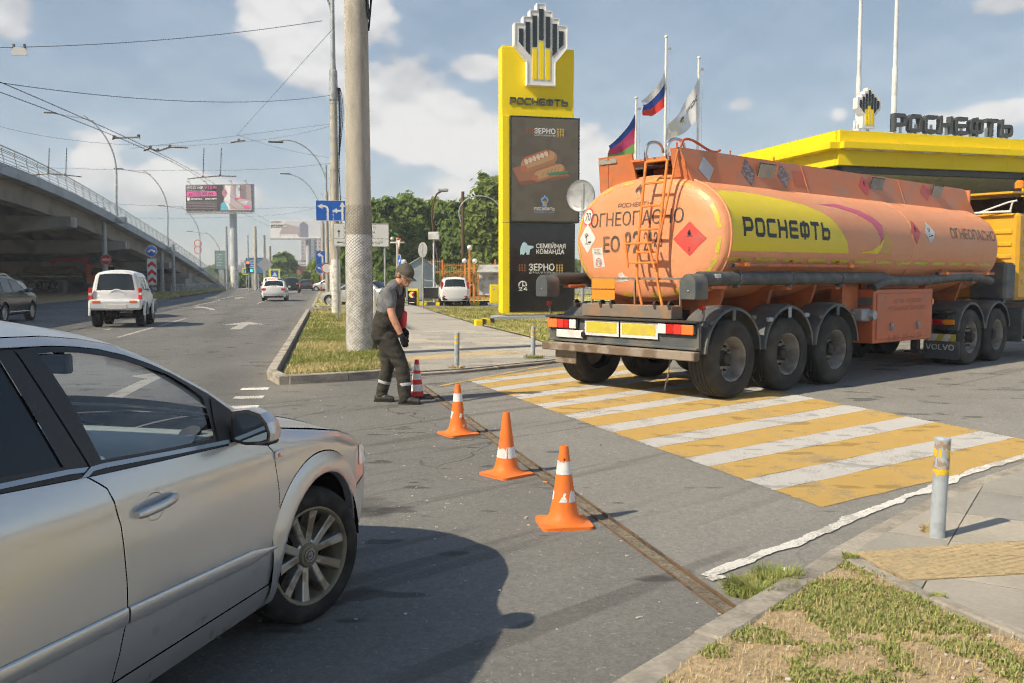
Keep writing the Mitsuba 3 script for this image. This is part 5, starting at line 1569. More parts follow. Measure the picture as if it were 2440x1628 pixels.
for s, yy in ((-1, -1.29), (1, 1.49)):
    for x in (7.42, 8.62):
        Mw = tM @ fr((x, yy - s * .15, .52), (1, 0, 0), (0, s, 0))
        truck_wheel(tc, Mw, .52, .31, .292, .35 if x < 8 else -.25)
        truck_wheel(tc, tM @ fr((x, yy - s * .50, .52), (1, 0, 0), (0, s, 0)), .52, .31, .292, -.2)
        fender(tc, (x, .58), .60, yy + s * .01, yy - s * .66, 8, 172)
TC('rear_crossbar', MB().box((6.78, YC, .80), (.06, 2.5, .26)).box((6.80, YC, 1.0), (.5, 2.6, .04), ch=.01), 'chassis')
for y0, s in ((-1.02, -1), (1.22, 1)):
    tl_ = TC('tail_light', MB().box((6.74, y0, .815), (.05, .56, .125), ch=.012), 'black_plastic')
    for a, b, m in ((-.27, -.06, 'lamp_amber_glow' if s < 0 else 'lamp_orange'), (-.06, .12, 'lamp_red'), (.12, .26, 'lamp_red')):
        TC('lens', MB().box((6.71, y0 + (a + b) / 2 * (1 if s < 0 else -1), .815), (.02, b - a - .008, .10), ch=.01), m, False, tl_)
    TC('warning_stripes', MB().box((6.745, y0, .53), (.01, .56, .13)), 'reflex_yellow')
    for k in range(2):
        TC('warning_stripe', MB(fr((6.738, y0 - .12 + .24 * k, .53), (0, -1, 0), (-1, 0, 0))).prism(Polygon([(-.10, -.065), (.02, -.065), (.10, .065), (-.02, .065)]), .004), 'decal_white')
    mf = TC('mudflap', MB().box((6.80, y0, .30), (.02, .66, .34), ch=.008), 'mud_grey')
    if s < 0:
        TC('lettering', MB().text('VOLVO', .10, face((6.787, -.74, .30), (0, -1, 0)), .003, .52, True), 'decal_white', False, mf)
mat('lamp_amber_glow', (.95, .32, .02), .2, coat=1.0)
TC('exhaust', MB().cyl((9.3, 1.2, .9), (9.3, 1.2, 3.2), .08, n=14), 'galv', True)
TC('side_skirt', MB().box((10.6, -1.2, .6), (.9, .3, .5), ch=.03), 'chassis')
# ---------------------------------------------------------------- traffic cones
mat('cone_orange', worn((.86, .20, .035), (.74, .21, .07), 9.0, .45, .8), .5, spec=.35)
mat('cone_red', (.72, .03, .02), .45)
mat('cone_white', worn((.80, .80, .79), (.66, .65, .62), 14.0), .5)
CONE = np.array([(.150, .022), (.128, .034), (.108, .052), (.094, .078), (.087, .11), (.074, .17), (.0515, .335), (.041, .42), (.0275, .515), (.026, .52), (.019, .52), (.018, .49)])
c_r = lambda z: np.interp(z, CONE[:9, 1], CONE[:9, 0])


def cone(x, y, deg, label, bands, hole=False):
    k = thing('traffic_cone', label, 'traffic cone', None)
    M = pl(x, y, 0, deg)
    base = aff.rotate(rrect(-.168, -.168, .168, .168, .035), 0)
    b = MB(M).lathe([(.155, .018)] + [tuple(q) for q in CONE], n=40)
    part(k, 'body', b, 'cone_orange', 40)
    v, f = grid_fill(base, .04)
    r = np.hypot(v[:, 0], v[:, 1])
    top = np.c_[v, np.where(r < .15, .026, .022 - .03 * np.clip(r - .15, 0, .06))]
    bp = MB(M).prism(base, .012).add(top, f)
    ring = np.array(base.exterior.coords)[:-1]
    n = len(ring)
    tz = .022 - .03 * np.clip(np.hypot(ring[:, 0], ring[:, 1]) - .15, 0, .06)
    bp.add(np.vstack([np.c_[ring, np.full(n, .0)], np.c_[ring, tz]]), np.array([[j, (j + 1) % n, n + (j + 1) % n, n + j] for j in range(n)]))
    part(k, 'base', bp, 'cone_orange')
    for p in bands:  # flat outlines in (degrees from the near side, height)
        q = Polygon(p).buffer(0)
        v, f = bend(q, lambda a, z: np.c_[(c_r(z) + .0016) * np.sin(np.radians(a)), -(c_r(z) + .0016) * np.cos(np.radians(a)), z], 8, .02)
        part(k, 'reflective_band', MB(pl(x, y)).add(v, f), 'cone_white', True)
    if hole:
        z = .437
        v, f = bend(Polygon([(-10, z - .006), (0, z - .012), (9, z - .004), (8, z + .003), (0, z + .006), (-9, z + .004)]), lambda a, z: np.c_[(c_r(z) + .0012) * np.sin(np.radians(a)), -(c_r(z) + .0012) * np.cos(np.radians(a)), z], 5, .02)
        part(k, 'hole', MB(pl(x, y)).add(v, f), mat('deep_red', (.16, .012, .008), .8))
    return k


rag = lambda a0, a1, z0, z1, s, amp=.008, top=True, bot=False: [(a, z0 + (amp * np.random.default_rng(s).normal(0, .6, 60)[i % 60] if bot else 0)) for i, a in enumerate(np.linspace(a0, a1, 24))] + [(a, z1 + (amp * np.random.default_rng(s + 1).normal(0, .6, 60)[i % 60] if top else 0)) for i, a in enumerate(np.linspace(a1, a0, 24))]
g1, g2, g3 = gd(1051, 997), gd(1162, 1090), gd(1294, 1203)
cone(g1[0], g1[1], 33, 'orange cone with one clean white band near its top, nearest the worker', [rag(-180, 180, .345, .428, 1, .003), [(-88, .17), (-60, .165), (-50, .20), (-36, .24), (-88, .245)], [(14, .19), (26, .178), (38, .19), (44, .215), (30, .232), (20, .215)], [(34, .085), (52, .092), (56, .112), (46, .118)], rag(60, 150, .165, .24, 3, .012)])
cone(g2[0], g2[1], 42, 'middle orange cone of three, with a ragged split white band at half height', [rag(-100, 4, .150, .222, 5, .010), rag(10, 95, .150, .236, 7, .008, True, True), rag(100, 250, .150, .225, 9, .012)])
cone(g3[0], g3[1], 8, 'nearest orange cone, with torn white scraps and a small hole above its white band', [rag(-180, 180, .336, .420, 11, .006), [(-30, .160), (10, .160), (14, .170), (8, .190), (2, .196), (10, .215), (4, .222), (-6, .214), (-10, .196), (-18, .186), (-22, .172)], [(20, .160), (70, .156), (72, .22), (50, .228), (44, .240), (38, .232), (30, .215), (26, .19)], [(-95, .17), (-70, .165), (-66, .22), (-90, .235)], rag(90, 180, .16, .235, 13, .012)], True)
g4 = gd(957, 914)
k = thing('traffic_cone', 'red and white striped cone just behind the worker\'s front boot', 'traffic cone')
b = MB(pl(g4[0], g4[1]))
for i, (z0, z1) in enumerate(((.03, .10), (.10, .19), (.19, .255), (.255, .335), (.335, .38), (.38, .455), (.455, .52))):
    part(k, 'band', MB(pl(g4[0], g4[1])).lathe([(.098 - .138 * z0, z0), (.098 - .138 * z1, z1)] + ([(.018, .52)] if i == 6 else []), n=32), 'cone_white' if i % 2 else 'cone_red', True)
part(k, 'base', MB(pl(g4[0] + .03, g4[1], 0, 12)).box((0, 0, .017), (.34, .34, .034), ch=.012), 'rubber_clean')

# ---------------------------------------------------------------- bollards


def bollard(p, h, r, lean, label, worn_film, z0):
    k = thing('bollard', label, 'bollard', None)
    top = np.array([p[0] + lean[0] * h, p[1] + lean[1] * h, z0 + h])
    base = np.array([p[0], p[1], z0 - .03])
    M = fr(base, (1, 0, 0), top - base)
    H_ = h + .03
    part(k, 'post', MB(M).lathe([(r, 0), (r, H_ - .012), (r * 1.06, H_ - .012), (r * 1.06, H_ - .002), (r * .96, H_ + .004), (.001, H_ + .008)], n=28), 'bollard_grey', 40)
    for a, b in (((.86, .92), (.70, .76)) if not worn_film else ((.825, .90), (.655, .71))):
        q = MB(M)
        if worn_film:
            for d0, d1 in ((-178, -62), (-50, -28), (14, 60), (70, 170)) if a > .8 else ((-180, 180),):
                v, f = bend(Polygon(rag(d0, d1, a * H_, b * H_, int(d0 + 400), .008, True, True)).buffer(0), lambda an, z: np.c_[(r + .001) * np.sin(np.radians(an)), -(r + .001) * np.cos(np.radians(an)), z], 8, .03)
                part(k, 'reflective_band', MB(M).add(v, f), 'film_yellow', True)
        else:
            part(k, 'reflective_band', q.lathe([(r + .0015, a * H_), (r + .0015, b * H_)], n=28), 'film_yellow', True)
    if worn_film:
        for d0, d1, a, b, s in ((-140, 60, .90, .97, 51), (-60, 80, .72, .80, 53), (-180, -80, .74, .82, 55), (-110, 20, .70, .725, 57)):
            v, f = bend(Polygon(rag(d0, d1, a * H_, b * H_, s, .016, True, True)).buffer(0), lambda an, z: np.c_[(r + .0006) * np.sin(np.radians(an)), -(r + .0006) * np.cos(np.radians(an)), z], 8, .03)
            part(k, 'torn_film', MB(M).add(v, f), 'old_glue', True)


mat('bollard_grey', worn((.40, .45, .50), (.33, .37, .41), 16.0), .5)
mat('film_yellow', worn((.80, .52, .02), (.66, .45, .10), 30.0), .35)
mat('old_glue', worn((.34, .25, .19), (.46, .45, .43), 40.0), .6)
gb = gd(2150, 1232, .05)
bollard(gb, .60, .044, (.03, .0), 'grey bollard with torn yellow tape on the near pavement', True, .05)
gb = gd(1048, 842, .07)
bollard(gb, .60, .045, (.015, 0), 'grey bollard with two yellow bands left of the tanker', False, .07)
gb = gd(1223, 820, .07)
bollard(gb, .60, .045, (.01, 0), 'grey bollard with two yellow bands next to the tanker bumper', False, .07)

# ---------------------------------------------------------------- the worker
MD = 11.72


def J(cx, cy, dy=0.0):
    x, y = (840 + .2551 * cx) / DK, (600 + .2551 * cy) / DK
    p = at(x, y, MD)
    # keep the size of the figure while moving in depth
    return np.array([p[0], MD + dy, p[2]])


def balls(*q):
    """Hull of spheres given as (point, radius)."""
    return m3.Manifold.batch_hull([m3.Manifold.sphere(r, 20).translate([float(a) for a in p]) for p, r in q])


def limb(*q):
    return sum((balls(a, b) for a, b in zip(q[1:-1], q[2:])), balls(q[0], q[1]))


def soft(m, ln=.02, it=10, wr=None, seed=0):
    k = m.refine_to_length(ln).to_mesh()
    t = trimesh.Trimesh(np.array(k.vert_properties[:, :3], float), np.array(k.tri_verts), process=True)
    trimesh.smoothing.filter_taubin(t, lamb=.5, nu=.52, iterations=it)
    if wr:
        amp, fx, fz = wr
        v = np.array(t.vertices)
        n = meshkit.fbm(np.c_[v[:, 0] * fx + v[:, 2] * 3, v[:, 1] * fx, v[:, 2] * fz], 3, seed) - .5
        t.vertices = v + t.vertex_normals * (n * amp)[:, None]
    return t


pr = np.array([-.35, -.94, 0])   # his right, towards the camera
pf = np.array([.94, -.35, 0])    # the way he faces
lat = lambda p, d: p + pr * d
head = J(482, 232, -.02)
neck, chest, mid, waist, hip = J(400, 315), J(362, 450), J(348, 560), J(330, 660), J(318, 770)
shN, shF = lat(J(382, 392), .17), lat(J(370, 395), -.18)
elN, wrN = J(398, 600, -.26), J(487, 785, -.27)
elF, wrF = J(420, 590, .22), J(470, 730, .10)
hN, kN, aN = J(336, 800, -.10), J(474, 1066, -.13), J(503, 1345, -.13)
hF, kF, aF = J(300, 800, .10), J(322, 1075, .10), J(258, 1340, .12)
hd = np.array([.80, -.48, -.36])
hd /= np.linalg.norm(hd)
hr_ = np.cross(hd, [0, 0, 1])
hr_ /= np.linalg.norm(hr_)
hu = np.cross(hr_, hd)
hp = lambda f, r, u: head + hd * f + hr_ * r + hu * u
mat('skin', worn((.60, .31, .20), (.52, .25, .16), 25.0), .55)
mat('shirt_grey', worn((.20, .205, .215), (.15, .155, .165), 18.0), .85, spec=.2)
mat('overall_grey', worn((.062, .058, .050), (.042, .040, .036), 16.0), .85, spec=.2)
mat('glove_black', (.016, .017, .018), .7)
mat('boot_dark', worn((.035, .036, .034), (.07, .07, .062), 20.0), .6)
mat('cap_khaki', worn((.105, .095, .072), (.08, .074, .058), 20.0), .8)
mat('band_silver', (.55, .56, .58), .35, metal=.3)
mat('pocket_red', (.62, .045, .06), .7)
mat('hair_grey', (.16, .14, .12), .8)
man = thing('person', 'worker in cap, grey T-shirt and dark overalls, looking down beside the striped cone', 'person')
skull = balls((hp(-.025, 0, .035), .088), (hp(.03, 0, .035), .082)) + balls((hp(.045, 0, -.01), .062), (hp(.055, 0, -.075), .040), (hp(-.01, .035, -.04), .045), (hp(-.01, -.035, -.04), .045))
face_ = skull + balls((hp(.100, 0, .012), .012), (hp(.118, 0, -.022), .015)) + balls((hp(.098, 0, -.052), .012), (hp(.098, .02, -.054), .010), (hp(.098, -.02, -.054), .010)) + balls((hp(.088, 0, -.085), .022), (hp(.08, 0, -.08), .03)) \
    + balls((hp(.092, .033, .028), .013), (hp(.092, -.033, .028), .013)) + balls((hp(-.015, .088, .0), .018), (hp(-.02, .09, .03), .018)) + balls((hp(-.015, -.088, .0), .018), (hp(-.02, -.09, .03), .018))
body = face_ + limb((head + np.array([-.03, 0, -.05]), .062), (neck, .066), (chest, .10)) + balls((lat(chest, .08), .11), (lat(chest, -.08), .11), (lat(waist, .06), .12), (lat(waist, -.06), .12)) \
    + limb((shN, .058), (elN, .047), (elN * .6 + wrN * .4, .046), (wrN, .031)) + limb((shF, .058), (elF, .047), (wrF, .032)) + limb((hip, .12), (hN, .09), (kN, .06), (aN, .045)) + limb((hip, .12), (hF, .09), (kF, .06), (aF, .045))
part(man, 'body', soft(body, .016, 6), 'skin', True)
for s in (-1, 1):
    ek = part(man, 'eye', MB().add(*(lambda m: (m.vertices, m.faces))(soft(balls((hp(.103, .031 * s, .008), .010), (hp(.102, .036 * s, .008), .009)), .01, 0))), 'hair_grey', True)
part(man, 'hair', soft(balls((hp(-.06, 0, .0), .072), (hp(-.03, .055, .01), .045), (hp(-.03, -.055, .01), .045)), .02, 4), 'hair_grey', True)
# cap with brim
crown_ = soft(balls((hp(-.03, 0, .062), .098), (hp(.035, 0, .062), .092), (hp(0, 0, .085), .092)), .015, 4)
v = crown_.vertices
rel = (v - head) @ hu
keepf = (rel[crown_.faces].min(1) > .030)
part(man, 'cap', trimesh.Trimesh(v, crown_.faces[keepf], process=True), 'cap_khaki', True)
bm = Polygon([(.055, -.088), (.10, -.092), (.155, -.072), (.19, -.03), (.195, 0), (.19, .03), (.155, .072), (.10, .092), (.055, .088)])
v, f = bend(bm, lambda a, b: head + np.outer(a, hd) + np.outer(b, hr_) + np.outer(.045 - .9 * (a - .055) * .25 - 3.2 * b ** 2, hu), .02)
nb_ = MB().add(v, f).add(v - hu * .006, f[:, ::-1])
part(man, 'cap_brim', nb_, 'cap_khaki', True)
part(man, 'cap_badge', MB().prism(Point(0, 0).buffer(.018).difference(Point(.0, -.003).buffer(.008)), .004, fr(hp(.088, .058, .085), hd * .55 - hr_ * .83, hr_ * .75 + hd * .6 + hu * .3)), 'decal_white')
# glasses
gl_w = [hp(.112, .062, .012), hp(.118, .03, .010), hp(.122, 0, .014), hp(.118, -.03, .010), hp(.112, -.062, .012)]
part(man, 'glasses', MB().tube([hp(-.02, .092, .03), hp(.09, .078, .018)] + gl_w + [hp(.09, -.078, .018)], .0035, 6), 'steel', True)
# T-shirt with sleeves
shirt = balls((lat(chest, .10), .128), (lat(chest, -.09), .128), (lat(mid, .08), .135), (lat(mid, -.08), .135)) + balls((lat(neck, .03), .080), (lat(neck, -.03), .080), (lat(chest, .10), .12), (lat(chest, -.09), .12)) \
    + balls((lat(chest, .06), .12), (shN, .088)) + limb((shN, .086), (shN * .62 + elN * .38, .074), (shN * .50 + elN * .50, .074)) + balls((lat(chest, -.06), .12), (shF, .085)) + limb((shF, .083), (shF * .5 + elF * .5, .072)) \
    + balls((lat(neck, .02) + [0.01, 0, .01], .075), (shN, .078)) + balls((lat(neck, -.02), .07), (shF, .076)) + balls((lat(mid, .07), .13), (lat(waist, .06), .13), (lat(waist, -.06), .13), (lat(mid, -.07), .13))
part(man, 'shirt', soft(shirt, .018, 8, (.020, 9, 16), 3), 'shirt_grey', True)
# overalls: trousers and bib in one, straps
tr_ = balls((lat(hip, .09) - pf * .02, .142), (lat(hip, -.09) - pf * .02, .142), (lat(waist, .085), .150), (lat(waist, -.085), .150)) + balls((lat(waist, .085), .148), (lat(waist, -.085), .148), (lat(mid, .075) - [0, 0, .02], .142), (lat(mid, -.075) - [0, 0, .02], .142)) \
    + balls((lat(hip, .07), .13), (hN + pf * .01, .125)) + limb((hN, .128), (hN * .45 + kN * .55, .108), (kN, .090), (kN * .5 + aN * .5 + pf * .0, .089), (aN + [0, 0, .0], .082)) \
    + balls((lat(hip, -.07), .13), (hF, .122)) + limb((hF, .122), (hF * .45 + kF * .55, .100), (kF, .085), (kF * .5 + aF * .5, .082), (aF, .074))
part(man, 'trousers', soft(tr_, .018, 6, (.026, 9, 24), 7), 'overall_grey', True)
bib = balls((lat(mid, .04) + pf * .085 - [0, 0, .03], .085), (lat(mid, -.06) + pf * .085 - [0, 0, .03], .085), (lat(chest, .03) + pf * .075, .080), (lat(chest, -.06) + pf * .075, .080))
part(man, 'bib', soft(bib, .02, 6, (.02, 9, 14), 5), 'overall_grey', True)
part(man, 'red_pocket', soft(balls((J(472, 590, -.02), .030), (J(476, 690, -.02), .032), (J(486, 575, .06), .026), (J(478, 680, .08), .03), (J(462, 700, .0), .03)), .02, 4), 'pocket_red', True)
for s, sh in ((1, shN), (-1, shF)):
    path = spline([lat(mid, s * .06) - pf * .145 + [0, 0, .06], lat(chest, s * .075) - pf * .140 + [0, 0, .03], lat(neck, s * .09) - pf * .09 - [0, 0, .015], lat(neck, s * .10) + pf * .01 + [0, 0, .0], lat(chest, s * .06) + pf * .13 + [0, 0, .05]], 16)
    k = MB()
    for a, b in zip(path[:-1], path[1:]):
        d = b - a
        k.bar(a - d * .1, b + d * .1, .035, .012, pr)
    part(man, 'strap', MB().tube(path, .014, 8), 'overall_grey', True)
for (cx, cy, dy), r, t in (((503, 1222, -.13), .0935, .034), ((290, 1222, .11), .0865, .032)):
    c = J(cx, cy, dy)
    ax = (kN - aN) if dy < 0 else (kF - aF)
    part(man, 'reflective_band', MB(fr(c, (1, 0, 0), ax)).lathe([(r, -t * .6), (r + .003, 0), (r, t * .6)], n=28), 'band_silver', True)
part(man, 'side_tag', MB().box(J(232, 655, -.13), (.012, .012, .02)), 'decal_white')


# gloved hands: palm, four unequal curled fingers and a thumb
def hand(name, w, d, pn, curl, s, m):
    """w wrist, d the way the hand points, pn the palm's normal, s side of the thumb."""
    d, pn = d / np.linalg.norm(d), pn / np.linalg.norm(pn)
    x = np.cross(d, pn) * s
    q = balls((w, .034), (w + d * .035 + x * .018, .026), (w + d * .085 + x * .030, .018), (w + d * .085 - x * .030, .017), (w + d * .035 - x * .018, .026))
    for i, (o, ln) in enumerate(((.030, .070), (.010, .080), (-.010, .075), (-.029, .058))):
        a = w + d * .088 + x * o
        p = [(a, .0125)]
        ang = .25
        for j, fr_ in enumerate((.45, .32, .23)):
            ang += curl * (.8 + .12 * i) * (1 if j else .8)
            a = a + (d * math.cos(ang) + pn * math.sin(ang)) * ln * fr_
            p.append((a, .0115 - .0012 * j))
        q = q + limb(*p)
    a = w + d * .03 + x * .032
    b = a + (d * .65 + x * .55 + pn * .45) * .042
    c = b + (d * .9 + x * .05 + pn * .4) * .032
    q = q + limb((a, .016), (b, .0135), (c, .011))
    part(man, name, soft(q, .006, 4), m, True)


hand('glove', wrN, J(525, 880, -.25) - wrN, np.array([-.3, .9, -.1]), .42, 1, 'glove_black')
hand('glove', wrF, J(510, 830, .06) - wrF, np.array([-.3, -.9, -.1]), .42, -1, 'glove_black')
part(man, 'cuff', soft(balls((wrN + (elN - wrN) * .10, .038), (wrN, .037)), .015, 2), 'glove_black', True)


# boots
def boot(name, ankle, heel, toe, w):
    d = (toe - heel)
    d[2] = 0
    L = np.linalg.norm(d)
    d /= L
    x = np.cross(d, [0, 0, 1])
    h0 = np.array([heel[0], heel[1], 0])
    P = lambda f, r, u: h0 + d * f * L + x * r + np.array([0, 0, u])
    up_ = balls((P(.14, 0, .055), .048), (ankle - [0, 0, .03], .055), (P(.42, 0, .075), .045)) + balls((P(.12, 0, .05), .044), (P(.55, .012, .055), .044), (P(.55, -.012, .055), .044)) + balls((P(.55, .012, .052), .044), (P(.55, -.012, .052), .044), (P(.86, 0, .042), .036))
    k = part(man, name, soft(up_, .012, 4), 'boot_dark', True)
    so = Polygon([(0, -.034), (.10, -.040), (.45, -.036), (.72, -.047), (.92, -.036), (1.0, 0), (.92, .036), (.72, .047), (.45, .036), (.10, .040), (0, .034)])
    so = aff.scale(so, L, 1, origin=(0, 0)).buffer(.006)
    part(k, 'sole', MB(fr(h0, d)).prism(so, .024), 'rubber_clean')
    for i in range(7):
        MBk = MB(fr(h0, d)).box((L * (.06 + .145 * i), 0, .008), (.018, .090, .02), ch=.004)
        part(k, 'lug', MBk, 'rubber_clean')


boot('boot', aN, J(448, 1405, -.13), J(650, 1405, -.17), .1)
boot('boot', aF, J(200, 1400, .12), J(385, 1400, .06), .1)
# ---------------------------------------------------------------- price sign of the filling station
K_ = 34.2 / 2090.0
U_ = lambda x: (x - 1152) * K_ / .97
V_ = lambda y: float(at(1237, y, 34.35)[2])
pR = np.array([math.cos(math.radians(14)), math.sin(math.radians(14)), 0])
pO = np.array([(1152 - 1175) * K_, 34.0, 0])
pM = face(pO, pR)
mat('led_screen', proc(lambda p, n, uv: mix((.135, .122, .105), (.118, .106, .092), smoothstep(.4, .6, noise(p.x * 3, p.y * 3, p.z * 3)))), .55, spec=.3)
mat('sign_black', (.010, .010, .012), .12, coat=.6)
mat('emblem_white', (.74, .74, .74), .4)
mat('emblem_black', (.022, .030, .036), .4)
mat('sign_grey', (.075, .082, .088), .45)
for n_, c in dict(print_white=(.66, .67, .72), print_blue=(.22, .38, .72), print_ice=(.48, .68, .80), print_brown=(.30, .105, .05), print_gold=(.55, .36, .08), bread=(.46, .28, .16), bread_dark=(.36, .19, .10), sausage=(.42, .15, .09), board=(.33, .155, .10), board_dark=(.22, .10, .065), egg=(.62, .54, .42), green_wrap=(.08, .22, .14)).items():
    mat(n_, c, .5)
ps = thing('price_sign', 'tall yellow filling station sign with a torch emblem and a dark advertising screen', 'sign')
Q = lambda n, mb, m, s=False, parent=ps, **k: part(parent, n, MB(pM).add(np.vstack(mb.V), np.vstack(mb.F)), m, s, **k)
Q('plinth', MB().prism(Polygon([(-.45, -.62), (3.25, -.62), (3.05, -.30), (3.05, .62), (-.25, .62), (-.25, -.30)]), .20, fr((0, 0, -.25), (1, 0, 0), (0, 1, 0))).box((1.4, .18, -.25), (3.2, .10, .9), ch=.02), 'grey_paint')
Q('yellow_body', MB().box((U_(1317) / 2, (V_(718) + V_(110)) / 2, -.28), (U_(1317), V_(110) - V_(718), .55), ch=.02), 'yellow_paint')
Q('yellow_strip', MB().box((.13, (V_(718) + V_(270)) / 2, .06), (.27, V_(270) - V_(718), .14), ch=.012), 'yellow_paint')
Q('seam', MB().box((.13, V_(513), .062), (.272, .018, .142)), 'sign_grey')
scr = Q('screen', MB().box(((U_(1168) + U_(1327)) / 2, (V_(512) + V_(270)) / 2, .09), (U_(1327) - U_(1168), V_(270) - V_(512), .26), ch=.02), 'sign_black')
sc = lambda n, shape, m, w=.222, d=.003: Q(n, MB().prism(shape, d, fr((0, 0, w))), m, False, scr)
px = lambda *p: Polygon([(U_(x), V_(y)) for x, y in p]).buffer(0)
sc('led_panel', sbox(U_(1171), V_(508), U_(1323), V_(274)), 'led_screen', .219)


def words(parent, s, x0, x1, y0, y1, m, w=.224, bold=True):
    return Q('lettering', MB().text(s, V_(y0) - V_(y1), fr((U_(x0), V_(y1), w)), .004, U_(x1) - U_(x0), bold), m, False, parent)


words(scr, 'ЗЕРНО', 1222, 1270, 297, 309, 'print_white')
words(scr, 'ДЛЯ ТЕХ, КТО В ПУТИ', 1222, 1270, 311.5, 314.5, 'print_white', bold=False)


def grains(parent, x0, y0, m, w=.224, wheat=False):
    k = MB()
    for i in range(3):
        for j in range(3):
            x, y = U_(x0 + i * 6), V_(y0 + j * 6)
            k.prism(aff.rotate(aff.scale(Point(x, y).buffer(.035), .8 if not wheat else .9, 1.1), 20 * (i - 1)), .004, fr((0, 0, w)))
        if wheat:
            k.prism(sbox(U_(x0 + i * 6) - .012, V_(y0 + 18), U_(x0 + i * 6) + .012, V_(y0)), .003, fr((0, 0, w)))
    return Q('wheat_mark' if wheat else 'bean_mark', k, m, False, parent, kind='stuff')


grains(scr, 1206, 298, 'print_brown')
grains(scr, 1276, 298, 'print_gold', wheat=True)
# hot dogs on a board (flat picture)
sc('board', px((1172, 390), (1255, 362), (1300, 400), (1303, 407), (1193, 428), (1188, 422)), 'board')
sc('board_edge', px((1172, 390), (1188, 420), (1303, 402), (1303, 407), (1194, 428), (1187, 424)), 'board_dark', .223)
cap = lambda x0, y0, x1, y1, w: LineString([(U_(x0), V_(y0)), (U_(x1), V_(y1))]).buffer(w * K_)
for sh, m, w in ((cap(1204, 385, 1262, 362, 13), 'bread_dark', .224), (cap(1203, 379, 1258, 358, 11), 'bread', .226), (cap(1196, 391, 1200, 389, 6), 'sausage', .2265), (cap(1203, 372, 1250, 353, 8), 'sausage', .2285), (cap(1230, 408, 1282, 389, 11), 'bread_dark', .2285), (cap(1231, 404, 1280, 386, 9), 'bread', .2305), (cap(1219, 411, 1226, 409, 5), 'sausage', .2325), (px((1252, 398), (1298, 392), (1300, 398), (1254, 405)), 'green_wrap', .2325)):
    sc('hot_dog', sh, m, w)
for i in range(6):
    sc('egg_slice', aff.rotate(aff.scale(Point(U_(1204 + i * 9), V_(374 - i * 3.8)).buffer(.10), .75, 1), 20), 'egg', .2305 + .0005 * i)
for i in range(5):
    sc('grill_mark', cap(1240 + i * 9, 406 - i * 3.4, 1245 + i * 9, 396 - i * 3.4, .9), 'bread_dark', .2327)
eo, ed, ey_ = emblem(V_(450) - V_(475))
mvp = lambda q: aff.translate(q, U_(1246), V_(475))
sc('emblem', mvp(eo.difference(eo.buffer(-.05))), 'print_blue', .224)
sc('emblem_core', mvp(unary_union(ey_)), 'print_gold', .225)
sc('lettering', fit_w(letters('РОСНЕФТЬ', V_(477) - V_(484), 1.12, .2, .25), U_(1222), U_(1269), V_(484)), 'print_white', .224)
words(scr, 'НАМИ ДВИЖЕТ ЛУЧШЕЕ', 1222, 1268, 487, 489.4, 'print_blue', bold=False)
bp = Q('black_panel', MB().box(((U_(1168) + U_(1318)) / 2, (V_(512) + V_(716)) / 2, .06), (U_(1318) - U_(1168), V_(512) - V_(716) - .02, .18), ch=.01), 'sign_black')
for y in (572, 592, 672):
    Q('panel_joint', MB().box(((U_(1168) + U_(1318)) / 2, V_(y), .151), (U_(1318) - U_(1168), .012, .004)), 'deep_black', False, bp)
mat('deep_black', (.002, .002, .002), .9, spec=.1)
bear = px((1191, 585), (1191, 572), (1196, 560), (1200, 556), (1206, 559), (1208, 564), (1221, 565), (1222, 569), (1214, 573), (1212, 585), (1206, 585), (1204, 578), (1200, 585))
Q('bear_mark', MB().prism(bear, .004, fr((0, 0, .151))), 'print_ice', False, bp)
words(bp, 'СЕМЕЙНАЯ', 1228, 1296, 560, 570, 'emblem_white', .151)
words(bp, 'КОМАНДА', 1228, 1293, 573, 583, 'emblem_white', .151)
words(bp, 'ЗЕРНО', 1211, 1270, 606, 621, 'emblem_white', .151)
words(bp, 'ДЛЯ ТЕХ, КТО В ПУТИ', 1212, 1270, 624, 627.5, 'emblem_white', .151, False)
grains(bp, 1190, 609, 'print_brown', .151)
grains(bp, 1276, 609, 'print_gold', .151, True)
ck = unary_union([Point(U_(1197), V_(655)).buffer(.17).difference(Point(U_(1197), V_(655)).buffer(.125)).intersection(sbox(0, V_(657), 9, 99)), stroke([(U_(1197), V_(648)), (U_(1197), V_(656)), (U_(1203), V_(656))], .04)])
Q('clock_mark', MB().prism(ck, .004, fr((0, 0, .151))), 'emblem_white', False, bp)
words(bp, '24', 1188, 1208, 659, 667, 'emblem_white', .151)
ic = MB()
for x, y in ((1234, 650), (1245, 650)):
    ic.prism(Point(U_(x), V_(y)).buffer(.085).difference(Point(U_(x), V_(y)).buffer(.045)), .004, fr((0, 0, .151)))
for x, s in ((1234, -1), (1245, 1)):
    t_ = Polygon([(U_(x) - .09, V_(662) - s * .08), (U_(x) + .09, V_(662) - s * .08), (U_(x), V_(662) + s * .09)])
    ic.prism(t_.difference(t_.buffer(-.035)), .004, fr((0, 0, .151)))
Q('service_marks', ic, 'emblem_white', False, bp, kind='stuff')
# emblem on top and name below it
EH = V_(12) - V_(200)
eo, ed, ey_ = emblem(EH)
em = Q('emblem', MB().prism(eo, .34, fr((U_(1237), V_(200), -.10))), 'emblem_white')
er = eo.difference(eo.buffer(-.035))
Q('emblem_edge', MB().prism(er, .03, fr((U_(1237), V_(200), .24))), 'emblem_white', False, em)
for q in ed:
    Q('dark_bar', MB().prism(q, .03, fr((U_(1237), V_(200), .24))), 'emblem_black', False, em)
for q in ey_:
    Q('yellow_bar', MB().prism(q, .03, fr((U_(1237), V_(200), .24))), 'yellow_paint', False, em)
nm = fit_w(letters('РОСНЕФТЬ', V_(227) - V_(243), 1.2, .2, .24), U_(1170), U_(1302), V_(243))
for g in clean(nm):
    Q('letter', MB().prism(g, .06, fr((0, 0, .0))), 'sign_grey')

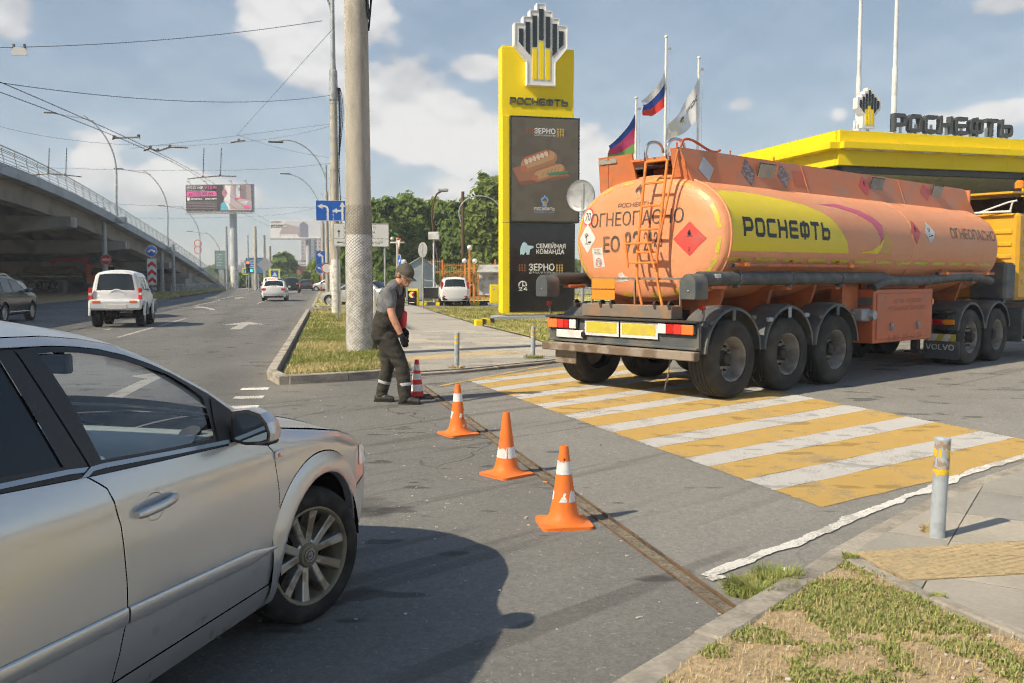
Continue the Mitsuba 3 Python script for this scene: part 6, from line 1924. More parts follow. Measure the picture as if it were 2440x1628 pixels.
# ---------------------------------------------------------------- flagpoles and flags
mat('pole_white', worn((.74, .74, .73), (.60, .60, .58), 2.0), .4)
for n_, c in dict(flag_white=(.74, .74, .76), flag_blue=(.035, .085, .36), flag_red=(.68, .06, .05), flag_crimson=(.50, .06, .18), flag_green=(.16, .36, .12), flag_yellow=(.75, .55, .08)).items():
    scene[n_] = {'type': 'twosided', 'bsdf': {'type': 'principled', 'base_color': {'type': 'rgb', 'value': list(c)}, 'roughness': .85, 'specular': .15}}


def flagpole(x, ytop, depth, label, r=.06):
    top = at(x, ytop, depth)
    b = np.array([top[0], top[1], 0])
    k = thing('flagpole', label, 'flagpole', None)
    part(k, 'pole', MB().tube([b, b + [0, 0, top[2] * .5], top], [r * 1.15, r, r * .8], 12), 'pole_white', True)
    part(k, 'cap', MB().ball(top, r * 1.3, 10), 'pole_white', True)
    part(k, 'pulley', MB().box(top + [.12, -.02, -.45], (.14, .05, .12), ch=.02).tube([top + [.15, -.03, -.5], np.array([b[0] + .10, b[1] - .05, 1.2])], .008, 5), 'galv')
    return b


f1 = flagpole(1460, 225, 39.0, 'white flagpole behind the price sign, the lowest of three')
f2 = flagpole(1529, 85, 37.0, 'tallest white flagpole, middle one of three beside the price sign')
f3 = flagpole(1604, 133, 38.0, 'white flagpole carrying the white company flag')


def flag(name, label, hoist, fly, depth, stripes, waves, ph):
    """hoist, fly: (top, bottom) measured points; stripes = [(t0, t1, material)] across from the top edge."""
    h0, h1 = at(*hoist[0], depth), at(*hoist[1], depth)
    y0, y1 = at(*fly[0], depth - .5), at(*fly[1], depth - .3)
    k = thing(name, label, 'flag')

    def P(u, v):
        a = h0[None] * (1 - v)[:, None] + h1[None] * v[:, None]
        b = y0[None] * (1 - v)[:, None] + y1[None] * v[:, None]
        q = a * (1 - u)[:, None] + b * u[:, None]
        w = np.sin(u * waves * 6.28 + v * 2.2 + ph) * .16 * np.minimum(1, u * 3)
        w2 = np.sin(u * 4 + v * 9 + ph) * .07 * np.minimum(1, u * 3)
        return q + np.array([.25, -.95, .0])[None] * w[:, None] + np.array([.3, 0, .25])[None] * (w2)[:, None] + np.array([0, 0, -.22])[None] * (np.sin(u * 3.14) * (1 - .3 * v))[:, None]
    for t0, t1, m in stripes:
        v, f = bend(sbox(0, t0, 1, t1), P, .06, .05)
        part(k, 'stripe', MB().add(v, f), m, True)
    return k, P


flag('tricolour_flag', 'white, blue and red flag hanging slack from the tallest flagpole', ((1527, 160), (1524, 246)), ((1470, 232), (1474, 266)), 37.0, ((0, .36, 'flag_white'), (.36, .68, 'flag_blue'), (.68, 1, 'flag_red')), 1.1, .3)
flag('regional_flag', 'blue, crimson and green flag hanging from the lowest flagpole', ((1459, 258), (1458, 352)), ((1396, 335), (1392, 362)), 39.0, ((0, .3, 'flag_blue'), (.3, .72, 'flag_crimson'), (.72, 1, 'flag_green')), .9, 1.2)
kf, Pf = flag('company_flag', 'white company flag with a small dark and yellow torch emblem', ((1603, 180), (1601, 276)), ((1533, 285), (1529, 322)), 38.0, ((0, 1, 'flag_white'),), 1.2, 2.0)
eo, ed, ey_ = emblem(.34)
for qs, m in ((ed, 'emblem_black'), (ey_, 'flag_yellow')):
    for q in qs:
        for s in (-.012, .012):
            q2 = aff.translate(aff.rotate(aff.scale(q, .8, 1.1, origin=(0, 0)), 200, origin=(0, 0)), .50, .62)
            v, f = bend(q2, lambda u, v_: Pf(u, v_) + np.array([0, s, 0]), .06)
            part(kf, 'emblem_bar', MB().add(v, f), m)
nmf = letters('РОС', .13, 1.1, .2, .25)
nb2 = nmf.bounds
for s in (-.013, .013):
    q2 = aff.scale(aff.translate(nmf, .10, .35), -1.0 * .75, -1, origin=(.24, .42))
    v, f = bend(q2, lambda u, v_: Pf(np.clip(u, 0, 1), np.clip(v_, 0, 1)) + np.array([0, s, 0]), .05)
    part(kf, 'lettering', MB().add(v, f), 'emblem_black')

# ---------------------------------------------------------------- filling station roof and shop
ca, cbk = np.array([math.cos(math.radians(16)), math.sin(math.radians(16)), 0]), np.array([-math.sin(math.radians(16)), math.cos(math.radians(16)), 0])
cO = np.array([9.38, 26.5, 0])
cM = fr(cO, ca)
fs = thing('filling_station_roof', 'bright yellow flat roof of the filling station, behind the tanker', 'roof')
FSP = lambda n, mb, m, s=False, parent=fs, **k: part(parent, n, MB(cM).add(np.vstack(mb.V), np.vstack(mb.F)), m, s, **k)
LA, LB = 26.0, 15.0
mat('fascia_yellow', proc(lambda p, n, uv: mix((.90, .69, .008), (.86, .65, .01), noise(p.x * .9, p.y * .9, p.z * 2))), .5, spec=.3)
zz = dict(top=5.86, step=5.52, stepb=5.33, low=4.88, beam=4.70)
for i in range(13):
    FSP('fascia_panel', MB().box((i * 2 + 1, .0, (zz['top'] + zz['step']) / 2), (1.994, .12, zz['top'] - zz['step']), ch=.004), 'fascia_yellow')
    FSP('fascia_panel', MB().box((i * 2 + 1, -.10, (zz['step'] + zz['stepb']) / 2), (1.994, .32, zz['step'] - zz['stepb']), ch=.004), 'fascia_yellow')
    FSP('fascia_panel', MB().box((i * 2 + 1, .05, (zz['stepb'] + zz['low']) / 2), (1.994, .12, zz['stepb'] - zz['low']), ch=.004), 'fascia_yellow')
    FSP('soffit_light', MB().box((i * 2 + 1, -.12, zz['stepb'] - .012), (1.7, .10, .02)), 'dirty_white')
for i in range(7):
    FSP('fascia_panel', MB().box((-.0, .06 + i * 2.1 + 1.05, (zz['top'] + zz['step']) / 2), (.12, 2.094, zz['top'] - zz['step']), ch=.004), 'fascia_yellow')
    FSP('fascia_panel', MB().box((-.16, .06 + i * 2.1 + .92, (zz['step'] + zz['stepb']) / 2), (.32, 2.094, zz['step'] - zz['stepb']), ch=.004), 'fascia_yellow')
    FSP('fascia_panel', MB().box((.05, .11 + i * 2.1 + 1.05, (zz['stepb'] + zz['low']) / 2), (.12, 2.094, zz['stepb'] - zz['low']), ch=.004), 'fascia_yellow')
FSP('roof_deck', MB().box((LA / 2, LB / 2, 5.55), (LA - .2, LB - .2, .3)), 'grey_paint')
FSP('beam', MB().box((LA / 2, .30, 4.79), (LA - .5, .30, .17)).box((.30, LB / 2, 4.79), (.30, LB - .6, .17)), 'sign_grey')
mat('soffit', proc(lambda p, n, uv: mix((.42, .42, .40), (.16, .16, .15), smoothstep(.8, .95, dr.abs(2 * ((p.x * .33 - p.y * .0) * 6 - dr.floor(p.x * .33 * 6)) - 1)))), .4)
for i in range(40):
    FSP('ceiling_slat', MB().box((LA / 2, .6 + i * .36, 4.93), (LA - .8, .31, .03), ch=.004), 'silver_panel')
for x, y in ((4.0, 7.5), (12.0, 7.5), (20.0, 7.5)):
    FSP('column', MB().box((x, y, 2.4), (.55, .55, 4.9), ch=.03), 'fascia_yellow')
hgt_ = FSP('height_sign', MB().box((7.05, -.02, 4.40), (.95, .05, .64), ch=.01), 'fascia_yellow')
FSP('sign_cap', MB().box((7.05, -.025, 4.62), (.96, .06, .20)), 'sign_black', False, hgt_)
FSP('lettering', MB().text('4.7м', .20, face((6.72, -.05, 4.22), (1, 0, 0)), .006, .66, True), 'sign_black', False, hgt_)
FSP('hanging_lamp', MB().box((8.0, .2, 4.58), (.10, .10, .16), ch=.02), 'pole_white')
shop = thing('station_shop', 'low brown-clad station shop under the yellow roof', 'building')
mat('shop_brown', proc(lambda p, n, uv: mix((.20, .115, .065), (.11, .06, .04), noise(p.x * .6, p.y * .6, p.z * 9)) * (.8 + .3 * smoothstep(.1, .2, p.z * 6 - dr.floor(p.z * 6)))), .35)
part(shop, 'wall', MB(cM).box((15, 19, 2.4), (24, 6, 4.8)), 'shop_brown')
for i in range(6):
    part(shop, 'window', MB(cM).box((5 + 3.4 * i, 15.97, 1.7), (3.0, .08, 2.6), ch=.01), 'tint_glass')
for x in (8.0, 16.0):
    pk = thing('fuel_pump', 'yellow and dark fuel pump under the station roof, hidden behind the tanker' if x < 9 else 'second fuel pump further right under the station roof', 'fuel pump')
    part(pk, 'housing', MB(cM).box((x, 7.5 - 1.5, 1.0), (1.0, .55, 2.0), ch=.05), 'fascia_yellow')
    part(pk, 'display', MB(cM).box((x, 7.5 - 1.79, 1.4), (.7, .04, .5), ch=.01), 'sign_black')
# roof emblem and letters on struts
rs = thing('roof_sign', 'grey block letters and torch emblem on white struts along the station roof', 'sign')
eo, ed, ey_ = emblem(1.18)
ex = 1.42
MR = cM @ face((ex, .55, 6.08), (1, 0, 0))
part(rs, 'emblem', MB(MR).prism(eo, .22, fr((0, 0, -.22))), 'emblem_white')
for q in ed:
    part(rs, 'dark_bar', MB(MR).prism(q, .02), 'emblem_black')
for q in ey_:
    part(rs, 'yellow_bar', MB(MR).prism(q, .02), 'yellow_paint')
ln_ = fit_w(letters('РОСНЕФТЬ', .53, 1.08, .2, .26), 2.32, 6.72, 0)
for g in sorted(clean(ln_), key=lambda g: g.bounds[0]):
    part(rs, 'letter', MB(cM @ face((0, .55, 6.02), (1, 0, 0))).prism(g, .20, fr((0, 0, -.20))), 'sign_grey')
    for xx in (g.bounds[0] + .12, g.bounds[2] - .12):
        part(rs, 'strut', MB(cM).bar((xx, .70, 6.30), (xx + .02, .72, 6.02), .09, .04).bar((xx + .02, .72, 6.02), (xx - .05, .62, 5.84), .09, .04), 'pole_white')
for xx in (ex - .35, ex + .10):
    part(rs, 'strut', MB(cM).bar((xx, .72, 6.3), (xx, .74, 6.08), .10, .04).bar((xx, .74, 6.08), (xx - .06, .66, 5.84), .10, .04), 'pole_white')
for x0, x1, dep, lab in ((1968, 1978.5, 35.0, 'left one of two tall white masts rising behind the station roof'), (2050, 2062, 33.5, 'right one of two tall white masts rising behind the station roof')):
    b = at(x0, 305, dep)
    k = thing('mast', lab, 'mast')
    part(k, 'lower_pole', MB().cyl((b[0], b[1], 0), (b[0], b[1], 9.2), .105, .095, 14), 'pole_white', True)
    part(k, 'upper_pole', MB().cyl((b[0], b[1], 9.2), (b[0], b[1], 16.5), .075, .05, 14), 'pole_white', True)

# convex mirror seen from behind, beside the sign
mp = at(1335, 450, 23.5)
k = thing('traffic_mirror', 'grey back of a round traffic mirror on a pole, left of the tanker', 'mirror')
ax = np.array([.55, .83, 0])
part(k, 'disc', MB(fr(mp, (0, 0, 1), ax)).lathe([(.001, .02), (.30, .035), (.385, .0), (.40, -.03), (.41, -.06), (.40, -.08), (.38, -.06), (.30, -.03), (.001, -.02)], n=40), 'galv', 40)
part(k, 'post', MB().cyl((mp[0] + .03, mp[1] - .05, .05), (mp[0] + .03, mp[1] - .05, mp[2] + .3), .045, n=14), 'galv', True)
part(k, 'bracket', MB().box(mp + np.array([.02, -.03, .12]), (.10, .10, .07), ch=.01).box(mp + np.array([.02, -.03, -.12]), (.10, .10, .07), ch=.01), 'galv')
# ---------------------------------------------------------------- overpass on the left
rM = fr((0, 0, 0), RN)  # x = to the right of the road, y = along it
mat('bridge_panel', worn((.30, .34, .39), (.25, .28, .32), .8), .6)
mat('bridge_concrete', worn((.30, .295, .28), (.20, .195, .185), .6), .85)
mat('bridge_girder', worn((.22, .195, .17), (.15, .135, .12), .4), .8)
ZS = [(-40, 8.7), (20, 8.6), (50, 8.25), (62, 8.15), (72, 7.85), (85, 7.15), (103, 6.0), (120, 4.85), (135, 3.7), (155, 1.95), (172, .6), (180, .1)]
zt_ = lambda s: np.interp(s, [q[0] for q in ZS], [q[1] for q in ZS])
ov = thing('overpass', 'concrete road overpass sloping down to the ground beyond, at the left', 'bridge')
OP = lambda n, mb, m, s=False, parent=ov, **k: part(parent, n, MB(rM).add(np.vstack(mb.V), np.vstack(mb.F)), m, s, **k)
ss = np.linspace(-30, 176, 70)


def ribbon(l0, l1, d0, d1):
    """A beam along the deck between lateral l0, l1 and d0, d1 below the deck's top."""
    z = zt_(ss)
    V = np.vstack([np.c_[np.full(len(ss), l), ss, z - d] for l, d in ((l0, d0), (l1, d0), (l1, d1), (l0, d1))])
    n = len(ss)
    F = np.array([[a * n + i, a * n + i + 1, (a + 1) % 4 * n + i + 1, (a + 1) % 4 * n + i] for a in range(4) for i in range(n - 1)])
    return MB().add(V, F).add(V[[0, n, 2 * n, 3 * n]], [[0, 1, 2, 3]]).add(V[[n - 1, 2 * n - 1, 3 * n - 1, 4 * n - 1]], [[3, 2, 1, 0]])


OP('deck', ribbon(-50, -18.15, .25, .55), 'bridge_concrete')
OP('kerb_beam', ribbon(-18.5, -18.02, .0, .25), 'bridge_concrete')
for s0 in np.arange(-30, 150, 3.0):
    z0, z1 = zt_(s0), zt_(s0 + 3)
    h = .62
    OP('edge_panel', MB().add(np.array([[-18.0, s0 + .02, z0 - h], [-18.0, s0 + 2.98, z1 - h], [-18.0, s0 + 2.98, z1 + .02], [-18.0, s0 + .02, z0 + .02], [-18.08, s0 + .02, z0 - h], [-18.08, s0 + 2.98, z1 - h], [-18.08, s0 + 2.98, z1 + .02], [-18.08, s0 + .02, z0 + .02]]), np.array([[0, 2, 1], [0, 3, 2], [4, 5, 6], [4, 6, 7], [3, 7, 6], [3, 6, 2], [0, 1, 5], [0, 5, 4]])), 'bridge_panel')
for l in (-19.4, -22.6, -26.0, -29.4, -33, -37, -41, -45, -49):
    OP('girder', ribbon(l - .35, l + .35, .55, 1.75), 'bridge_girder')
    OP('girder_flange', ribbon(l - .5, l + .5, 1.75, 1.85), 'bridge_girder')
for s0 in (10, 36, 53, 71, 89, 112, 128):
    z = float(zt_(s0)) - 1.85
    if z > 1:
        pr_ = OP('pier', MB().box((-30.0, s0, z / 2 - .5), (1.6, 1.6, z)), 'bridge_concrete')
        for l in (-34, -43):
            OP('pier', MB().box((l, s0, z / 2 - .5), (1.6, 1.6, z)), 'bridge_concrete')
        OP('pier_cap', MB().prism(Polygon([(-50, z), (-50, z - 1.1), (-22, z - 1.15), (-17.75, z - .70), (-17.75, z)]), 1.7, fr((0, s0 + .85, 0), (1, 0, 0), (0, -1, 0))), 'bridge_concrete', False, pr_)
OP('abutment', MB().prism(Polygon([(132, -.4), (132, float(zt_(132)) - 1.5), (150, float(zt_(150)) - .6), (172, .4), (172, -.4)]), 31, fr((-50, 0, 0), (0, 1, 0), (1, 0, 0))), 'bridge_concrete')
for l, lab in ((-18.12, 'near'), (-49.8, 'far')):
    rl = OP('railing', ribbon(l - .03, l + .03, -1.06, -1.0), 'galv')
    for d in (-.86, -.68, -.50, -.32, -.14):
        OP('rail', ribbon(l - .016 - .05 * (1 - abs(d)), l + .016 - .05 * (1 - abs(d)), d - .03, d), 'galv', False, rl)
    for s0 in np.arange(-28, 168, 2.2 if lab == 'near' else 4.4):
        z = float(zt_(s0))
        OP('post', MB().tube(spline([(l, s0, z), (l - .02, s0, z + .4), (l - .10, s0, z + .8), (l - .03, s0, z + 1.06)], 6), .028, 5), 'galv', True, rl)


def lamp_mast(s0, l, z0, h, label, arm=5.5, lum=True, bend_=True):
    """A curved street lamp: the mast bows to the left and carries a long arm."""
    k = thing('street_lamp', label, 'street lamp')
    b = rd(s0, l, z0)
    pts = [b, b + [0, 0, h * .42], b + RN * -.15 + [0, 0, h * .6], b + RN * -.75 + [0, 0, h * .78], b + RN * -1.75 + [0, 0, h * .93], b + RN * -2.5 + [0, 0, h]]
    q = spline(pts, 24)
    part(k, 'mast', MB().tube(q, np.linspace(.10, .045, 24), 10), 'galv', True)
    e = b + RN * -2.2 + [0, 0, h * .965]
    part(k, 'arm', MB().tube([e + RN * .5 - [0, 0, .15], e, e + RN * -2.6 + [0, 0, .38]], .035, 8), 'galv', True)
    part(k, 'luminaire', MB().box((0, 0, 0), (1.0, .3, .10), fr(e + RN * -3.0 + [0, 0, .44], -RN + np.array([0, 0, .15])), ch=.04), 'mud_grey')
    part(k, 'bracket', MB(rM).box((l + .25, s0, z0 - .35), (.9, .7, .55), ch=.03), 'bridge_panel')


for i, (s0, lab) in enumerate(((85.7, 'nearest bowed street lamp on the overpass edge'), (111.8, 'second bowed street lamp along the overpass edge'), (139, 'third bowed street lamp along the overpass edge, left of the big billboard column'), (166, 'farthest bowed street lamp at the low end of the overpass'))):
    lamp_mast(s0, -17.85, float(zt_(s0)), 8.6, lab)

# ---------------------------------------------------------------- concrete poles on the verge
mat('pole_concrete', proc(lambda p, n, uv: mix((.50, .465, .40), (.40, .37, .315), smoothstep(.4, .7, fbm(p.x * 6, p.y * 6, p.z * 1.2, octaves=4))) * (.86 + .24 * noise(p.x * 70, p.y * 70, p.z * 70))), .85, spec=.25)


def whitewash(p, n, uv):
    chip = smoothstep(.47, .60, fbm(p.x * 9, p.y * 9, p.z * 9, octaves=4) * .8 + .2 * noise(p.x * 50, p.y * 50, p.z * 50) - .10 * smoothstep(1.5, 2.4, p.z))
    return mix((.74, .73, .71), (.46, .435, .385), chip * .8)


mat('pole_white_wash', proc(whitewash), .85, spec=.25)
mat('mesh_wire', (.30, .29, .27), .5, metal=.4)


def concrete_pole(b, r0, r1, h, hw, label, mesh=False, bands=()):
    k = thing('concrete_pole', label, 'utility pole')
    rr = lambda z: r0 + (r1 - r0) * z / h
    M = pl(b[0], b[1], b[2])
    part(k, 'shaft', MB(M).lathe([(rr(hw), hw), (rr(h), h), (.001, h)], n=36 if mesh else 18), 'pole_concrete', 40)
    if hw > .05:
        part(k, 'whitewash', MB(M).lathe([(rr(0) + .004, -.05), (rr(hw) + .004, hw), (rr(hw), hw)], n=36 if mesh else 18), 'pole_white_wash', 40)
    for z in bands:
        part(k, 'clamp', MB(M).lathe([(rr(z) + .002, z - .05), (rr(z) + .014, z - .05), (rr(z) + .014, z + .05), (rr(z) + .002, z + .05)], n=24), 'galv', 40)
    return k, rr


b0 = gd(826, 808, .12)
bp_, rr = concrete_pole(b0, .275, .205, 11.0, 2.36, 'big concrete pole with whitewashed foot wrapped in wire netting, nearest on the verge', True, (7.05, 7.42, 7.75))
wm = MB(pl(b0[0], b0[1], b0[2]))
for s in (-1, 1):
    for i in range(22):
        a0 = 2 * math.pi * i / 22
        z = np.linspace(.0, 2.95, 64)
        a = a0 + s * z * 4.6
        R_ = .275 - .0064 * z + .008
        wm.tube(np.c_[R_ * np.cos(a), R_ * np.sin(a), z], .0035, 3, cap=False)
part(bp_, 'wire_netting', wm, 'mesh_wire', kind='stuff')
kk = MB(pl(b0[0], b0[1], b0[2]))
kk.tube(spline([(.27, -.03, 8.5), (.29, -.05, 7.7), (.25, -.10, 7.2), (.27, -.06, 6.6)], 14), .03, 6).tube(spline([(.24, -.02, 8.5), (.33, .0, 7.6), (.29, .02, 6.9), (.24, .02, 6.4)], 14), .022, 6)
part(bp_, 'cable_bundle', kk, 'black_plastic', True)
part(bp_, 'strain_insulator', MB(pl(b0[0], b0[1], b0[2])).tube([(-.22, -.03, 7.05), (-.42, -.04, 7.03), (-.62, -.06, 7.0)], [.03, .045, .03], 8).tube([(-.20, -.06, 7.55), (-.36, -.1, 7.68)], .05, 8), 'rust_box', True)
part(bp_, 'loop', MB(pl(b0[0], b0[1], b0[2])).tube(spline([(.30, 0, 7.7), (.42, 0, 7.75), (.44, 0, 7.55), (.33, 0, 7.5)], 12), .008, 5), 'black_plastic', True)

pA = gd(772 * 1.0, 721, .12)
kA, rA = concrete_pole(pA, .19, .15, 8.9, 2.3, 'concrete lamp pole with metal top and black cables, next behind the big pole', False, (3.4, 4.4, 5.4, 6.0, 6.7, 7.3, 8.2, 8.8))
MA = pl(pA[0], pA[1], pA[2])
part(kA, 'mast_top', MB(MA).lathe([(.19, 8.9), (.19, 9.0), (.17, 10.1), (.12, 10.15), (.10, 10.6), (.085, 13.2)], n=16), 'galv', 40)
for dx, dy in ((-1.0, .25), (-1.0, -.2)):
    part(kA, 'lamp_arm', MB(MA).tube(spline([(0, 0, 12.0), (-.15 * 1, dy * .2, 12.9), (-.9, dy * .8, 14.2), (-2.4, dy * 1.5, 15.6)], 16), .04, 8), 'galv', True)
kc = MB(MA)
for i in range(5):
    kc.tube(spline([(.19 + .02 * i, -.10 + .03 * i, 9.4), (.24 + .015 * i, -.12, 8.0 - .2 * i), (.21, -.1 + .02 * i, 6.5), (.25, -.12, 5.0), (.20, -.1, 3.0)], 24), .018, 5)
part(kA, 'cables', kc, 'black_plastic', True, kind='stuff')
pB = gd(764 * 1.0, 693.5, .1)
kB, rB = concrete_pole(pB, .19, .14, 9.0, 2.4, 'third concrete pole along the verge, with pale foot', False, (5, 6, 7, 8))
pC = gd(752, 679, .1)
kC, rC = concrete_pole(pC, .20, .15, 9.2, 0, 'fourth concrete pole along the verge carrying a curved lamp', False, (6, 7.2))
pD = gd(742, 668, .05)
kD, rD = concrete_pole(pD, .2, .15, 10.5, 0, 'fifth concrete pole along the verge carrying a curved lamp', False)
for kx, p_, e in ((kC, pC, (633, 326)), (kD, pD, (655, 399))):
    tip = at(*e, p_[1] - 1)
    top = p_ + np.array([0, 0, 8.5])
    mid_ = tip * .35 + top * .65 + np.array([0, 0, 1.6])
    part(kx, 'mast_top', MB().tube([p_ + [0, 0, 8.5], p_ + [0, 0, 11.6]], .09, 10), 'galv', True)
    part(kx, 'lamp_arm', MB().tube(spline([p_ + [0, 0, 10.0], p_ + RN * -.6 + [0, 0, 11.8], tip * .55 + (p_ + [0, 0, 13.4]) * .45, tip], 20), .05, 7), 'galv', True)
    part(kx, 'luminaire', MB().box((0, 0, 0), (1.3, .35, .14), fr(tip, -RN), ch=.05), 'mud_grey')
# poles further off
for x, yb, yt, m, lab, r in ((237, 655, 475, 'galv', 'dark steel pole by the overpass carrying a no entry sign', .23), (370, 652, 555, 'galv', 'steel pole beside the overpass, behind the chevron sign', .24), (397, 650, 560, 'galv', 'steel pole beside the overpass, right of the chevron sign', .2), (585, 655, 520, 'pole_concrete', 'pale concrete pole left of the far traffic lights board', .26), (606, 655, 540, 'galv', 'steel pole beside the blue street screen', .22), (619, 654, 565, 'pole_concrete', 'short concrete pole left of the far tree', .22), (519, 655, 520, 'galv', 'thin steel pole left of the big billboard column', .2)):
    D_ = 80.0 if x < 420 else 130.0
    if x > 330 and x < 420:
        D_ = 105.0
    t0 = at(x, yt, D_)
    solo('pole', MB().cyl((t0[0], t0[1], 0), t0, r, r * .8, 10), m, lab, 'pole', smooth=True)

# ---------------------------------------------------------------- signs
mat('sign_back', (.40, .41, .42), .5, metal=.2)
mat('sign_white', (.74, .74, .73), .45)
mat('sign_red', (.62, .02, .03), .4)
mat('sign_yellow_green', (.72, .80, .06), .4)


def sign_face(k, c, shape, m, w=.0, d=.006, name='face', R=RN):
    return part(k, name, MB(face(c, R)).prism(shape, d, fr((0, 0, w))), m)


AR_S = lambda x, y, s: Polygon([(x - .05 * s, y), (x + .05 * s, y), (x + .05 * s, y + .5 * s), (x + .15 * s, y + .5 * s), (x, y + .78 * s), (x - .15 * s, y + .5 * s), (x - .05 * s, y + .5 * s)])
# lanes sign
c = at(725, 507, 37.6)
W_, H_ = 1.62, .84
k = thing('lane_sign', 'blue lane direction sign with white arrows, fixed across the poles', 'road sign')
sign_face(k, c, sbox(0, 0, W_, H_), 'sign_white', 0, .02, 'panel')
sign_face(k, c, rrect(.015, .015, W_ - .015, H_ - .015, .03), 'blue_sign', .02, .004)
L1 = unary_union([stroke([(.48, .02), (.48, .50), (.44, .57), (.36, .60), (.27, .60)], .085), Polygon([(.27, .70), (.06, .60), (.27, .48)])])
L2 = unary_union([sbox(1.03, .02, 1.115, .60), Polygon([(.95, .58), (1.195, .58), (1.073, .80)]), sbox(.83, .38, 1.05, .46), Polygon([(.86, .53), (.65, .42), (.86, .31)])])
for L_ in (L1, L2):
    sign_face(k, c, L_, 'sign_white', .024, .003, 'arrow')
for x in (.70, 1.29):
    for j in range(3):
        sign_face(k, c, sbox(x - .015, .03 + j * .15, x + .015, .13 + j * .15), 'sign_white', .024, .003, 'dash')
sign_face(k, c, sbox(.1, .3, W_ - .1, .36), 'sign_back', -.04, .04, 'rail')
# white direction sign on two legs
c = at(765, 566, 32.4)
W_, H_ = 1.96, .82
k = thing('direction_sign', 'white street direction sign on two thin legs behind the big pole', 'road sign')
sign_face(k, c, rrect(0, 0, W_, H_, .03), 'sign_white', 0, .02, 'panel')
sign_face(k, c, rrect(.012, .012, W_ - .012, H_ - .012, .025).difference(rrect(.026, .026, W_ - .026, H_ - .026, .02)), 'sign_black', .02, .003, 'border')
sign_face(k, c, sbox(.02, .275, W_ - .02, .287), 'sign_black', .02, .003, 'line')
MW = face(c + RN * 0, RN)
for s_, x, y, w_ in (('УЛ.', .36, .62, .20), ('УЛ.', .36, .47, .20), ('УЛ.', .36, .32, .20), ('ГО', 1.32, .62, .16), ('ВА', 1.32, .47, .16), ('Я', 1.32, .32, .08), ('МКР', .36, .09, .22), ('ЙНЫЙ"', 1.32, .09, .42)):
    part(k, 'lettering', MB(MW).text(s_, .095, fr((x, y, .02)), .003, w_), 'sign_black')
sign_face(k, c, AR_S(.20, .35, .33), 'sign_black', .02, .003, 'arrow')
sign_face(k, c, aff.rotate(AR_S(.20, .01, .30), 90, origin=(.20, .15)), 'sign_black', .02, .003, 'arrow')
for x in (.12, W_ - .16):
    q = c + RN * x - np.array([0, .04, 0]) * -1
    part(k, 'leg', MB().cyl((q[0], q[1], 0), (q[0], q[1], c[2] + H_ - .05), .038, n=12), 'galv', True)


def round_sign(x, y, D_, r, kind, label, post=True, foot=0.0, R=RN):
    c = at(x, y, D_)
    k = thing('road_sign', label, 'road sign')
    sign_face(k, c, Point(0, 0).buffer(r), 'sign_white', 0, .02, 'panel', R)
    if kind == 'noentry':
        sign_face(k, c, Point(0, 0).buffer(r * .95), 'sign_red', .02, .003, R=R)
        sign_face(k, c, sbox(-r * .72, -r * .16, r * .72, r * .16), 'sign_white', .023, .003, 'bar', R)
    elif kind == 'restrict':
        sign_face(k, c, Point(0, 0).buffer(r * .98).difference(Point(0, 0).buffer(r * .80)), 'sign_red', .02, .003, R=R)
    else:
        sign_face(k, c, Point(0, 0).buffer(r * .94), 'blue_sign', .02, .003, R=R)
        if kind == 'split':
            a = unary_union([stroke([(0, r * .25), (-r * .35, r * .02)], r * .24), stroke([(0, r * .25), (r * .35, r * .02)], r * .24), Polygon([(-r * .68, -r * .3), (-r * .60, r * .22), (-r * .16, -r * .18)]), Polygon([(r * .68, -r * .3), (r * .60, r * .22), (r * .16, -r * .18)])])
        elif kind == 'right':
            a = unary_union([stroke([(-r * .2, -r * .6), (-r * .2, r * .1), (0, r * .22), (r * .2, r * .22)], r * .2), Polygon([(r * .15, r * .5), (r * .6, r * .22), (r * .15, -r * .08)])])
        else:
            a = aff.rotate(AR_S(0, -r * .8, r * 2.0), {'left': 60, 'down': -135}.get(kind, 0), origin=(0, 0))
        sign_face(k, c, a, 'sign_white', .023, .003, 'arrow', R)
    if post:
        part(k, 'post', MB().cyl((c[0] + .02, c[1] + .06, foot), (c[0] + .02, c[1] + .06, c[2] + r), .04, n=10), 'galv', True)
    return k, c


round_sign(243, 596, 79.0, .44, 'noentry', 'round red no entry sign on the steel pole by the overpass', False)
k, c = round_sign(347.5, 576.5, 76.0, .46, 'split', 'round blue pass either side sign above a red chevron board', False)
part(k, 'chevron_board', MB(face(c + np.array([0, 0, -.62]), RN)).prism(rrect(-.37, -2.18, .37, .0, .03), .03, fr((0, 0, -.01))), 'sign_white')
for i in range(3):
    y = -2.12 + i * .66
    part(k, 'chevron', MB(face(c + np.array([0, 0, -.62]), RN)).prism(Polygon([(-.32, y), (0, y + .28), (.32, y), (.32, y + .30), (0, y + .60), (-.32, y + .30)]), .003, fr((0, 0, .02))), 'sign_red')
part(k, 'post', MB().cyl((c[0], c[1] + .08, 0), (c[0], c[1] + .08, c[2]), .05, n=10), 'galv', True)
k, c = round_sign(917, 602, 50.0, .42, 'right', 'round blue turn right sign beside the grey shed', True, R=(.36, -.93, 0))
tri = Polygon([(-.36, .30), (.36, .30), (0, -.32)])
sign_face(k, c + [-.02, 0, .98], tri, 'sign_white', 0, .02, 'give_way_panel', (.42, -.91, 0))
sign_face(k, c + [-.02, 0, .98], tri.difference(aff.scale(tri, .72, .72)), 'sign_red', .02, .003, 'give_way_border', (.42, -.91, 0))
round_sign(893, 620, 84.0, .44, 'down', 'round blue keep right sign far behind the direction sign, over a striped post', True)
round_sign(884.5, 620, 90.0, .42, 'noentry', 'distant red no entry sign seen just right of the big pole', True)
k, c = round_sign(735.5, 617, 95.0, .5, 'left', 'round blue sign over a red striped post left of the concrete poles', True)
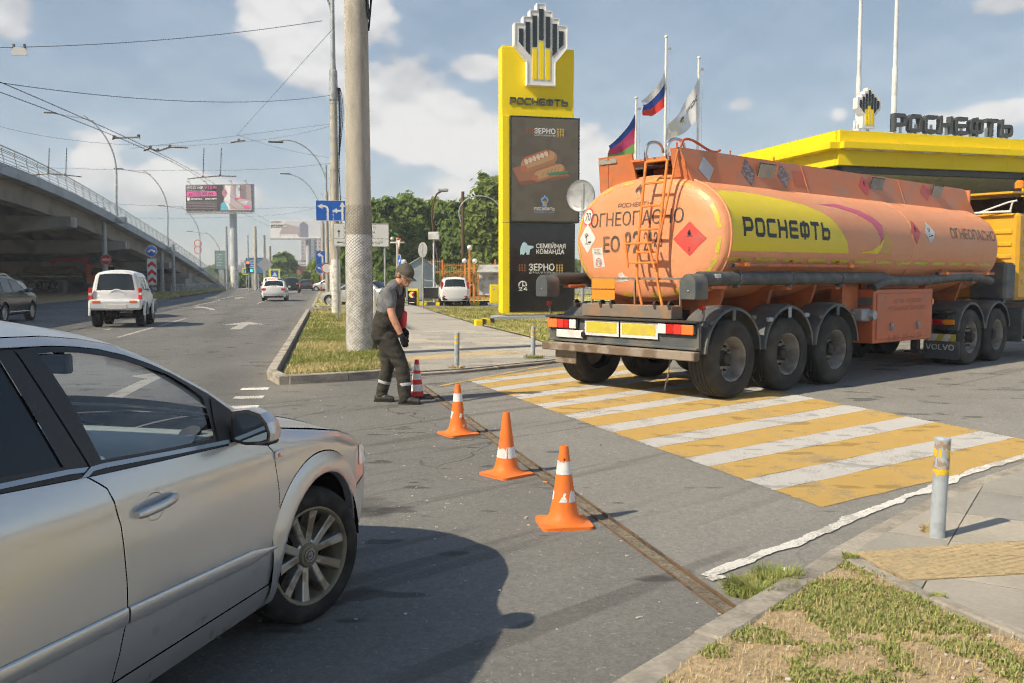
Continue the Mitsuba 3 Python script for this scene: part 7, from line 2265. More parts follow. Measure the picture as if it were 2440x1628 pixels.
for i in range(5):
    part(k, 'red_band', MB().cyl((c[0] + .02, c[1] + .055, .5 + i * .55), (c[0] + .02, c[1] + .055, .78 + i * .55), .075, n=8), 'sign_red', True)
round_sign(750, 616, 70.0, .42, 'restrict', 'round white sign with red rim, half hidden behind the concrete poles', False)
c = at(726, 607, 90.0)
k = thing('road_sign', 'small blue left turn sign left of the concrete poles', 'road sign')
sign_face(k, c, sbox(0, 0, .95, 1.3), 'blue_sign', 0, .03, 'panel')
sign_face(k, c, unary_union([stroke([(.6, .1), (.6, .8), (.35, .95)], .16), Polygon([(.42, 1.18), (.08, .98), (.36, .70)])]), 'sign_white', .03, .004, 'arrow')
# pedestrian crossing signs far ahead
for x, y, D_, lab in ((630.5, 629, 120.0, 'yellow-green edged crossing sign above the waiting cars'), (564.5, 623, 150.0, 'small yellow edged crossing sign left of the blue screen')):
    c = at(x, y, D_)
    r = .68 if D_ < 130 else .55
    k = thing('road_sign', lab, 'road sign')
    sign_face(k, c, sbox(-r, -r, r, r), 'sign_yellow_green', 0, .04, 'panel')
    sign_face(k, c, sbox(-r * .68, -r * .68, r * .68, r * .68), 'blue_sign', .04, .006)
    sign_face(k, c, Polygon([(-r * .5, -r * .45), (r * .5, -r * .45), (0, r * .5)]), 'sign_white', .046, .006, 'triangle')
    part(k, 'post', MB().cyl((c[0], c[1] + .1, 0), (c[0], c[1] + .1, c[2]), .06, n=8), 'galv', True)
# grey back of a diamond sign and restriction roundels left
for x, y in ((608, 607), (749, 590)):
    c = at(x, y, 118.0)
    k = thing('road_sign', 'grey back of a square sign turned on its corner, ' + ('left among the far poles' if x < 700 else 'half hidden by the concrete poles'), 'road sign')
    sign_face(k, c, aff.rotate(sbox(-.7, -.7, .7, .7), 45), 'sign_back', 0, .03, 'panel')
    part(k, 'post', MB().cyl((c[0], c[1] + .1, 0), (c[0], c[1] + .1, c[2]), .06, n=8), 'galv', True)
for y, lab in ((559, 'upper of two pale round restriction signs beyond the overpass'), (574, 'lower of two pale round restriction signs beyond the overpass')):
    round_sign(454, y, 150.0, .62, 'restrict', lab, False)

# traffic light
c = at(569, 612, 116.0)
k = thing('traffic_light', 'traffic light with red lamp and green arrow on a thin pole', 'traffic light')
part(k, 'housing', MB(face(c, RN)).box((0, 0, 0), (.44, 1.5, .3), ch=.05).box((.42, -.52, 0), (.44, .44, .3), ch=.05), 'black_plastic')
part(k, 'red_lamp', MB(face(c, RN)).prism(Point(0, .50).buffer(.19), .02, fr((0, 0, .15))), {'type': 'diffuse', 'reflectance': {'type': 'rgb', 'value': [.5, .05, .03]}}, emitter={'type': 'area', 'radiance': {'type': 'rgb', 'value': [1.6, .10, .05]}})
part(k, 'green_lamp', MB(face(c, RN)).prism(Point(.42, -.52).buffer(.17), .02, fr((0, 0, .15))), {'type': 'diffuse', 'reflectance': {'type': 'rgb', 'value': [.03, .4, .25]}}, emitter={'type': 'area', 'radiance': {'type': 'rgb', 'value': [.04, .75, .42]}})
part(k, 'post', MB().cyl((c[0], c[1] + .2, 0), (c[0], c[1] + .2, c[2] + 4), .08, n=8), 'galv', True)

# ---------------------------------------------------------------- billboards
for n_, c_ in dict(ad_dark=(.045, .040, .050), ad_pink=(.72, .10, .36), ad_white=(.72, .72, .74), ad_sky=(.10, .42, .58), ad_scarf=(.45, .20, .28), ad_tower=(.20, .16, .19), ad_tower2=(.34, .27, .30), ad_road=(.42, .36, .42), ad_car=(.55, .10, .20), ad_pale=(.58, .60, .66), ad_build=(.42, .36, .38), ad_glass=(.22, .24, .32), ad_blue=(.05, .17, .36), ad_teal=(.14, .24, .24)).items():
    mat(n_, c_, .6)
D_ = 150.0
kb = D_ / 2090
bo = at(427, 488, D_)
bM = face(bo, (math.cos(math.radians(-8)), math.sin(math.radians(-8)), 0))
bx_ = lambda x: (x - 427) * kb
by_ = lambda y: (488 - y) * kb
bb = thing('billboard', 'big billboard with dark and pink advert on a thick pale column', 'billboard')
BB = lambda n, mb, m, s=False, parent=bb, **k: part(parent, n, MB(bM).add(np.vstack(mb.V), np.vstack(mb.F)), m, s, **k)
BB('frame', MB().box((bx_(507), by_(456.5), -.4), (bx_(587), by_(425), .8), ch=.08), 'sign_back')
bf = BB('poster', MB().box((bx_(507), by_(457), .02), (bx_(585), by_(428), .08)), 'ad_dark')
fbm_ = lambda n, sh, m, w=.06: BB(n, MB().prism(sh, .02, fr((0, 0, w))), m, False, bf)
bp2 = lambda *p: Polygon([(bx_(x), by_(y)) for x, y in p])
fbm_('picture', bp2((519, 428), (585, 428), (585, 484), (524, 484)), 'ad_road')
for q, m in (((523, 428), (536, 428), (534, 470), (526, 470)), 'ad_white'), (((541, 428), (549, 428), (549, 455), (541, 450)), 'ad_tower2'), (((549, 430), (558, 428), (558, 458), (549, 456)), 'ad_pale'), (((558, 428), (573, 428), (573, 460), (558, 458)), 'ad_tower'), (((574, 429), (585, 429), (585, 465), (574, 460)), 'ad_tower2'), (((545, 455), (560, 452), (562, 458), (546, 462)), 'ad_car'), (((530, 462), (580, 468), (584, 484), (527, 484)), 'ad_build'), (((560, 466), (576, 464), (574, 472), (558, 474)), 'ad_white'):
    fbm_('picture_patch', bp2(*q), m, .08)
fbm_('figure_coat', bp2((511, 484), (512, 470), (519, 464), (526, 470), (529, 484)), 'ad_sky', .10)
fbm_('figure_arm', bp2((519, 462), (522, 452), (529, 462), (535, 484), (531, 484), (525, 470)), 'ad_white', .12)
fbm_('figure_scarf', aff.scale(Point(bx_(521), by_(445)).buffer(.52), .8, 1.2), 'ad_scarf', .12)
fbm_('price_bubble', aff.scale(Point(bx_(574), by_(477)).buffer(.55), 1.1, .6), 'ad_pink', .10)
fbm_('price_band', bp2((430, 440.5), (502, 440.5), (502, 452), (430, 452)), 'ad_pink')
bw = lambda s_, x0, x1, y0, y1, m, bold=True: BB('lettering', MB().text(s_, by_(y0) - by_(y1), fr((bx_(x0), by_(y1), .06)), .02, bx_(x1) - bx_(x0), bold), m, False, bf)
bw('ЭТО НЕ', 430, 470, 429.5, 435.5, 'ad_white')
bw('УТКА!', 473, 502, 429.5, 435.5, 'ad_pink')
bw('скидки на квартиры', 430, 473, 437, 439, 'ad_white', False)
BB('lettering', MB().text('до 2 225 000 руб.', .50, fr((bx_(436), by_(449.5), .08)), .02, 4.2, True), 'ad_dark', False, bf)
bw('Ботаника', 440, 467, 455, 459.5, 'ad_white')
bw('девелопмент', 474, 502, 455, 459.5, 'ad_white')
fbm_('leaf_mark', unary_union([aff.scale(Point(bx_(434), by_(458)).buffer(.24), 1, 1.1), bp2((430, 453), (434, 456), (432, 459)), bp2((438, 453), (434, 456), (436, 459))]), 'ad_white')
for j in range(5):
    fbm_('small_print', bp2((430, 464 + j * 3.6), (502, 464 + j * 3.6), (502, 465.6 + j * 3.6), (430, 465.6 + j * 3.6)), 'ad_tower')
BB('catwalk', MB().box((bx_(507), by_(491), .2), (bx_(587) * .98, .12, .9)).box((bx_(507), by_(486.5), .55), (bx_(587) * .98, .06, .06)), 'sign_back')
for x in np.linspace(432, 582, 12):
    BB('bracket', MB().bar((bx_(x), by_(491), .1), (bx_(x), by_(484), .6), .08, .08), 'sign_back', kind=None)
for x in (440, 480, 540, 575):
    BB('flood_lamp', MB().bar((bx_(x), by_(425), 0), (bx_(x) + .1, by_(420), 1.0), .06, .06).box((bx_(x) + .12, by_(420), 1.1), (.4, .2, .2)), 'sign_back')
cc = at(535, 490, D_ + .6)
cl_ = part(bb, 'column', MB().lathe([(.60, 0), (.60, 3.9), (.59, 3.9), (.58, cc[2] + .3)], pl(cc[0], cc[1]), 20), 'column_grey', 40)
mat('column_grey', worn((.47, .50, .53), (.40, .43, .46), .5), .6)
part(bb, 'column_foot', MB().lathe([(.615, 0), (.615, 3.7), (.60, 3.75)], pl(cc[0], cc[1]), 20), 'dirty_white', 40)
# second billboard, pale
D_ = 200.0
kb = D_ / 2090
bo = at(622, 547, D_)
bM = face(bo, (1, 0, 0))
bx_ = lambda x: (x - 622) * kb
by_ = lambda y: (547 - y) * kb
bb = thing('billboard', 'pale billboard with housing towers, on a column behind the poles', 'billboard')
bf = BB('poster', MB().box((bx_(679), by_(526), 0), (bx_(736), by_(506), .5)), 'ad_white')
fbm_('picture', bp2((656, 507), (734, 507), (734, 545), (648, 545)), 'ad_pale', .25)
for q, m in (((654, 514), (690, 522), (690, 543), (642, 545), (642, 535)), 'ad_build'), (((688, 516), (697, 509), (708, 517), (708, 545), (688, 545)), 'ad_glass'), (((642, 537), (683, 538), (683, 545), (622, 545), (622, 538)), 'ad_white'):
    fbm_('picture_patch', bp2(*q), m, .27)
bw2 = lambda s_, x0, x1, y0, y1, m: BB('lettering', MB().text(s_, by_(y0) - by_(y1), fr((bx_(x0), by_(y1), .30)), .03, bx_(x1) - bx_(x0), True), m, False, bf)
bw2('СКАЦЕЛ', 624, 646, 508, 512, 'ad_build')
fbm_('text_band', bp2((623, 517), (661, 516), (661, 523), (623, 523)), 'ad_dark', .27)
bw2('квартал у воды', 625, 659, 518, 521.5, 'ad_white')
BB('catwalk', MB().box((bx_(679), by_(549), .3), (bx_(736), .25, 1.2)), 'sign_back')
cc = at(708, 548, D_ + .5)
part(bb, 'column', MB().cyl((cc[0], cc[1], 0), (cc[0], cc[1], cc[2]), .62, n=16), 'column_grey', True)
# blue street screen and tall light box
D_ = 140.0
for x0, x1, y0, y1, m, lab in ((565, 606, 592, 628, 'ad_blue', 'blue street screen with pale writing near the traffic light'), (494, 523, 576, 619, 'ad_teal', 'tall grey-green light box beside the overpass foot')):
    o = at(x0, y1, D_)
    kb = D_ / 2090
    k = thing('street_screen', lab, 'billboard')
    M = face(o, (1, 0, 0))
    w_, h_ = (x1 - x0) * kb, (y1 - y0) * kb
    part(k, 'frame', MB(M).box((w_ / 2, h_ / 2, 0), (w_, h_, .3), ch=.04), 'dark_grey')
    part(k, 'screen', MB(M).box((w_ / 2, h_ / 2, .16), (w_ - .2, h_ - .2, .04)), m)
    for j in range(5):
        part(k, 'text_line', MB(M).box((w_ * .36, h_ * (.8 - .14 * j), .19), (w_ * (.5 - .04 * (j % 3)), .09, .02)), 'ad_pale')
    part(k, 'leg', MB(M).box((w_ / 2, -o[2] / 2, 0), (w_ * .4, o[2], .25)), 'galv')

# ---------------------------------------------------------------- fences
mat('fence_cream', worn((.62, .58, .49), (.50, .46, .39), 6.0), .55)
fc = thing('picket_fence', 'cream metal picket fence between verge and pavement, beginning behind the big pole', 'fence')
for s0, s1 in ((27.3, 44.5), (51.5, 66.0)):
    n = int((s1 - s0) / 2.5)
    for i in range(n):
        a, b = s0 + i * 2.5, s0 + (i + 1) * 2.5
        part(fc, 'post', MB(rM).box((1.40, a, .68), (.07, .07, 1.30), ch=.01), 'fence_cream')
        part(fc, 'rail', MB(rM).box((1.40, (a + b) / 2, .32), (.03, 2.42, .04)).box((1.40, (a + b) / 2, 1.10), (.03, 2.42, .04)), 'fence_cream', kind=None)
        k = MB(rM)
        for j in range(14):
            k.box((1.40, a + .17 + j * .167, .74), (.022, .07, 1.05), ch=.004)
        part(fc, 'pickets', k, 'fence_cream', kind='stuff')
# orange ornate fence behind the entry road
mat('fence_orange', worn((.66, .26, .05), (.52, .22, .07), 3.0), .5)
of = thing('ornate_fence', 'tall orange ornate metal fence in front of the trees', 'fence')
fo = at(975, 690, 66.0)
fe = at(1150, 690, 66.0)
fd = (fe - fo) / np.linalg.norm(fe - fo)
for i in range(5):
    M = face((fo[0] + i * 1.9 - .6, fo[1], .1), (1, 0, 0))
    hgt = 2.65 if i else 2.9
    part(of, 'post', MB(M).box((0, 1.45, 0), (.12, 2.9, .12), ch=.02), 'fence_orange')
    k = MB(M)
    for j in range(14):
        k.box((.12 + j * .128, hgt / 2, 0), (.025, hgt, .025))
    part(of, 'bars', k, 'fence_orange', kind='stuff')
    k = MB(M)
    for y in (.2, 1.35, 2.05, hgt - .15):
        k.box((.95, y, 0), (1.8, .05, .05))
    part(of, 'rails', k, 'fence_orange', kind='stuff')
    k = MB(M)
    for j in range(3):
        a = np.linspace(0, 2 * np.pi, 15)[:-1]
        k.tube(np.c_[.35 + j * .6 + .26 * np.cos(a), 1.70 + .26 * np.sin(a), a * 0], .022, 5, closed=True)
    part(of, 'rings', k, 'fence_orange', True, kind='stuff')
# grey metal shed
sM = face(at(932, 688, 63.0) * [1, 1, 0], (1, .12, 0))
mat('shed_grey', worn((.36, .42, .47), (.30, .35, .40), 1.0), .5)
sh = thing('shed', 'pale grey metal shed with a pointed roof, behind the worker', 'shed')
part(sh, 'wall', MB(sM).box((1.0, 1.2, -1.0), (2.0, 2.4, 2.0)), 'shed_grey')
part(sh, 'roof', MB(sM).prism(Polygon([(-.12, 2.38), (1.0, 3.05), (2.12, 2.38), (2.12, 2.46), (1.0, 3.15), (-.12, 2.46)]), 2.3, fr((0, 0, -2.15))).prism(Polygon([(0, 2.4), (2, 2.4), (1, 3.05)]), .05, fr((0, 0, -.06))), 'shed_grey')
part(sh, 'door', MB(sM).box((1.05, 1.0, .012), (.9, 1.9, .03), ch=.005), 'shed_grey')
part(sh, 'base', MB(sM).box((1.0, .05, -1.0), (2.06, .22, 2.06)), 'dark_grey')
# globe lamp
gc = at(1078, 690, 62.0)
gl = thing('globe_lamp', 'orange lamp post with three white globes before the ornate fence', 'street lamp')
for dx, h in ((-.30, 2.65), (0, 3.55), (.30, 2.65)):
    part(gl, 'post', MB().box((gc[0] + dx, gc[1], h / 2), (.13, .13, h), ch=.02), 'fence_orange')
    part(gl, 'globe', MB().ball((gc[0] + dx * 1.15, gc[1], h + .17), .17, 18), 'globe_white', True)
part(gl, 'crossbar', MB().box((gc[0], gc[1], 2.3), (.75, .10, .10), ch=.02).box((gc[0], gc[1], 1.2), (.75, .10, .10), ch=.02), 'fence_orange')
mat('globe_white', (.82, .82, .80), .25, coat=.5)
# guard booth, yellow cabinet, striped litter bin sign
gM = face(at(1095, 690, 61.0) * [1, 1, 0], (1, 0, 0))
gb_ = thing('guard_booth', 'open shelter with a white roof and orange posts left of the price sign', 'shelter')
part(gb_, 'roof', MB(gM).prism(Polygon([(0, 2.05), (.15, 2.55), (1.9, 2.55), (1.9, 2.05)]), 1.4, fr((0, 0, -1.2))), 'dirty_white')
for x in (.06, 1.8):
    part(gb_, 'post', MB(gM).box((x, 1.05, 0), (.08, 2.1, .08)), 'fence_orange')
part(gb_, 'back_wall', MB(gM).box((.95, 1.3, -1.15), (1.8, 1.6, .05)), 'dirty_white')
yM = face(at(1125, 693, 59.0) * [1, 1, 0], (1, .1, 0))
yc = thing('utility_cabinet', 'narrow yellow metal cabinet just left of the price sign', 'cabinet')
part(yc, 'body', MB(yM).box((.27, .62, -.2), (.54, 1.24, .4), ch=.02), 'yellow_paint')
part(yc, 'door', MB(yM).box((.27, .64, .01), (.46, 1.1, .02), ch=.005), 'yellow_paint')
part(yc, 'label', MB(yM).box((.27, .95, .024), (.16, .12, .006)), 'dirty_white')
wM = face(at(937, 695, 54.5) * [1, 1, 0], (1, -.15, 0))
wb = thing('chevron_cabinet', 'black and yellow box with white and red chevrons beside the shed', 'cabinet')
part(wb, 'back_panel', MB(wM).box((.30, .52, -.16), (.62, 1.0, .28), ch=.02), 'yellow_paint')
part(wb, 'front_panel', MB(wM).box((.24, .46, .02), (.52, .86, .08), ch=.012), 'sign_black')
CH = lambda x: Polygon([(x, .66), (x + .12, .84), (x + .22, .84), (x + .10, .66), (x + .22, .48), (x + .12, .48)])
for x, m in ((.03, 'yellow_paint'), (.12, 'sign_white'), (.21, 'sign_red')):
    part(wb, 'chevron', MB(wM).prism(CH(x), .004, fr((0, 0, .06))), m)
part(wb, 'lettering', MB(wM).box((.24, .2, .062), (.3, .05, .004)), 'sign_white')
# striped kerb blocks on the lawn
for i in range(4):
    g = gd(1098 + i * 9, 747 - i * 1.2, .08)
    solo('kerb_block', MB(pl(g[0], g[1], .08, 18)).box((0, 0, .08), (.24, .22, .22), ch=.02), 'yellow_paint' if i % 2 == 0 else 'dark_grey', ('yellow' if i % 2 == 0 else 'black') + (' painted kerb block on the lawn before the price sign, ' + ('left end' if i == 0 else 'right end' if i == 3 else 'inside the short row')), 'kerb block')
kb_ = struct('station_kerb', None, None)
for i in range(9):
    a = at(950 + i * 20, 703, 55.5)
    part(kb_, 'block', MB(pl(a[0], a[1], 0)).box((0, 0, .08), (.50, .18, .20), ch=.02), 'yellow_paint' if i % 2 else 'dark_grey')
# station-side posts
for x, yt, yb_, D_, r, m, lab in ((970, 556, 708, 47.0, .05, 'galv', 'steel post with a round grey sign back, on the lawn edge'), (995, 545, 690, 60.0, .06, 'pole_white', 'white post with a small box in front of the shed'), (1062, 440, 690, 68.0, .14, 'rust_brown', 'brown wooden pole behind the globe lamp'), (912, 545, 690, 70.0, .13, 'pole_concrete', 'thin pole with insulators behind the turn right sign')):
    t0 = at(x, yt, D_)
    k = thing('pole', lab, 'pole')
    part(k, 'shaft', MB().cyl((t0[0], t0[1], 0), t0, r, r * .85, 10), m, True)
    if x == 970:
        part(k, 'sign_back', MB(fr(t0 + [0, 0, -.4], (0, 0, 1), (.75, .66, 0))).lathe([(.001, .02), (.38, .02), (.40, 0), (.38, -.02), (.001, -.02)], n=24), 'sign_back', 30)
    if x == 995:
        part(k, 'box', MB().box(t0 + [.02, 0, .1], (.7, .4, .5), ch=.03), 'dirty_white')
    if x == 912:
        part(k, 'crossarm', MB().box(t0 + [0, 0, -.4], (1.1, .1, .12)).ball(t0 + [-.4, 0, -.1], .14, 8).ball(t0 + [.5, 0, -1.9], .25, 8), 'dirty_white', True)
        part(k, 'stay', MB().cyl(t0 + [.2, 0, -2.0], (t0[0] + 2.0, t0[1], .5), .09, n=8), 'pole_concrete', True)
mat('rust_brown', (.10, .055, .035), .8)
t0 = at(1000, 450, 72.0)
k = thing('street_lamp', 'old curved street lamp in front of the trees behind the shed', 'street lamp')
part(k, 'mast', MB().tube(spline([(at(993, 690, 72.0) * [1, 1, 0]), at(993, 520, 72), at(995, 465, 72), at(1003, 445, 72), at(1015, 438, 72)], 20), .07, 8), 'rust_brown', True)
part(k, 'luminaire', MB().box(at(1017, 437, 72), (.8, .35, .25), ch=.08), 'galv')
k = thing('street_lamp', 'drooping lamp arm on the brown pole left of the price sign', 'street lamp')
part(k, 'arm', MB().tube(spline([at(1058, 510, 67.5), at(1068, 460, 67.5), at(1085, 452, 67.5), at(1145, 472, 67.5)], 18), .05, 6), 'galv', True)

# ---------------------------------------------------------------- trolley wires and cables
mat('wire', (.10, .105, .11), .6)
mat('insulator', worn((.12, .085, .06), (.38, .34, .28), 3.0), .6)


def wire(label, pts, r=.012, sag=0.0, n=14, m='wire'):
    P = [at(x, y, d) for x, y, d in pts]
    if len(P) == 2:
        t = np.linspace(0, 1, n)[:, None]
        q = P[0] * (1 - t) + P[1] * t
        q[:, 2] -= sag * 4 * (t * (1 - t))[:, 0]
    else:
        q = spline(P, n * 2)
    return solo('wire', MB().tube(q, r * .6, 5), m, label, 'wire', smooth=True)


bpt = b0 + np.array([-.2, 0, 0])
wire('upper trolley contact wire running from top left towards the far road', [(-60, 163, 17.5), (320, 330, 28), (500, 428, 48), (640, 520, 90)], .016, n=24)
wire('lower trolley contact wire beside the upper one', [(-60, 190, 18.5), (345, 348, 30), (450, 403, 40), (620, 520, 85)], .016, n=24)
wire('trolley wire farther left, over the overpass side', [(-30, 330, 24), (130, 402, 40), (300, 500, 80)], .016, n=20)
wire('span wire from the big pole to the upper left with a hanging plate', [(-40, 110, 17.0), (740, 48, 19.2)], .011, .12)
wire('dashed-looking sagging cable from upper left to the second pole', [(-40, 184, 22), (150, 210, 25), (480, 234, 31), (757, 219, 37.5)], .016, n=24)
wire('steep stay wire from the big pole down to the trolley fitting', [(768, 62, 19.4), (544, 310, 36)], .009)
wire('span wire from the fitting to the second pole', [(544, 312, 36), (757, 285, 37.5)], .010)
wire('span wire left of the fitting across the trolley wires', [(300, 341, 30), (544, 312, 36)], .010)
wire('wire from the fitting to the lamp pole', [(544, 310, 36), (755, 362, 38)], .009, .1)
wire('low span wire across the road before the billboard', [(-30, 380, 40), (430, 392, 44), (757, 375, 38)], .012, n=20)
wire('upper thin span wire at the left', [(-20, 285, 38), (250, 330, 40), (480, 332, 42), (757, 290, 38)], .010, n=20)
wire('long cable behind the big billboard', [(-20, 440, 90), (300, 470, 100), (600, 478, 110), (735, 445, 80)], .025, n=20)
wire('faint cable above the far road', [(250, 500, 110), (500, 500, 130), (745, 470, 90)], .025, n=20)
wire('drop wire between trees and poles right of the big pole', [(905, 560, 69), (1148, 590, 80)], .02, .3)
wire('second drop wire between trees and poles', [(905, 545, 69), (1148, 560, 80)], .02, .4)


def fitting(label, pts, D_, r=.04):
    k = thing('trolley_fitting', label, 'wire fitting')
    P = [at(x, y, D_) for x, y in pts]
    part(k, 'bar', MB().tube(P, r * .7, 6), 'insulator', True)
    for p in P[1:-1]:
        part(k, 'clip', MB().box(p + np.array([0, 0, .04]), (.09, .06, .09), ch=.02), 'wire')
    return k


fitting('trolley wire spacer below the nearest overpass lamp', [(258, 320), (262, 317), (318, 315), (321, 318)], 28)
fitting('arched trolley crossing fitting with insulator bars', [(330, 346), (345, 341), (362, 347), (390, 338), (432, 339)], 30)
fitting('insulator rod near the steep stay wire', [(530, 327), (548, 324), (562, 323)], 35)
for x0, lab in ((75, 'left'), (430, 'right')):
    k = fitting(f'{lab} trolley suspension bar with two hanger rods', [(x0, 402 if lab == 'left' else 411), (x0 + 36, 399 if lab == 'left' else 407), (x0 + 75, 402 if lab == 'left' else 404), (x0 + 112, 406 if lab == 'left' else 405)], 44)
    for dx in (36, 76):
        q = at(x0 + dx, 400, 44)
        part(k, 'hanger', MB().tube([q, at(x0 + dx + 2, 340, 44)], .02, 5), 'wire', True)
q = at(44, 108, 17.2)
k = thing('hanging_plate', 'small white plate hanging from the span wire at the upper left', 'plate')
part(k, 'plate', MB(face(q + [0, 0, -.08], (1, .2, 0))).box((0, 0, 0), (.26, .15, .012), ch=.003), 'sign_white')
for dx in (-.10, .10):
    part(k, 'clip', MB().box(q + np.array([dx, 0, .02]), (.04, .04, .07), ch=.01), 'wire')
# ---------------------------------------------------------------- other cars
mat('car_white', (.74, .75, .76), .25, coat=1.0)
mat('car_black', (.014, .015, .017), .2, coat=1.0)
mat('car_dark', (.028, .034, .038), .22, coat=1.0)
mat('car_grey', (.045, .046, .05), .25, coat=1.0)
mat('car_silver', (.50, .52, .54), .3, metal=.4, coat=1.0)
mat('car_bluegrey', (.13, .17, .20), .25, coat=1.0)
mat('glass_dark', (.016, .022, .026), .06, coat=.6)
mat('wheel_silver', (.42, .43, .44), .4, metal=.5)


def vehicle(label, cat, M, top, bottom_z, hw, belt, wins, wh, paint, tail=None, front=None, group=None, tumble=.28, extra=None, name=None, screens=None, trim=None, ladder=0):
    """top: outline from front bottom over the roof to rear bottom (front at +x); wins: side window outlines; wh: (x front, x rear, radius, width)."""
    k = thing(name or 'parked_car', label, cat, group)
    S = Shell(top, [(top[-1][0] + .25, bottom_z), (top[0][0] - .25, bottom_z)], hw, belt, tumble, [(bottom_z, -.08), (bottom_z + .15, -.03), (belt * .62, 0), (belt * .9, -.008), (belt, -.03), (3, -.03)],
              [(top[-1][0] - .1, .86), (top[-1][0] + .35, .965), (top[-1][0] + .9, 1), (top[0][0] - 1.1, 1), (top[0][0] - .4, .955), (top[0][0] + .3, .78)], r=.07, crown=[(0, .08), (len(top) - 1, .08)], k=.7)
    A = lambda n, mb, m, s=False, parent=k, **kw: part(parent, n, MB(M).add(np.vstack(mb.V), np.vstack(mb.F)), m, s, **kw)
    holes = unary_union([arch((x, wh[2]), wh[2] * 1.14) for x in wh[:2]])
    wn = [Polygon(w) for w in wins]
    for s in (-1, 1):
        A('side_panel', S.side(S.out.difference(holes).difference(unary_union(wn).buffer(.0)), s, .12), paint, True)
        for w in wn:
            A('side_window', S.side(w.buffer(.01), s, .15, -.012), 'glass_dark', True)
        for x in wh[:2]:
            A('wheel_well', MB().lathe([(wh[2] * 1.15, 0), (wh[2] * 1.15, wh[3] + .05), (.02, wh[3] + .05)], fr((x, s * (hw - .03), wh[2]), (1, 0, 0), (0, -s, 0)), 20, (math.pi if s < 0 else 0, 2 * math.pi if s < 0 else math.pi)), 'seam')
            wheel(k, M @ fr((x, s * (hw - .02 - wh[3] / 2), wh[2]), (1, 0, 0), (0, s, 0)), wh[2], wh[3], wh[2] * .64, rim_mat='wheel_silver', n=28, grooves=0)
    sc_ = screens or ()
    n_ = len(top) - 1
    cuts = sorted(set([0, n_] + [q for a, b in sc_ for q in (a, b)]))
    for a, b in zip(cuts[:-1], cuts[1:]):
        g = (a, b) in sc_
        if g:
            A('body_edge', S.over(a, b, -1, -.88, n=4, m=2), paint, True)
            A('body_edge', S.over(a, b, .88, 1, n=4, m=2), paint, True)
            A('window', S.over(a, b, -.88, .88, n=6, m=8, off=-.004), 'glass_dark', True)
        else:
            A('body_top', S.over(a, b, n=10, m=8), paint, 40)
    A('underbody', MB().box(((wh[0] + wh[1]) / 2, 0, bottom_z + .03), (wh[0] - wh[1] - .5, hw * 1.7, .14)), 'seam')
    xr = top[-1][0]
    for nme, y, z, w, h, m, dx in (extra or ()):
        for s in ((-1, 1) if y else (1,)):
            # y > 0: mirrored pair on the tail
            A(nme, MB().box((dx, s * y, z), (.06, w, h), ch=min(.02, h * .3)), m)
    for s in (-1, 1):
        A('mirror', MB().box((front or 0, s * (hw + .08), belt + .06), (.12, .2, .15), ch=.04), trim or paint)
    return k, S, A


def place(x, y, deg):
    """Rear axle ground point on the centre line, heading deg clockwise from straight ahead."""
    a = math.radians(deg)
    return fr((x, y, 0), (math.sin(a), math.cos(a), 0))


# white off-roader with big wheels
jt = [(2.62, .62), (2.78, .72), (2.80, .95), (2.72, 1.06), (2.0, 1.14), (1.85, 1.16), (1.42, 1.66), (1.2, 1.79), (.2, 1.83), (-.44, 1.80), (-.50, 1.74), (-.58, 1.22), (-.62, 1.12), (-.66, .78), (-.66, .58)]
k, S, A = vehicle('white off-roader on big tyres with no spare wheel, left of the lane lines', 'off-road car', place(-13.15, 30.5, -14.5), jt, .58, .83, 1.18, [[(1.72, 1.22), (1.36, 1.62), (.78, 1.66), (.78, 1.20)], [(.68, 1.22), (.68, 1.66), (-.22, 1.66), (-.28, 1.24)]], (2.1, 0, .39, .27), 'car_white', front=1.55, screens=((6, 7), (10, 11)), name='off_roader', trim='car_bluegrey', tumble=.20)
A('rear_bumper', MB().box((-.76, 0, .76), (.22, 1.62, .34), ch=.06), 'car_white')
A('plate_recess', MB().box((-.878, -.05, .70), (.02, .62, .16), ch=.01), 'dirty_white')
for s in (-1, 1):
    tl = A('tail_light', MB().box((-.66, s * .76, 1.12), (.10, .11, .38), ch=.02), 'lamp_red')
    A('reverse_lamp', MB().box((-.715, s * .76, 1.11), (.02, .10, .08)), 'lamp_clear', False, tl)
    A('brake_lamp', MB().box((-.715, s * .76, 1.0), (.02, .10, .12)), 'lamp_red_lit', False, tl)
    A('bumper_lamp', MB().box((-.878, s * .56, .86), (.02, .24, .075), ch=.01), 'lamp_amber_lit')
    A('wheel_flare', MB().lathe([(.45, -.02), (.50, .0), (.50, .05), (.44, .06)], fr((0, s * .82, .40), (1, 0, 0), (0, s, 0)), 24, (math.pi, 2 * math.pi) if s > 0 else (0, math.pi)), 'car_white', True)
    A('wheel_flare', MB().lathe([(.45, -.02), (.50, .0), (.50, .05), (.44, .06)], fr((2.1, s * .82, .40), (1, 0, 0), (0, s, 0)), 24, (math.pi, 2 * math.pi) if s > 0 else (0, math.pi)), 'car_white', True)
A('spare_press', MB().lathe([(.30, .02), (.27, .035), (.24, .02), (.14, .02), (.12, .035), (.001, .03)], fr((-.665, -.05, .98), (0, 1, 0), (-1, 0, -.05)), 28), 'car_white', 40)
A('brake_light', MB().box((-.47, 0, 1.80), (.04, .5, .03)), 'lamp_red')
A('exhaust', MB().cyl((-.5, -.45, .50), (-.80, -.45, .50), .055, n=12), 'chassis', True)
A('axle', MB().cyl((0, -.6, .40), (0, .6, .40), .07, n=10).ball((0, .1, .40), .15, 12), 'chassis', True)
A('wiper', MB().bar((-.585, -.08, 1.22), (-.555, .05, 1.40), .015, .02), 'black_plastic')

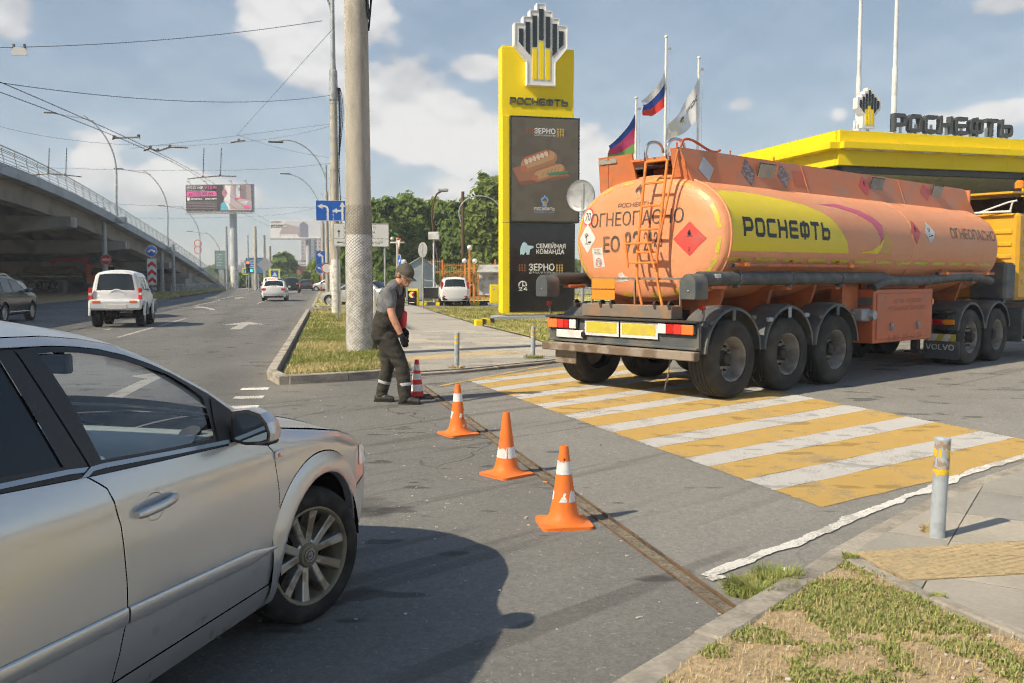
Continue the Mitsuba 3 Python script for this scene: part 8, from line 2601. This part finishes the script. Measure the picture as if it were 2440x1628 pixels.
# dark SUV at the left edge
suv = [(3.55, .30), (3.72, .45), (3.74, .75), (3.62, .98), (2.9, 1.08), (2.35, 1.12), (1.55, 1.58), (1.25, 1.68), (.3, 1.74), (-.6, 1.68), (-.82, 1.60), (-1.02, 1.12), (-1.08, .9), (-1.08, .5), (-1.0, .32)]
suw = [[(2.05, 1.16), (1.45, 1.54), (.95, 1.60), (.93, 1.13)], [(.85, 1.13), (.87, 1.60), (.15, 1.62), (.02, 1.13)], [(-.08, 1.14), (.05, 1.61), (-.55, 1.58), (-.72, 1.22)]]
hd_ = math.radians(-9)
fx = np.array([-18.5, 35.2]) + .93 * np.array([-math.cos(hd_), math.sin(hd_)]) - 2.72 * np.array([math.sin(hd_), math.cos(hd_)])
k, S, A = vehicle('dark grey SUV with roof rails, cut by the left edge of the photo', 'car', place(fx[0], fx[1], -9), suv, .32, .93, 1.10, suw, (2.72, 0, .37, .24), 'car_dark', front=1.95, screens=((5, 6), (10, 11)), name='suv', extra=(('tail_light', .78, .98, .24, .2, 'lamp_red', -1.07),))
A('roof_rail', MB().tube([(1.2, -.62, 1.70), (.9, -.62, 1.78), (-.4, -.62, 1.76), (-.6, -.62, 1.70)], .022, 6).tube([(1.2, .62, 1.70), (.9, .62, 1.78), (-.4, .62, 1.76), (-.6, .62, 1.70)], .022, 6), 'chrome', True)
for x in (.45, 1.45):
    A('door_handle', MB().box((x, -.94, .98), (.18, .03, .035), ch=.01), 'car_dark')
A('sill_trim', MB().box((1.36, -.925, .40), (1.9, .03, .035), ch=.01), 'chrome')

sed = [(3.35, .25), (3.48, .42), (3.46, .62), (3.30, .74), (2.6, .86), (2.25, .92), (1.45, 1.36), (1.15, 1.44), (.4, 1.46), (-.15, 1.40), (-.75, 1.05), (-1.05, 1.02), (-1.12, .98), (-1.14, .60), (-1.05, .28)]
sew = [[(1.95, .97), (1.35, 1.32), (.85, 1.38), (.84, .95)], [(.76, .95), (.77, 1.38), (.15, 1.37), (-.35, 1.05), (-.35, .98)]]
SW = (2.68, 0, .325, .21)
TL = (('tail_light', .66, .86, .30, .15, 'lamp_red', -1.14), ('number_plate', 0, .78, .50, .11, 'decal_white', -1.165), ('bumper_shade', 0, .33, 1.3, .10, 'black_plastic', -1.13))
k, S, A = vehicle('dark hatchback with a red tail light behind the left SUV', 'car', place(-26.6, 47.5, -16), [(2.9, .28)] + suv[1:3] + [(3.4, .9), (2.7, 1.0), (2.3, 1.04), (1.5, 1.42), (1.2, 1.5), (.3, 1.52), (-.5, 1.46), (-.72, 1.36), (-.95, 1.02), (-1.0, .9), (-1.0, .5), (-.92, .3)], .30, .90, 1.0, [[(1.9, 1.05), (1.4, 1.38), (.9, 1.42), (.88, 1.02)], [(.8, 1.02), (.82, 1.42), (-.3, 1.40), (-.5, 1.1)]], (2.6, 0, .32, .21), 'car_bluegrey', front=1.8, screens=((5, 6), (10, 11)), name='hatchback', extra=(('tail_light', .70, .98, .34, .12, 'lamp_red', -.99),))
k, S, A = vehicle('white car mostly hidden beyond the white off-roader', 'car', place(-16.3, 37.6, -14), sed, .28, .9, .95, sew, SW, 'car_white', front=1.85, screens=((5, 6), (9, 10)), name='saloon_car', extra=TL)
# police car
k, S, A = vehicle('white police saloon with a lit red roof bar, in the right lane', 'police car', place(-17.25, 66.2, -11.5), sed, .28, .9, .95, sew, SW, 'car_white', front=1.85, screens=((5, 6), (9, 10)), name='police_car',
                  extra=(('tail_light', .66, .86, .30, .16, 'lamp_red', -1.14), ('number_plate', 0, .84, .56, .13, 'blue_sign', -1.165), ('bumper_shade', 0, .33, 1.4, .13, 'black_plastic', -1.14)))
A('roof_bar', MB().box((.6, 0, 1.56), (.28, 1.1, .10), ch=.03), 'lamp_clear')
A('red_lamp', MB().box((.48, .22, 1.57), (.10, .52, .09), ch=.02), {'type': 'diffuse', 'reflectance': {'type': 'rgb', 'value': [.6, .05, .03]}}, False, emitter={'type': 'area', 'radiance': {'type': 'rgb', 'value': [1.5, .18, .10]}})
A('blue_lamp', MB().box((.48, -.38, 1.57), (.10, .3, .08), ch=.02), 'blue_sign')
part(k, 'lettering', MB(place(-17.25, 66.2, -11.5)).text('ДПС', .10, face((-1.13, .16, 1.005), (0, -1, 0)), .01, .4, True), 'sign_grey')
A('blue_stripe', MB().box((1.2, -.91, .72), (4.2, .02, .10)).box((1.2, .91, .72), (4.2, .02, .10)), 'blue_sign')
soul = [(2.95, .30), (3.1, .45), (3.12, .75), (3.0, .95), (2.3, 1.08), (1.5, 1.54), (1.2, 1.62), (.2, 1.65), (-.5, 1.61), (-.62, 1.54), (-.78, 1.12), (-.84, .95), (-.84, .5), (-.78, .32)]
sow = [[(1.95, 1.12), (1.4, 1.50), (.9, 1.54), (.88, 1.08)], [(.8, 1.08), (.82, 1.54), (.1, 1.53), (.0, 1.10)], [(-.08, 1.12), (0, 1.52), (-.4, 1.50), (-.5, 1.18)]]
k, S, A = vehicle('white SUV waiting ahead of the police car, to its left', 'car', place(-25.6, 97.0, -12), suv, .32, .93, 1.10, suw, (2.72, 0, .37, .24), 'car_white', front=1.95, screens=((5, 6), (10, 11)), name='suv', extra=(('tail_light', .78, 1.0, .24, .22, 'lamp_red', -1.07), ('number_plate', 0, .80, .5, .12, 'decal_white', -1.10)))
k, S, A = vehicle('black SUV ahead of the police car, to its right', 'car', place(-25.0, 103.5, -12), suv, .32, .93, 1.10, suw, (2.72, 0, .37, .24), 'car_black', front=1.95, screens=((5, 6), (10, 11)), name='suv', extra=(('tail_light', .74, 1.06, .36, .16, 'lamp_red', -1.07), ('reverse_lamp', .62, 1.04, .1, .08, 'lamp_clear', -1.10), ('number_plate', 0, .86, .5, .12, 'decal_white', -1.10)))
k, S, A = vehicle('dark saloon car far ahead, right of the black SUV', 'car', place(-27.6, 122.5, -12), sed, .28, .95, .97, sew, SW, 'car_grey', front=1.85, screens=((5, 6), (9, 10)), name='saloon_car', extra=TL)
k, S, A = vehicle('silver hatchback turning in from the right behind the concrete poles', 'car', place(-22.6, 118.0, -78), soul, .30, .88, 1.0, sow, (2.55, 0, .33, .22), 'car_silver', front=1.75, screens=((4, 5), (9, 10)), name='hatchback')
k, S, A = vehicle('dark car parked beyond the verge, seen between the concrete poles', 'car', place(-14.5, 83.0, 60), sed, .28, .9, .95, sew, SW, 'car_grey', front=1.85, screens=((5, 6), (9, 10)), name='saloon_car', extra=TL)
k, S, A = vehicle('pale silver car parked behind the picket fence and the worker', 'car', place(-7.9, 52.6, -62), sed, .28, .9, .95, sew, SW, 'car_silver', front=1.85, screens=((5, 6), (9, 10)), name='saloon_car', extra=TL)
# white boxy hatchback with its door open
KM = place(-3.45, 54.6, -6)
k, S, A = vehicle('white boxy hatchback with its left front door open, by the ornate fence', 'car', KM, soul, .30, .90, 1.08, sow, (2.55, 0, .34, .22), 'car_white', front=1.75, screens=((4, 5), (9, 10)), name='hatchback',
                  extra=(('tail_light', .76, 1.22, .14, .42, 'lamp_red', -.74), ('bumper_lamp', .62, .58, .22, .07, 'lamp_red', -.85), ('number_plate', 0, .58, .52, .12, 'decal_white', -.87), ('bumper_shade', 0, .45, 1.5, .18, 'black_plastic', -.83)))
dM = KM @ fr((1.6, .93, .35), (-.35, .94, 0))
dr_ = part(k, 'open_door', MB(dM).box((.52, .03, .38), (1.04, .07, .74), ch=.03), 'car_white')
part(dr_, 'door_lining', MB(dM).box((.52, .08, .38), (.98, .05, .66), ch=.03) if 0 else MB(dM).box((.52, .075, .38), (.98, .04, .68), ch=.02), 'black_plastic')
part(dr_, 'door_window_frame', MB(dM).tube([(0, .03, .76), (.30, .02, 1.12), (.95, .0, 1.18), (1.03, .03, .76)], .03, 6), 'car_white', True)
A('roof_rail', MB().tube([(1.1, -.60, 1.64), (.8, -.60, 1.71), (-.3, -.60, 1.70), (-.45, -.60, 1.63)], .02, 6).tube([(1.1, .60, 1.64), (.8, .60, 1.71), (-.3, .60, 1.70), (-.45, .60, 1.63)], .02, 6), 'galv', True)

# flatbed lorry with pipes standing under the overpass
o = at(152, 660, 99.0)
LM = fr((o[0], o[1], .35), (math.cos(math.radians(8)), math.sin(math.radians(8)), 0))
lr = thing('lorry', 'orange-cab flatbed lorry loaded with big pipes, in the shade under the overpass', 'lorry')
LP = lambda n, mb, m, s=False, parent=lr, **k: part(parent, n, MB(LM).add(np.vstack(mb.V), np.vstack(mb.F)), m, s, **k)
mat('lorry_orange', (.60, .15, .03), .45)
LP('cab', MB().prism(Polygon([(2.5, .75), (4.75, .75), (4.85, 1.6), (4.55, 2.75), (2.55, 2.85)]), 2.3, fr((0, 1.15, 0), (1, 0, 0), (0, -1, 0))), 'lorry_orange')
LP('windscreen', MB().box((4.72, 0, 2.2), (.05, 2.0, .75), fr((0, 0, 0), (1, 0, 0), (.22, 0, 1)) if 0 else None), 'glass_dark')
LP('side_window', MB().box((3.6, -1.16, 2.1), (1.2, .04, .7), ch=.02), 'glass_dark')
LP('bed', MB().box((-1.2, 0, 1.25), (6.8, 2.4, .18)).box((-1.2, -1.2, 1.55), (6.8, .06, .6)).box((-1.2, 1.2, 1.55), (6.8, .06, .6)), 'mud_grey')
LP('side_stripe', MB().box((-2.4, -1.24, 1.5), (3.2, .02, .06)).box((.8, -1.24, 1.5), (2.6, .02, .06)), 'reflex_yellow')
for y in (-.55, .55):
    LP('pipe', MB().cyl((-4.0, y, 2.1), (.9, y, 2.1), .52, n=20), 'rust_box', True)
    LP('pipe_cap', MB().cyl((.88, y, 2.1), (.93, y, 2.1), .53, n=20), 'pipe_pink', True)
mat('pipe_pink', (.42, .27, .24), .7)
LP('crane', MB().bar((-.8, 0, 3.4), (2.3, 0, 3.3), .5, .45, ch=.05).bar((2.2, 0, 1.4), (2.2, 0, 3.6), .5, .5, ch=.05).bar((-.8, 0, 3.4), (-1.4, 0, 2.9), .4, .4, ch=.05), 'red_paint')
for x in (-3.0, -1.7, 3.7):
    for y in (-1.05, 1.05):
        wheel(lr, LM @ fr((x, y, .52), (1, 0, 0), (0, 1 if y > 0 else -1, 0)), .52, .32, .30, rim_mat='rim_grey', tyre_mat='rubber', n=24, grooves=0)
# ---------------------------------------------------------------- trees
mat('bark', worn((.11, .085, .06), (.17, .14, .11), 4.0), .9)
for i, (a, b) in enumerate((((.17, .26, .07), (.30, .38, .11)), ((.14, .225, .075), (.25, .33, .10)), ((.20, .28, .075), (.34, .40, .12)))):
    scene[f'leaf_{i}'] = {'type': 'principledthin', 'base_color': proc(lambda p, n, uv, a=a, b=b: mix(a, b, noise(p.x * 3.1, p.y * 3.1, p.z * 3.1))), 'roughness': .55, 'diff_trans': .95, 'spec_trans': 0.0}


def tree(base, crowns, n, leaf, m, label, seed, trunk=.22, name='tree'):
    """crowns: (centre, radii) ellipsoids; limbs run from the trunk to every clump."""
    r = np.random.default_rng(seed)
    k = thing(name, label, 'tree' if name == 'tree' else 'shrub')
    base = np.array(base, float)
    tops = [np.array(c, float) for c, _ in crowns]
    wood = MB()
    fork = base + (np.mean(tops, 0) - base) * .45
    fork[:2] = base[:2] + (fork[:2] - base[:2]) * .5
    wood.tube(spline([base - [0, 0, .2], base * .6 + fork * .4 + [.1, 0, 0], fork], 8), np.linspace(trunk, trunk * .6, 8), 9)
    C, V, N = [], [], []
    vol = np.array([np.prod(q) ** (2 / 3) for _, q in crowns])
    for (c, q), share in zip(crowns, vol / vol.sum()):
        c, q = np.array(c, float), np.array(q, float)
        wood.tube(spline([fork, (fork + c) / 2 + r.normal(0, .15, 3), c + [0, 0, q[2] * .4]], 8), np.linspace(trunk * .5, trunk * .1, 8), 6)
        nc = max(8, int(26 * share * len(crowns)))
        d = r.normal(0, 1, (nc, 3))
        d /= np.linalg.norm(d, axis=1, keepdims=True)
        cl = c + d * q * (.55 + .5 * r.random((nc, 1)) ** .7)
        for e in cl[:10]:
            wood.tube([c * .7 + fork * .3, e], [trunk * .12, .012], 4, cap=False)
        ni = int(n * share / nc)
        rc = q.mean() * r.uniform(.22, .46, nc)
        for e, rr_ in zip(cl, rc):
            g = r.normal(0, 1, (ni, 3))
            g /= np.linalg.norm(g, axis=1, keepdims=True)
            C.append(e + g * rr_ * np.abs(r.normal(0, .75, (ni, 1))) * [1.1, 1.1, .8])
            N.append(g * .6 + r.normal(0, .45, (ni, 3)) + [-.35, -.35, .45])
    C, N = np.vstack(C), np.vstack(N)
    N /= np.linalg.norm(N, axis=1, keepdims=True)
    s = leaf * r.uniform(.6, 1.3, len(C))[:, None]
    a = np.cross(N, r.normal(0, 1, (len(C), 3)))
    a /= np.linalg.norm(a, axis=1, keepdims=True)
    b = np.cross(N, a)
    V = np.stack([C - a * s, C + b * s * .55 + N * s * .15, C + a * s, C - b * s * .55 + N * s * .15], 1).reshape(-1, 3)
    o = (np.arange(len(C)) * 4)[:, None, None]
    F = (np.array([[0, 1, 2], [0, 2, 3]]) + o).reshape(-1, 3)
    part(k, 'trunk', wood, 'bark', True)
    part(k, 'crown', MB().add(V, F), m)
    return k


def px_tree(x, ytop, ybot, wpx, D_, n, leaf, m, label, seed, lumps=6, yfoot=None, name='tree'):
    r = np.random.default_rng(seed + 900)
    c = at(x, (ytop + ybot) / 2, D_)
    hw_, hh_ = wpx / 2 * D_ / 2090, (ybot - ytop) / 2 * D_ / 2090
    cr = [(c - [0, 0, hh_ * .15], (hw_ * .68, hw_ * .6, hh_ * .7))]
    for i in range(lumps):
        a = 2 * math.pi * i / lumps + r.uniform(-.3, .3)
        q = r.uniform(.38, .55)
        cr.append((c + [math.cos(a) * hw_ * (1 - q), r.uniform(-.4, .4) * hw_, math.sin(a) * hh_ * (1 - q)], (hw_ * q, hw_ * q, hh_ * q)))
    return tree((c[0], c[1], 0), cr, n, leaf, m, label, seed, .02 * hh_ * 4 + .08, name)


for x, yt, yb_, w_, D_, n, m, lab in (
        (868, 448, 640, 92, 84, 15000, 'leaf_1', 'dense dark tree just right of the big pole'), (938, 443, 632, 92, 88, 15000, 'leaf_0', 'rounded tree above the direction sign, second from the big pole'),
        (1005, 462, 640, 96, 90, 14000, 'leaf_0', 'tree behind the old curved lamp'), (1064, 450, 636, 90, 84, 13000, 'leaf_1', 'tree behind the brown wooden pole'),
        (1122, 398, 640, 104, 80, 16000, 'leaf_2', 'tallest bright green tree, beside the yellow edge of the price sign'), (1200, 420, 650, 100, 84, 9000, 'leaf_0', 'tree hidden behind the price sign'),
        (800, 545, 655, 60, 92, 7000, 'leaf_1', 'shaded tree seen between the concrete poles'), (742, 590, 655, 48, 125, 5000, 'leaf_2', 'bright shrub-like tree left of the concrete poles'),
        (650, 584, 652, 58, 185, 8000, 'leaf_1', 'dark round tree above the black SUV'), (718, 610, 655, 34, 160, 3000, 'leaf_0', 'small tree before the far pink tower'), (590, 628, 656, 44, 175, 3000, 'leaf_2', 'low bush left of the far traffic lights'),
        (50, 596, 640, 60, 150, 4000, 'leaf_2', 'sunlit tree seen under the overpass'), (960, 560, 668, 90, 93, 6000, 'leaf_1', 'lower dark tree behind the shed'), (1040, 560, 672, 110, 95, 7000, 'leaf_1', 'lower dark tree behind the ornate fence'), (880, 560, 668, 80, 95, 6000, 'leaf_1', 'lower dark tree behind the turn right sign')):
    px_tree(x, yt, yb_, w_, D_, n, .0040 * D_ if D_ < 120 else .0050 * D_, m, lab, int(x))

# ---------------------------------------------------------------- far town
mat('tower_pink', proc(lambda p, n, uv: mix((.50, .40, .42), (.42, .36, .40), noise(p.x * .2, p.z * .2))), .8)
mat('tower_glass', (.20, .25, .33), .3)
mat('wall_pale', worn((.55, .53, .50), (.46, .44, .42), .2), .85)
mat('wall_brick', worn((.36, .17, .11), (.30, .15, .10), .5), .85)
mat('roof_red', (.34, .13, .09), .8)


def house(label, x0, x1, y0, D_, m, floors=0, cols=0, roof=None, dep=12.0, kind='building'):
    a, b = at(x0, y0, D_), at(x1, y0, D_)
    k = thing('building', label, kind)
    w_, h_ = b[0] - a[0], a[2]
    part(k, 'wall', MB().box((a[0] + w_ / 2, D_ + dep / 2, h_ / 2), (w_, dep, h_)), m)
    if roof:
        part(k, 'roof', MB().prism(Polygon([(-.4, h_), (w_ + .4, h_), (w_ - 1, h_ + 2.2), (1, h_ + 2.2)]), dep + .6, fr((a[0], D_ + dep + .3, 0), (1, 0, 0), (0, -1, 0))), roof)
    else:
        part(k, 'parapet', MB().box((a[0] + w_ / 2, D_ + dep / 2, h_ + .2), (w_ + .4, dep + .4, .5)), 'wall_pale')
    for i in range(cols):
        for j in range(floors):
            ww, wh_ = w_ / cols, (h_ - 1) / floors
            part(k, 'window', MB().box((a[0] + ww * (i + .5), D_ - .04, .8 + wh_ * (j + .55)), (ww * .5, .12, wh_ * .5)), 'tower_glass')
    return k


k = house('pinkish tower block with glass strips behind the second billboard', 690, 736, 512, 380, 'tower_pink', 16, 6)
a, b = at(716, 512, 379.7), at(721, 512, 379.7)
part(k, 'glass_strip', MB().box(((a[0] + b[0]) / 2, 379.6, a[2] / 2), (b[0] - a[0], .4, a[2])), 'tower_glass')
house('low white building below the pink tower', 676, 738, 606, 260, 'wall_pale', 2, 8)
house('small pale block with a flat roof left of the white building', 668, 690, 599, 330, 'wall_pale', 3, 4)
house('brick house with a red roof beside the far tree', 668, 690, 632, 210, 'wall_brick', 1, 3, 'roof_red')
house('brick house end behind the second billboard column', 712, 728, 622, 215, 'wall_brick', 2, 2)
for i_, (x0, x1, y, D_, m) in enumerate(((540, 552, 604, 700, 'wall_pale'), (552, 560, 598, 720, 'tower_pink'), (560, 578, 606, 650, 'wall_pale'), (578, 590, 600, 760, 'wall_brick'), (590, 604, 610, 640, 'wall_pale'), (604, 618, 606, 700, 'tower_pink'), (618, 640, 612, 620, 'wall_pale'), (500, 516, 618, 600, 'wall_pale'), (516, 538, 610, 680, 'tower_pink'))):
    house(f'distant {"pale" if m == "wall_pale" else "pinkish" if m == "tower_pink" else "brick"} block on the skyline, ' + (('just right of the billboard column', 'second right of the billboard column', 'between billboard column and traffic light', 'behind the traffic light', 'behind the blue screen', 'above the crossing sign', 'rightmost, beside the far tree', 'left of the billboard column', 'directly behind the billboard column')[i_]), x0, x1, y, D_, m, 4, 3, dep=20)
# ground cover at the far edges: a hedge line closing the view
q = np.random.default_rng(77)
for lab, (x0, x1), D_, h_, n in (('hedge of mixed bushes along the far side of the crossing street', (440, 740), 165.0, 2.4, 16000), ('dark bushes behind the ornate fence', (850, 1160), 76.0, 2.6, 16000), ('distant tree belt on the left horizon behind the overpass', (-60, 520), 260.0, 5.5, 16000), ('distant tree belt behind the station', (1150, 2500), 150.0, 5.5, 26000)):
    a, b = at(x0, 641, D_), at(x1, 641, D_)
    t = q.random(n)
    top = h_ * (.55 + .6 * meshkit.fbm(np.c_[t * 22, t * 0, t * 0 + D_], 3))
    C = np.c_[a[0] + (b[0] - a[0]) * t, D_ + q.normal(0, 1.2, n), top * q.random(n) ** .6]
    s = (.0022 * D_ + .05) * q.uniform(.6, 1.4, n)[:, None]
    N = q.normal(0, 1, (n, 3)) + [0, -.5, .5]
    u = np.cross(N, q.normal(0, 1, (n, 3)))
    u /= np.linalg.norm(u, axis=1, keepdims=True)
    v = np.cross(u, N)
    v /= np.linalg.norm(v, axis=1, keepdims=True)
    V = np.stack([C - u * s, C + v * s * .6, C + u * s, C - v * s * .6], 1).reshape(-1, 3)
    F = (np.array([[0, 1, 2], [0, 2, 3]]) + (np.arange(n) * 4)[:, None, None]).reshape(-1, 3)
    kk_ = key_of('hedge')
    labels[kk_] = {'kind': 'stuff', 'label': lab, 'category': 'hedge'}
    put(kk_, MB().add(V, F), 'leaf_1')
# left side of the main road: grass strip with kerb, dark ground under the overpass
lv = struct('left_verge', None, None, label='narrow grass strip with a kerb left of the road')
pts = [gd(360, 692), gd(420, 681), gd(500, 669), gd(528, 664)]
lp = Polygon([A_(gd(350, 694)), A_(gd(420, 682)), A_(gd(500, 670)), A_(gd(532, 663.5)), A_(gd(520, 661)), A_(gd(430, 668)), A_(gd(340, 681)), A_(gd(300, 690))])
part(lv, 'turf', MB().sheet(lp.buffer(0), .12), 'lawn_ground')
kerb_run(lv, [pts[3], pts[2], pts[1], pts[0], gd(350, 694)], .2, .15, 3.0, left=False)
stuff('grass', *blades(scatter(lp.buffer(0), 9000, 41), .1, .1, .22, .03, .7, 41), 'grass_green', 'grass on the strip beside the chevron sign')
under = struct('underpass_ground', MB().sheet(Polygon([A_(rd(20, -70)), A_(rd(20, -17.5)), A_(rd(58, -18.3)), A_(rd(170, -18.3)), A_(rd(170, -70))]), .004), 'soil')
lf = thing('lattice_fence', 'grey lattice barrier fence beside the low end of the overpass', 'fence')
for i in range(16):
    a, b = rd(96 + i * 4, -15.2), rd(100 + i * 4, -15.2)
    k = MB()
    for z in (.15, 1.0):
        k.bar(a + [0, 0, z], b + [0, 0, z], .05, .05)
    for u0, u1 in ((0, .5), (.5, 1)):
        k.bar(a + (b - a) * u0 + [0, 0, .15], a + (b - a) * u1 + [0, 0, 1.0], .04, .04).bar(a + (b - a) * u0 + [0, 0, 1.0], a + (b - a) * u1 + [0, 0, .15], .04, .04)
    k.bar(a, a + [0, 0, 1.1], .07, .07)
    part(lf, 'section', k, 'galv')
# ---------------------------------------------------------------- air
scene['air'] = {'type': 'homogeneous', 'albedo': {'type': 'rgb', 'value': [.94, .95, .96]}, 'sigma_t': {'type': 'rgb', 'value': [.0006, .00066, .00075]}}
scene['haze'] = {'type': 'cube', 'to_world': T().translate([0, 650, 15]).scale([902, 952, 16.2]), 'bsdf': {'type': 'null'}, 'interior': {'type': 'ref', 'id': 'air'}}
labels['haze'] = {'kind': 'stuff', 'label': 'thin summer haze in the air', 'category': 'haze'}
scene['camera']['medium'] = {'type': 'ref', 'id': 'air'}
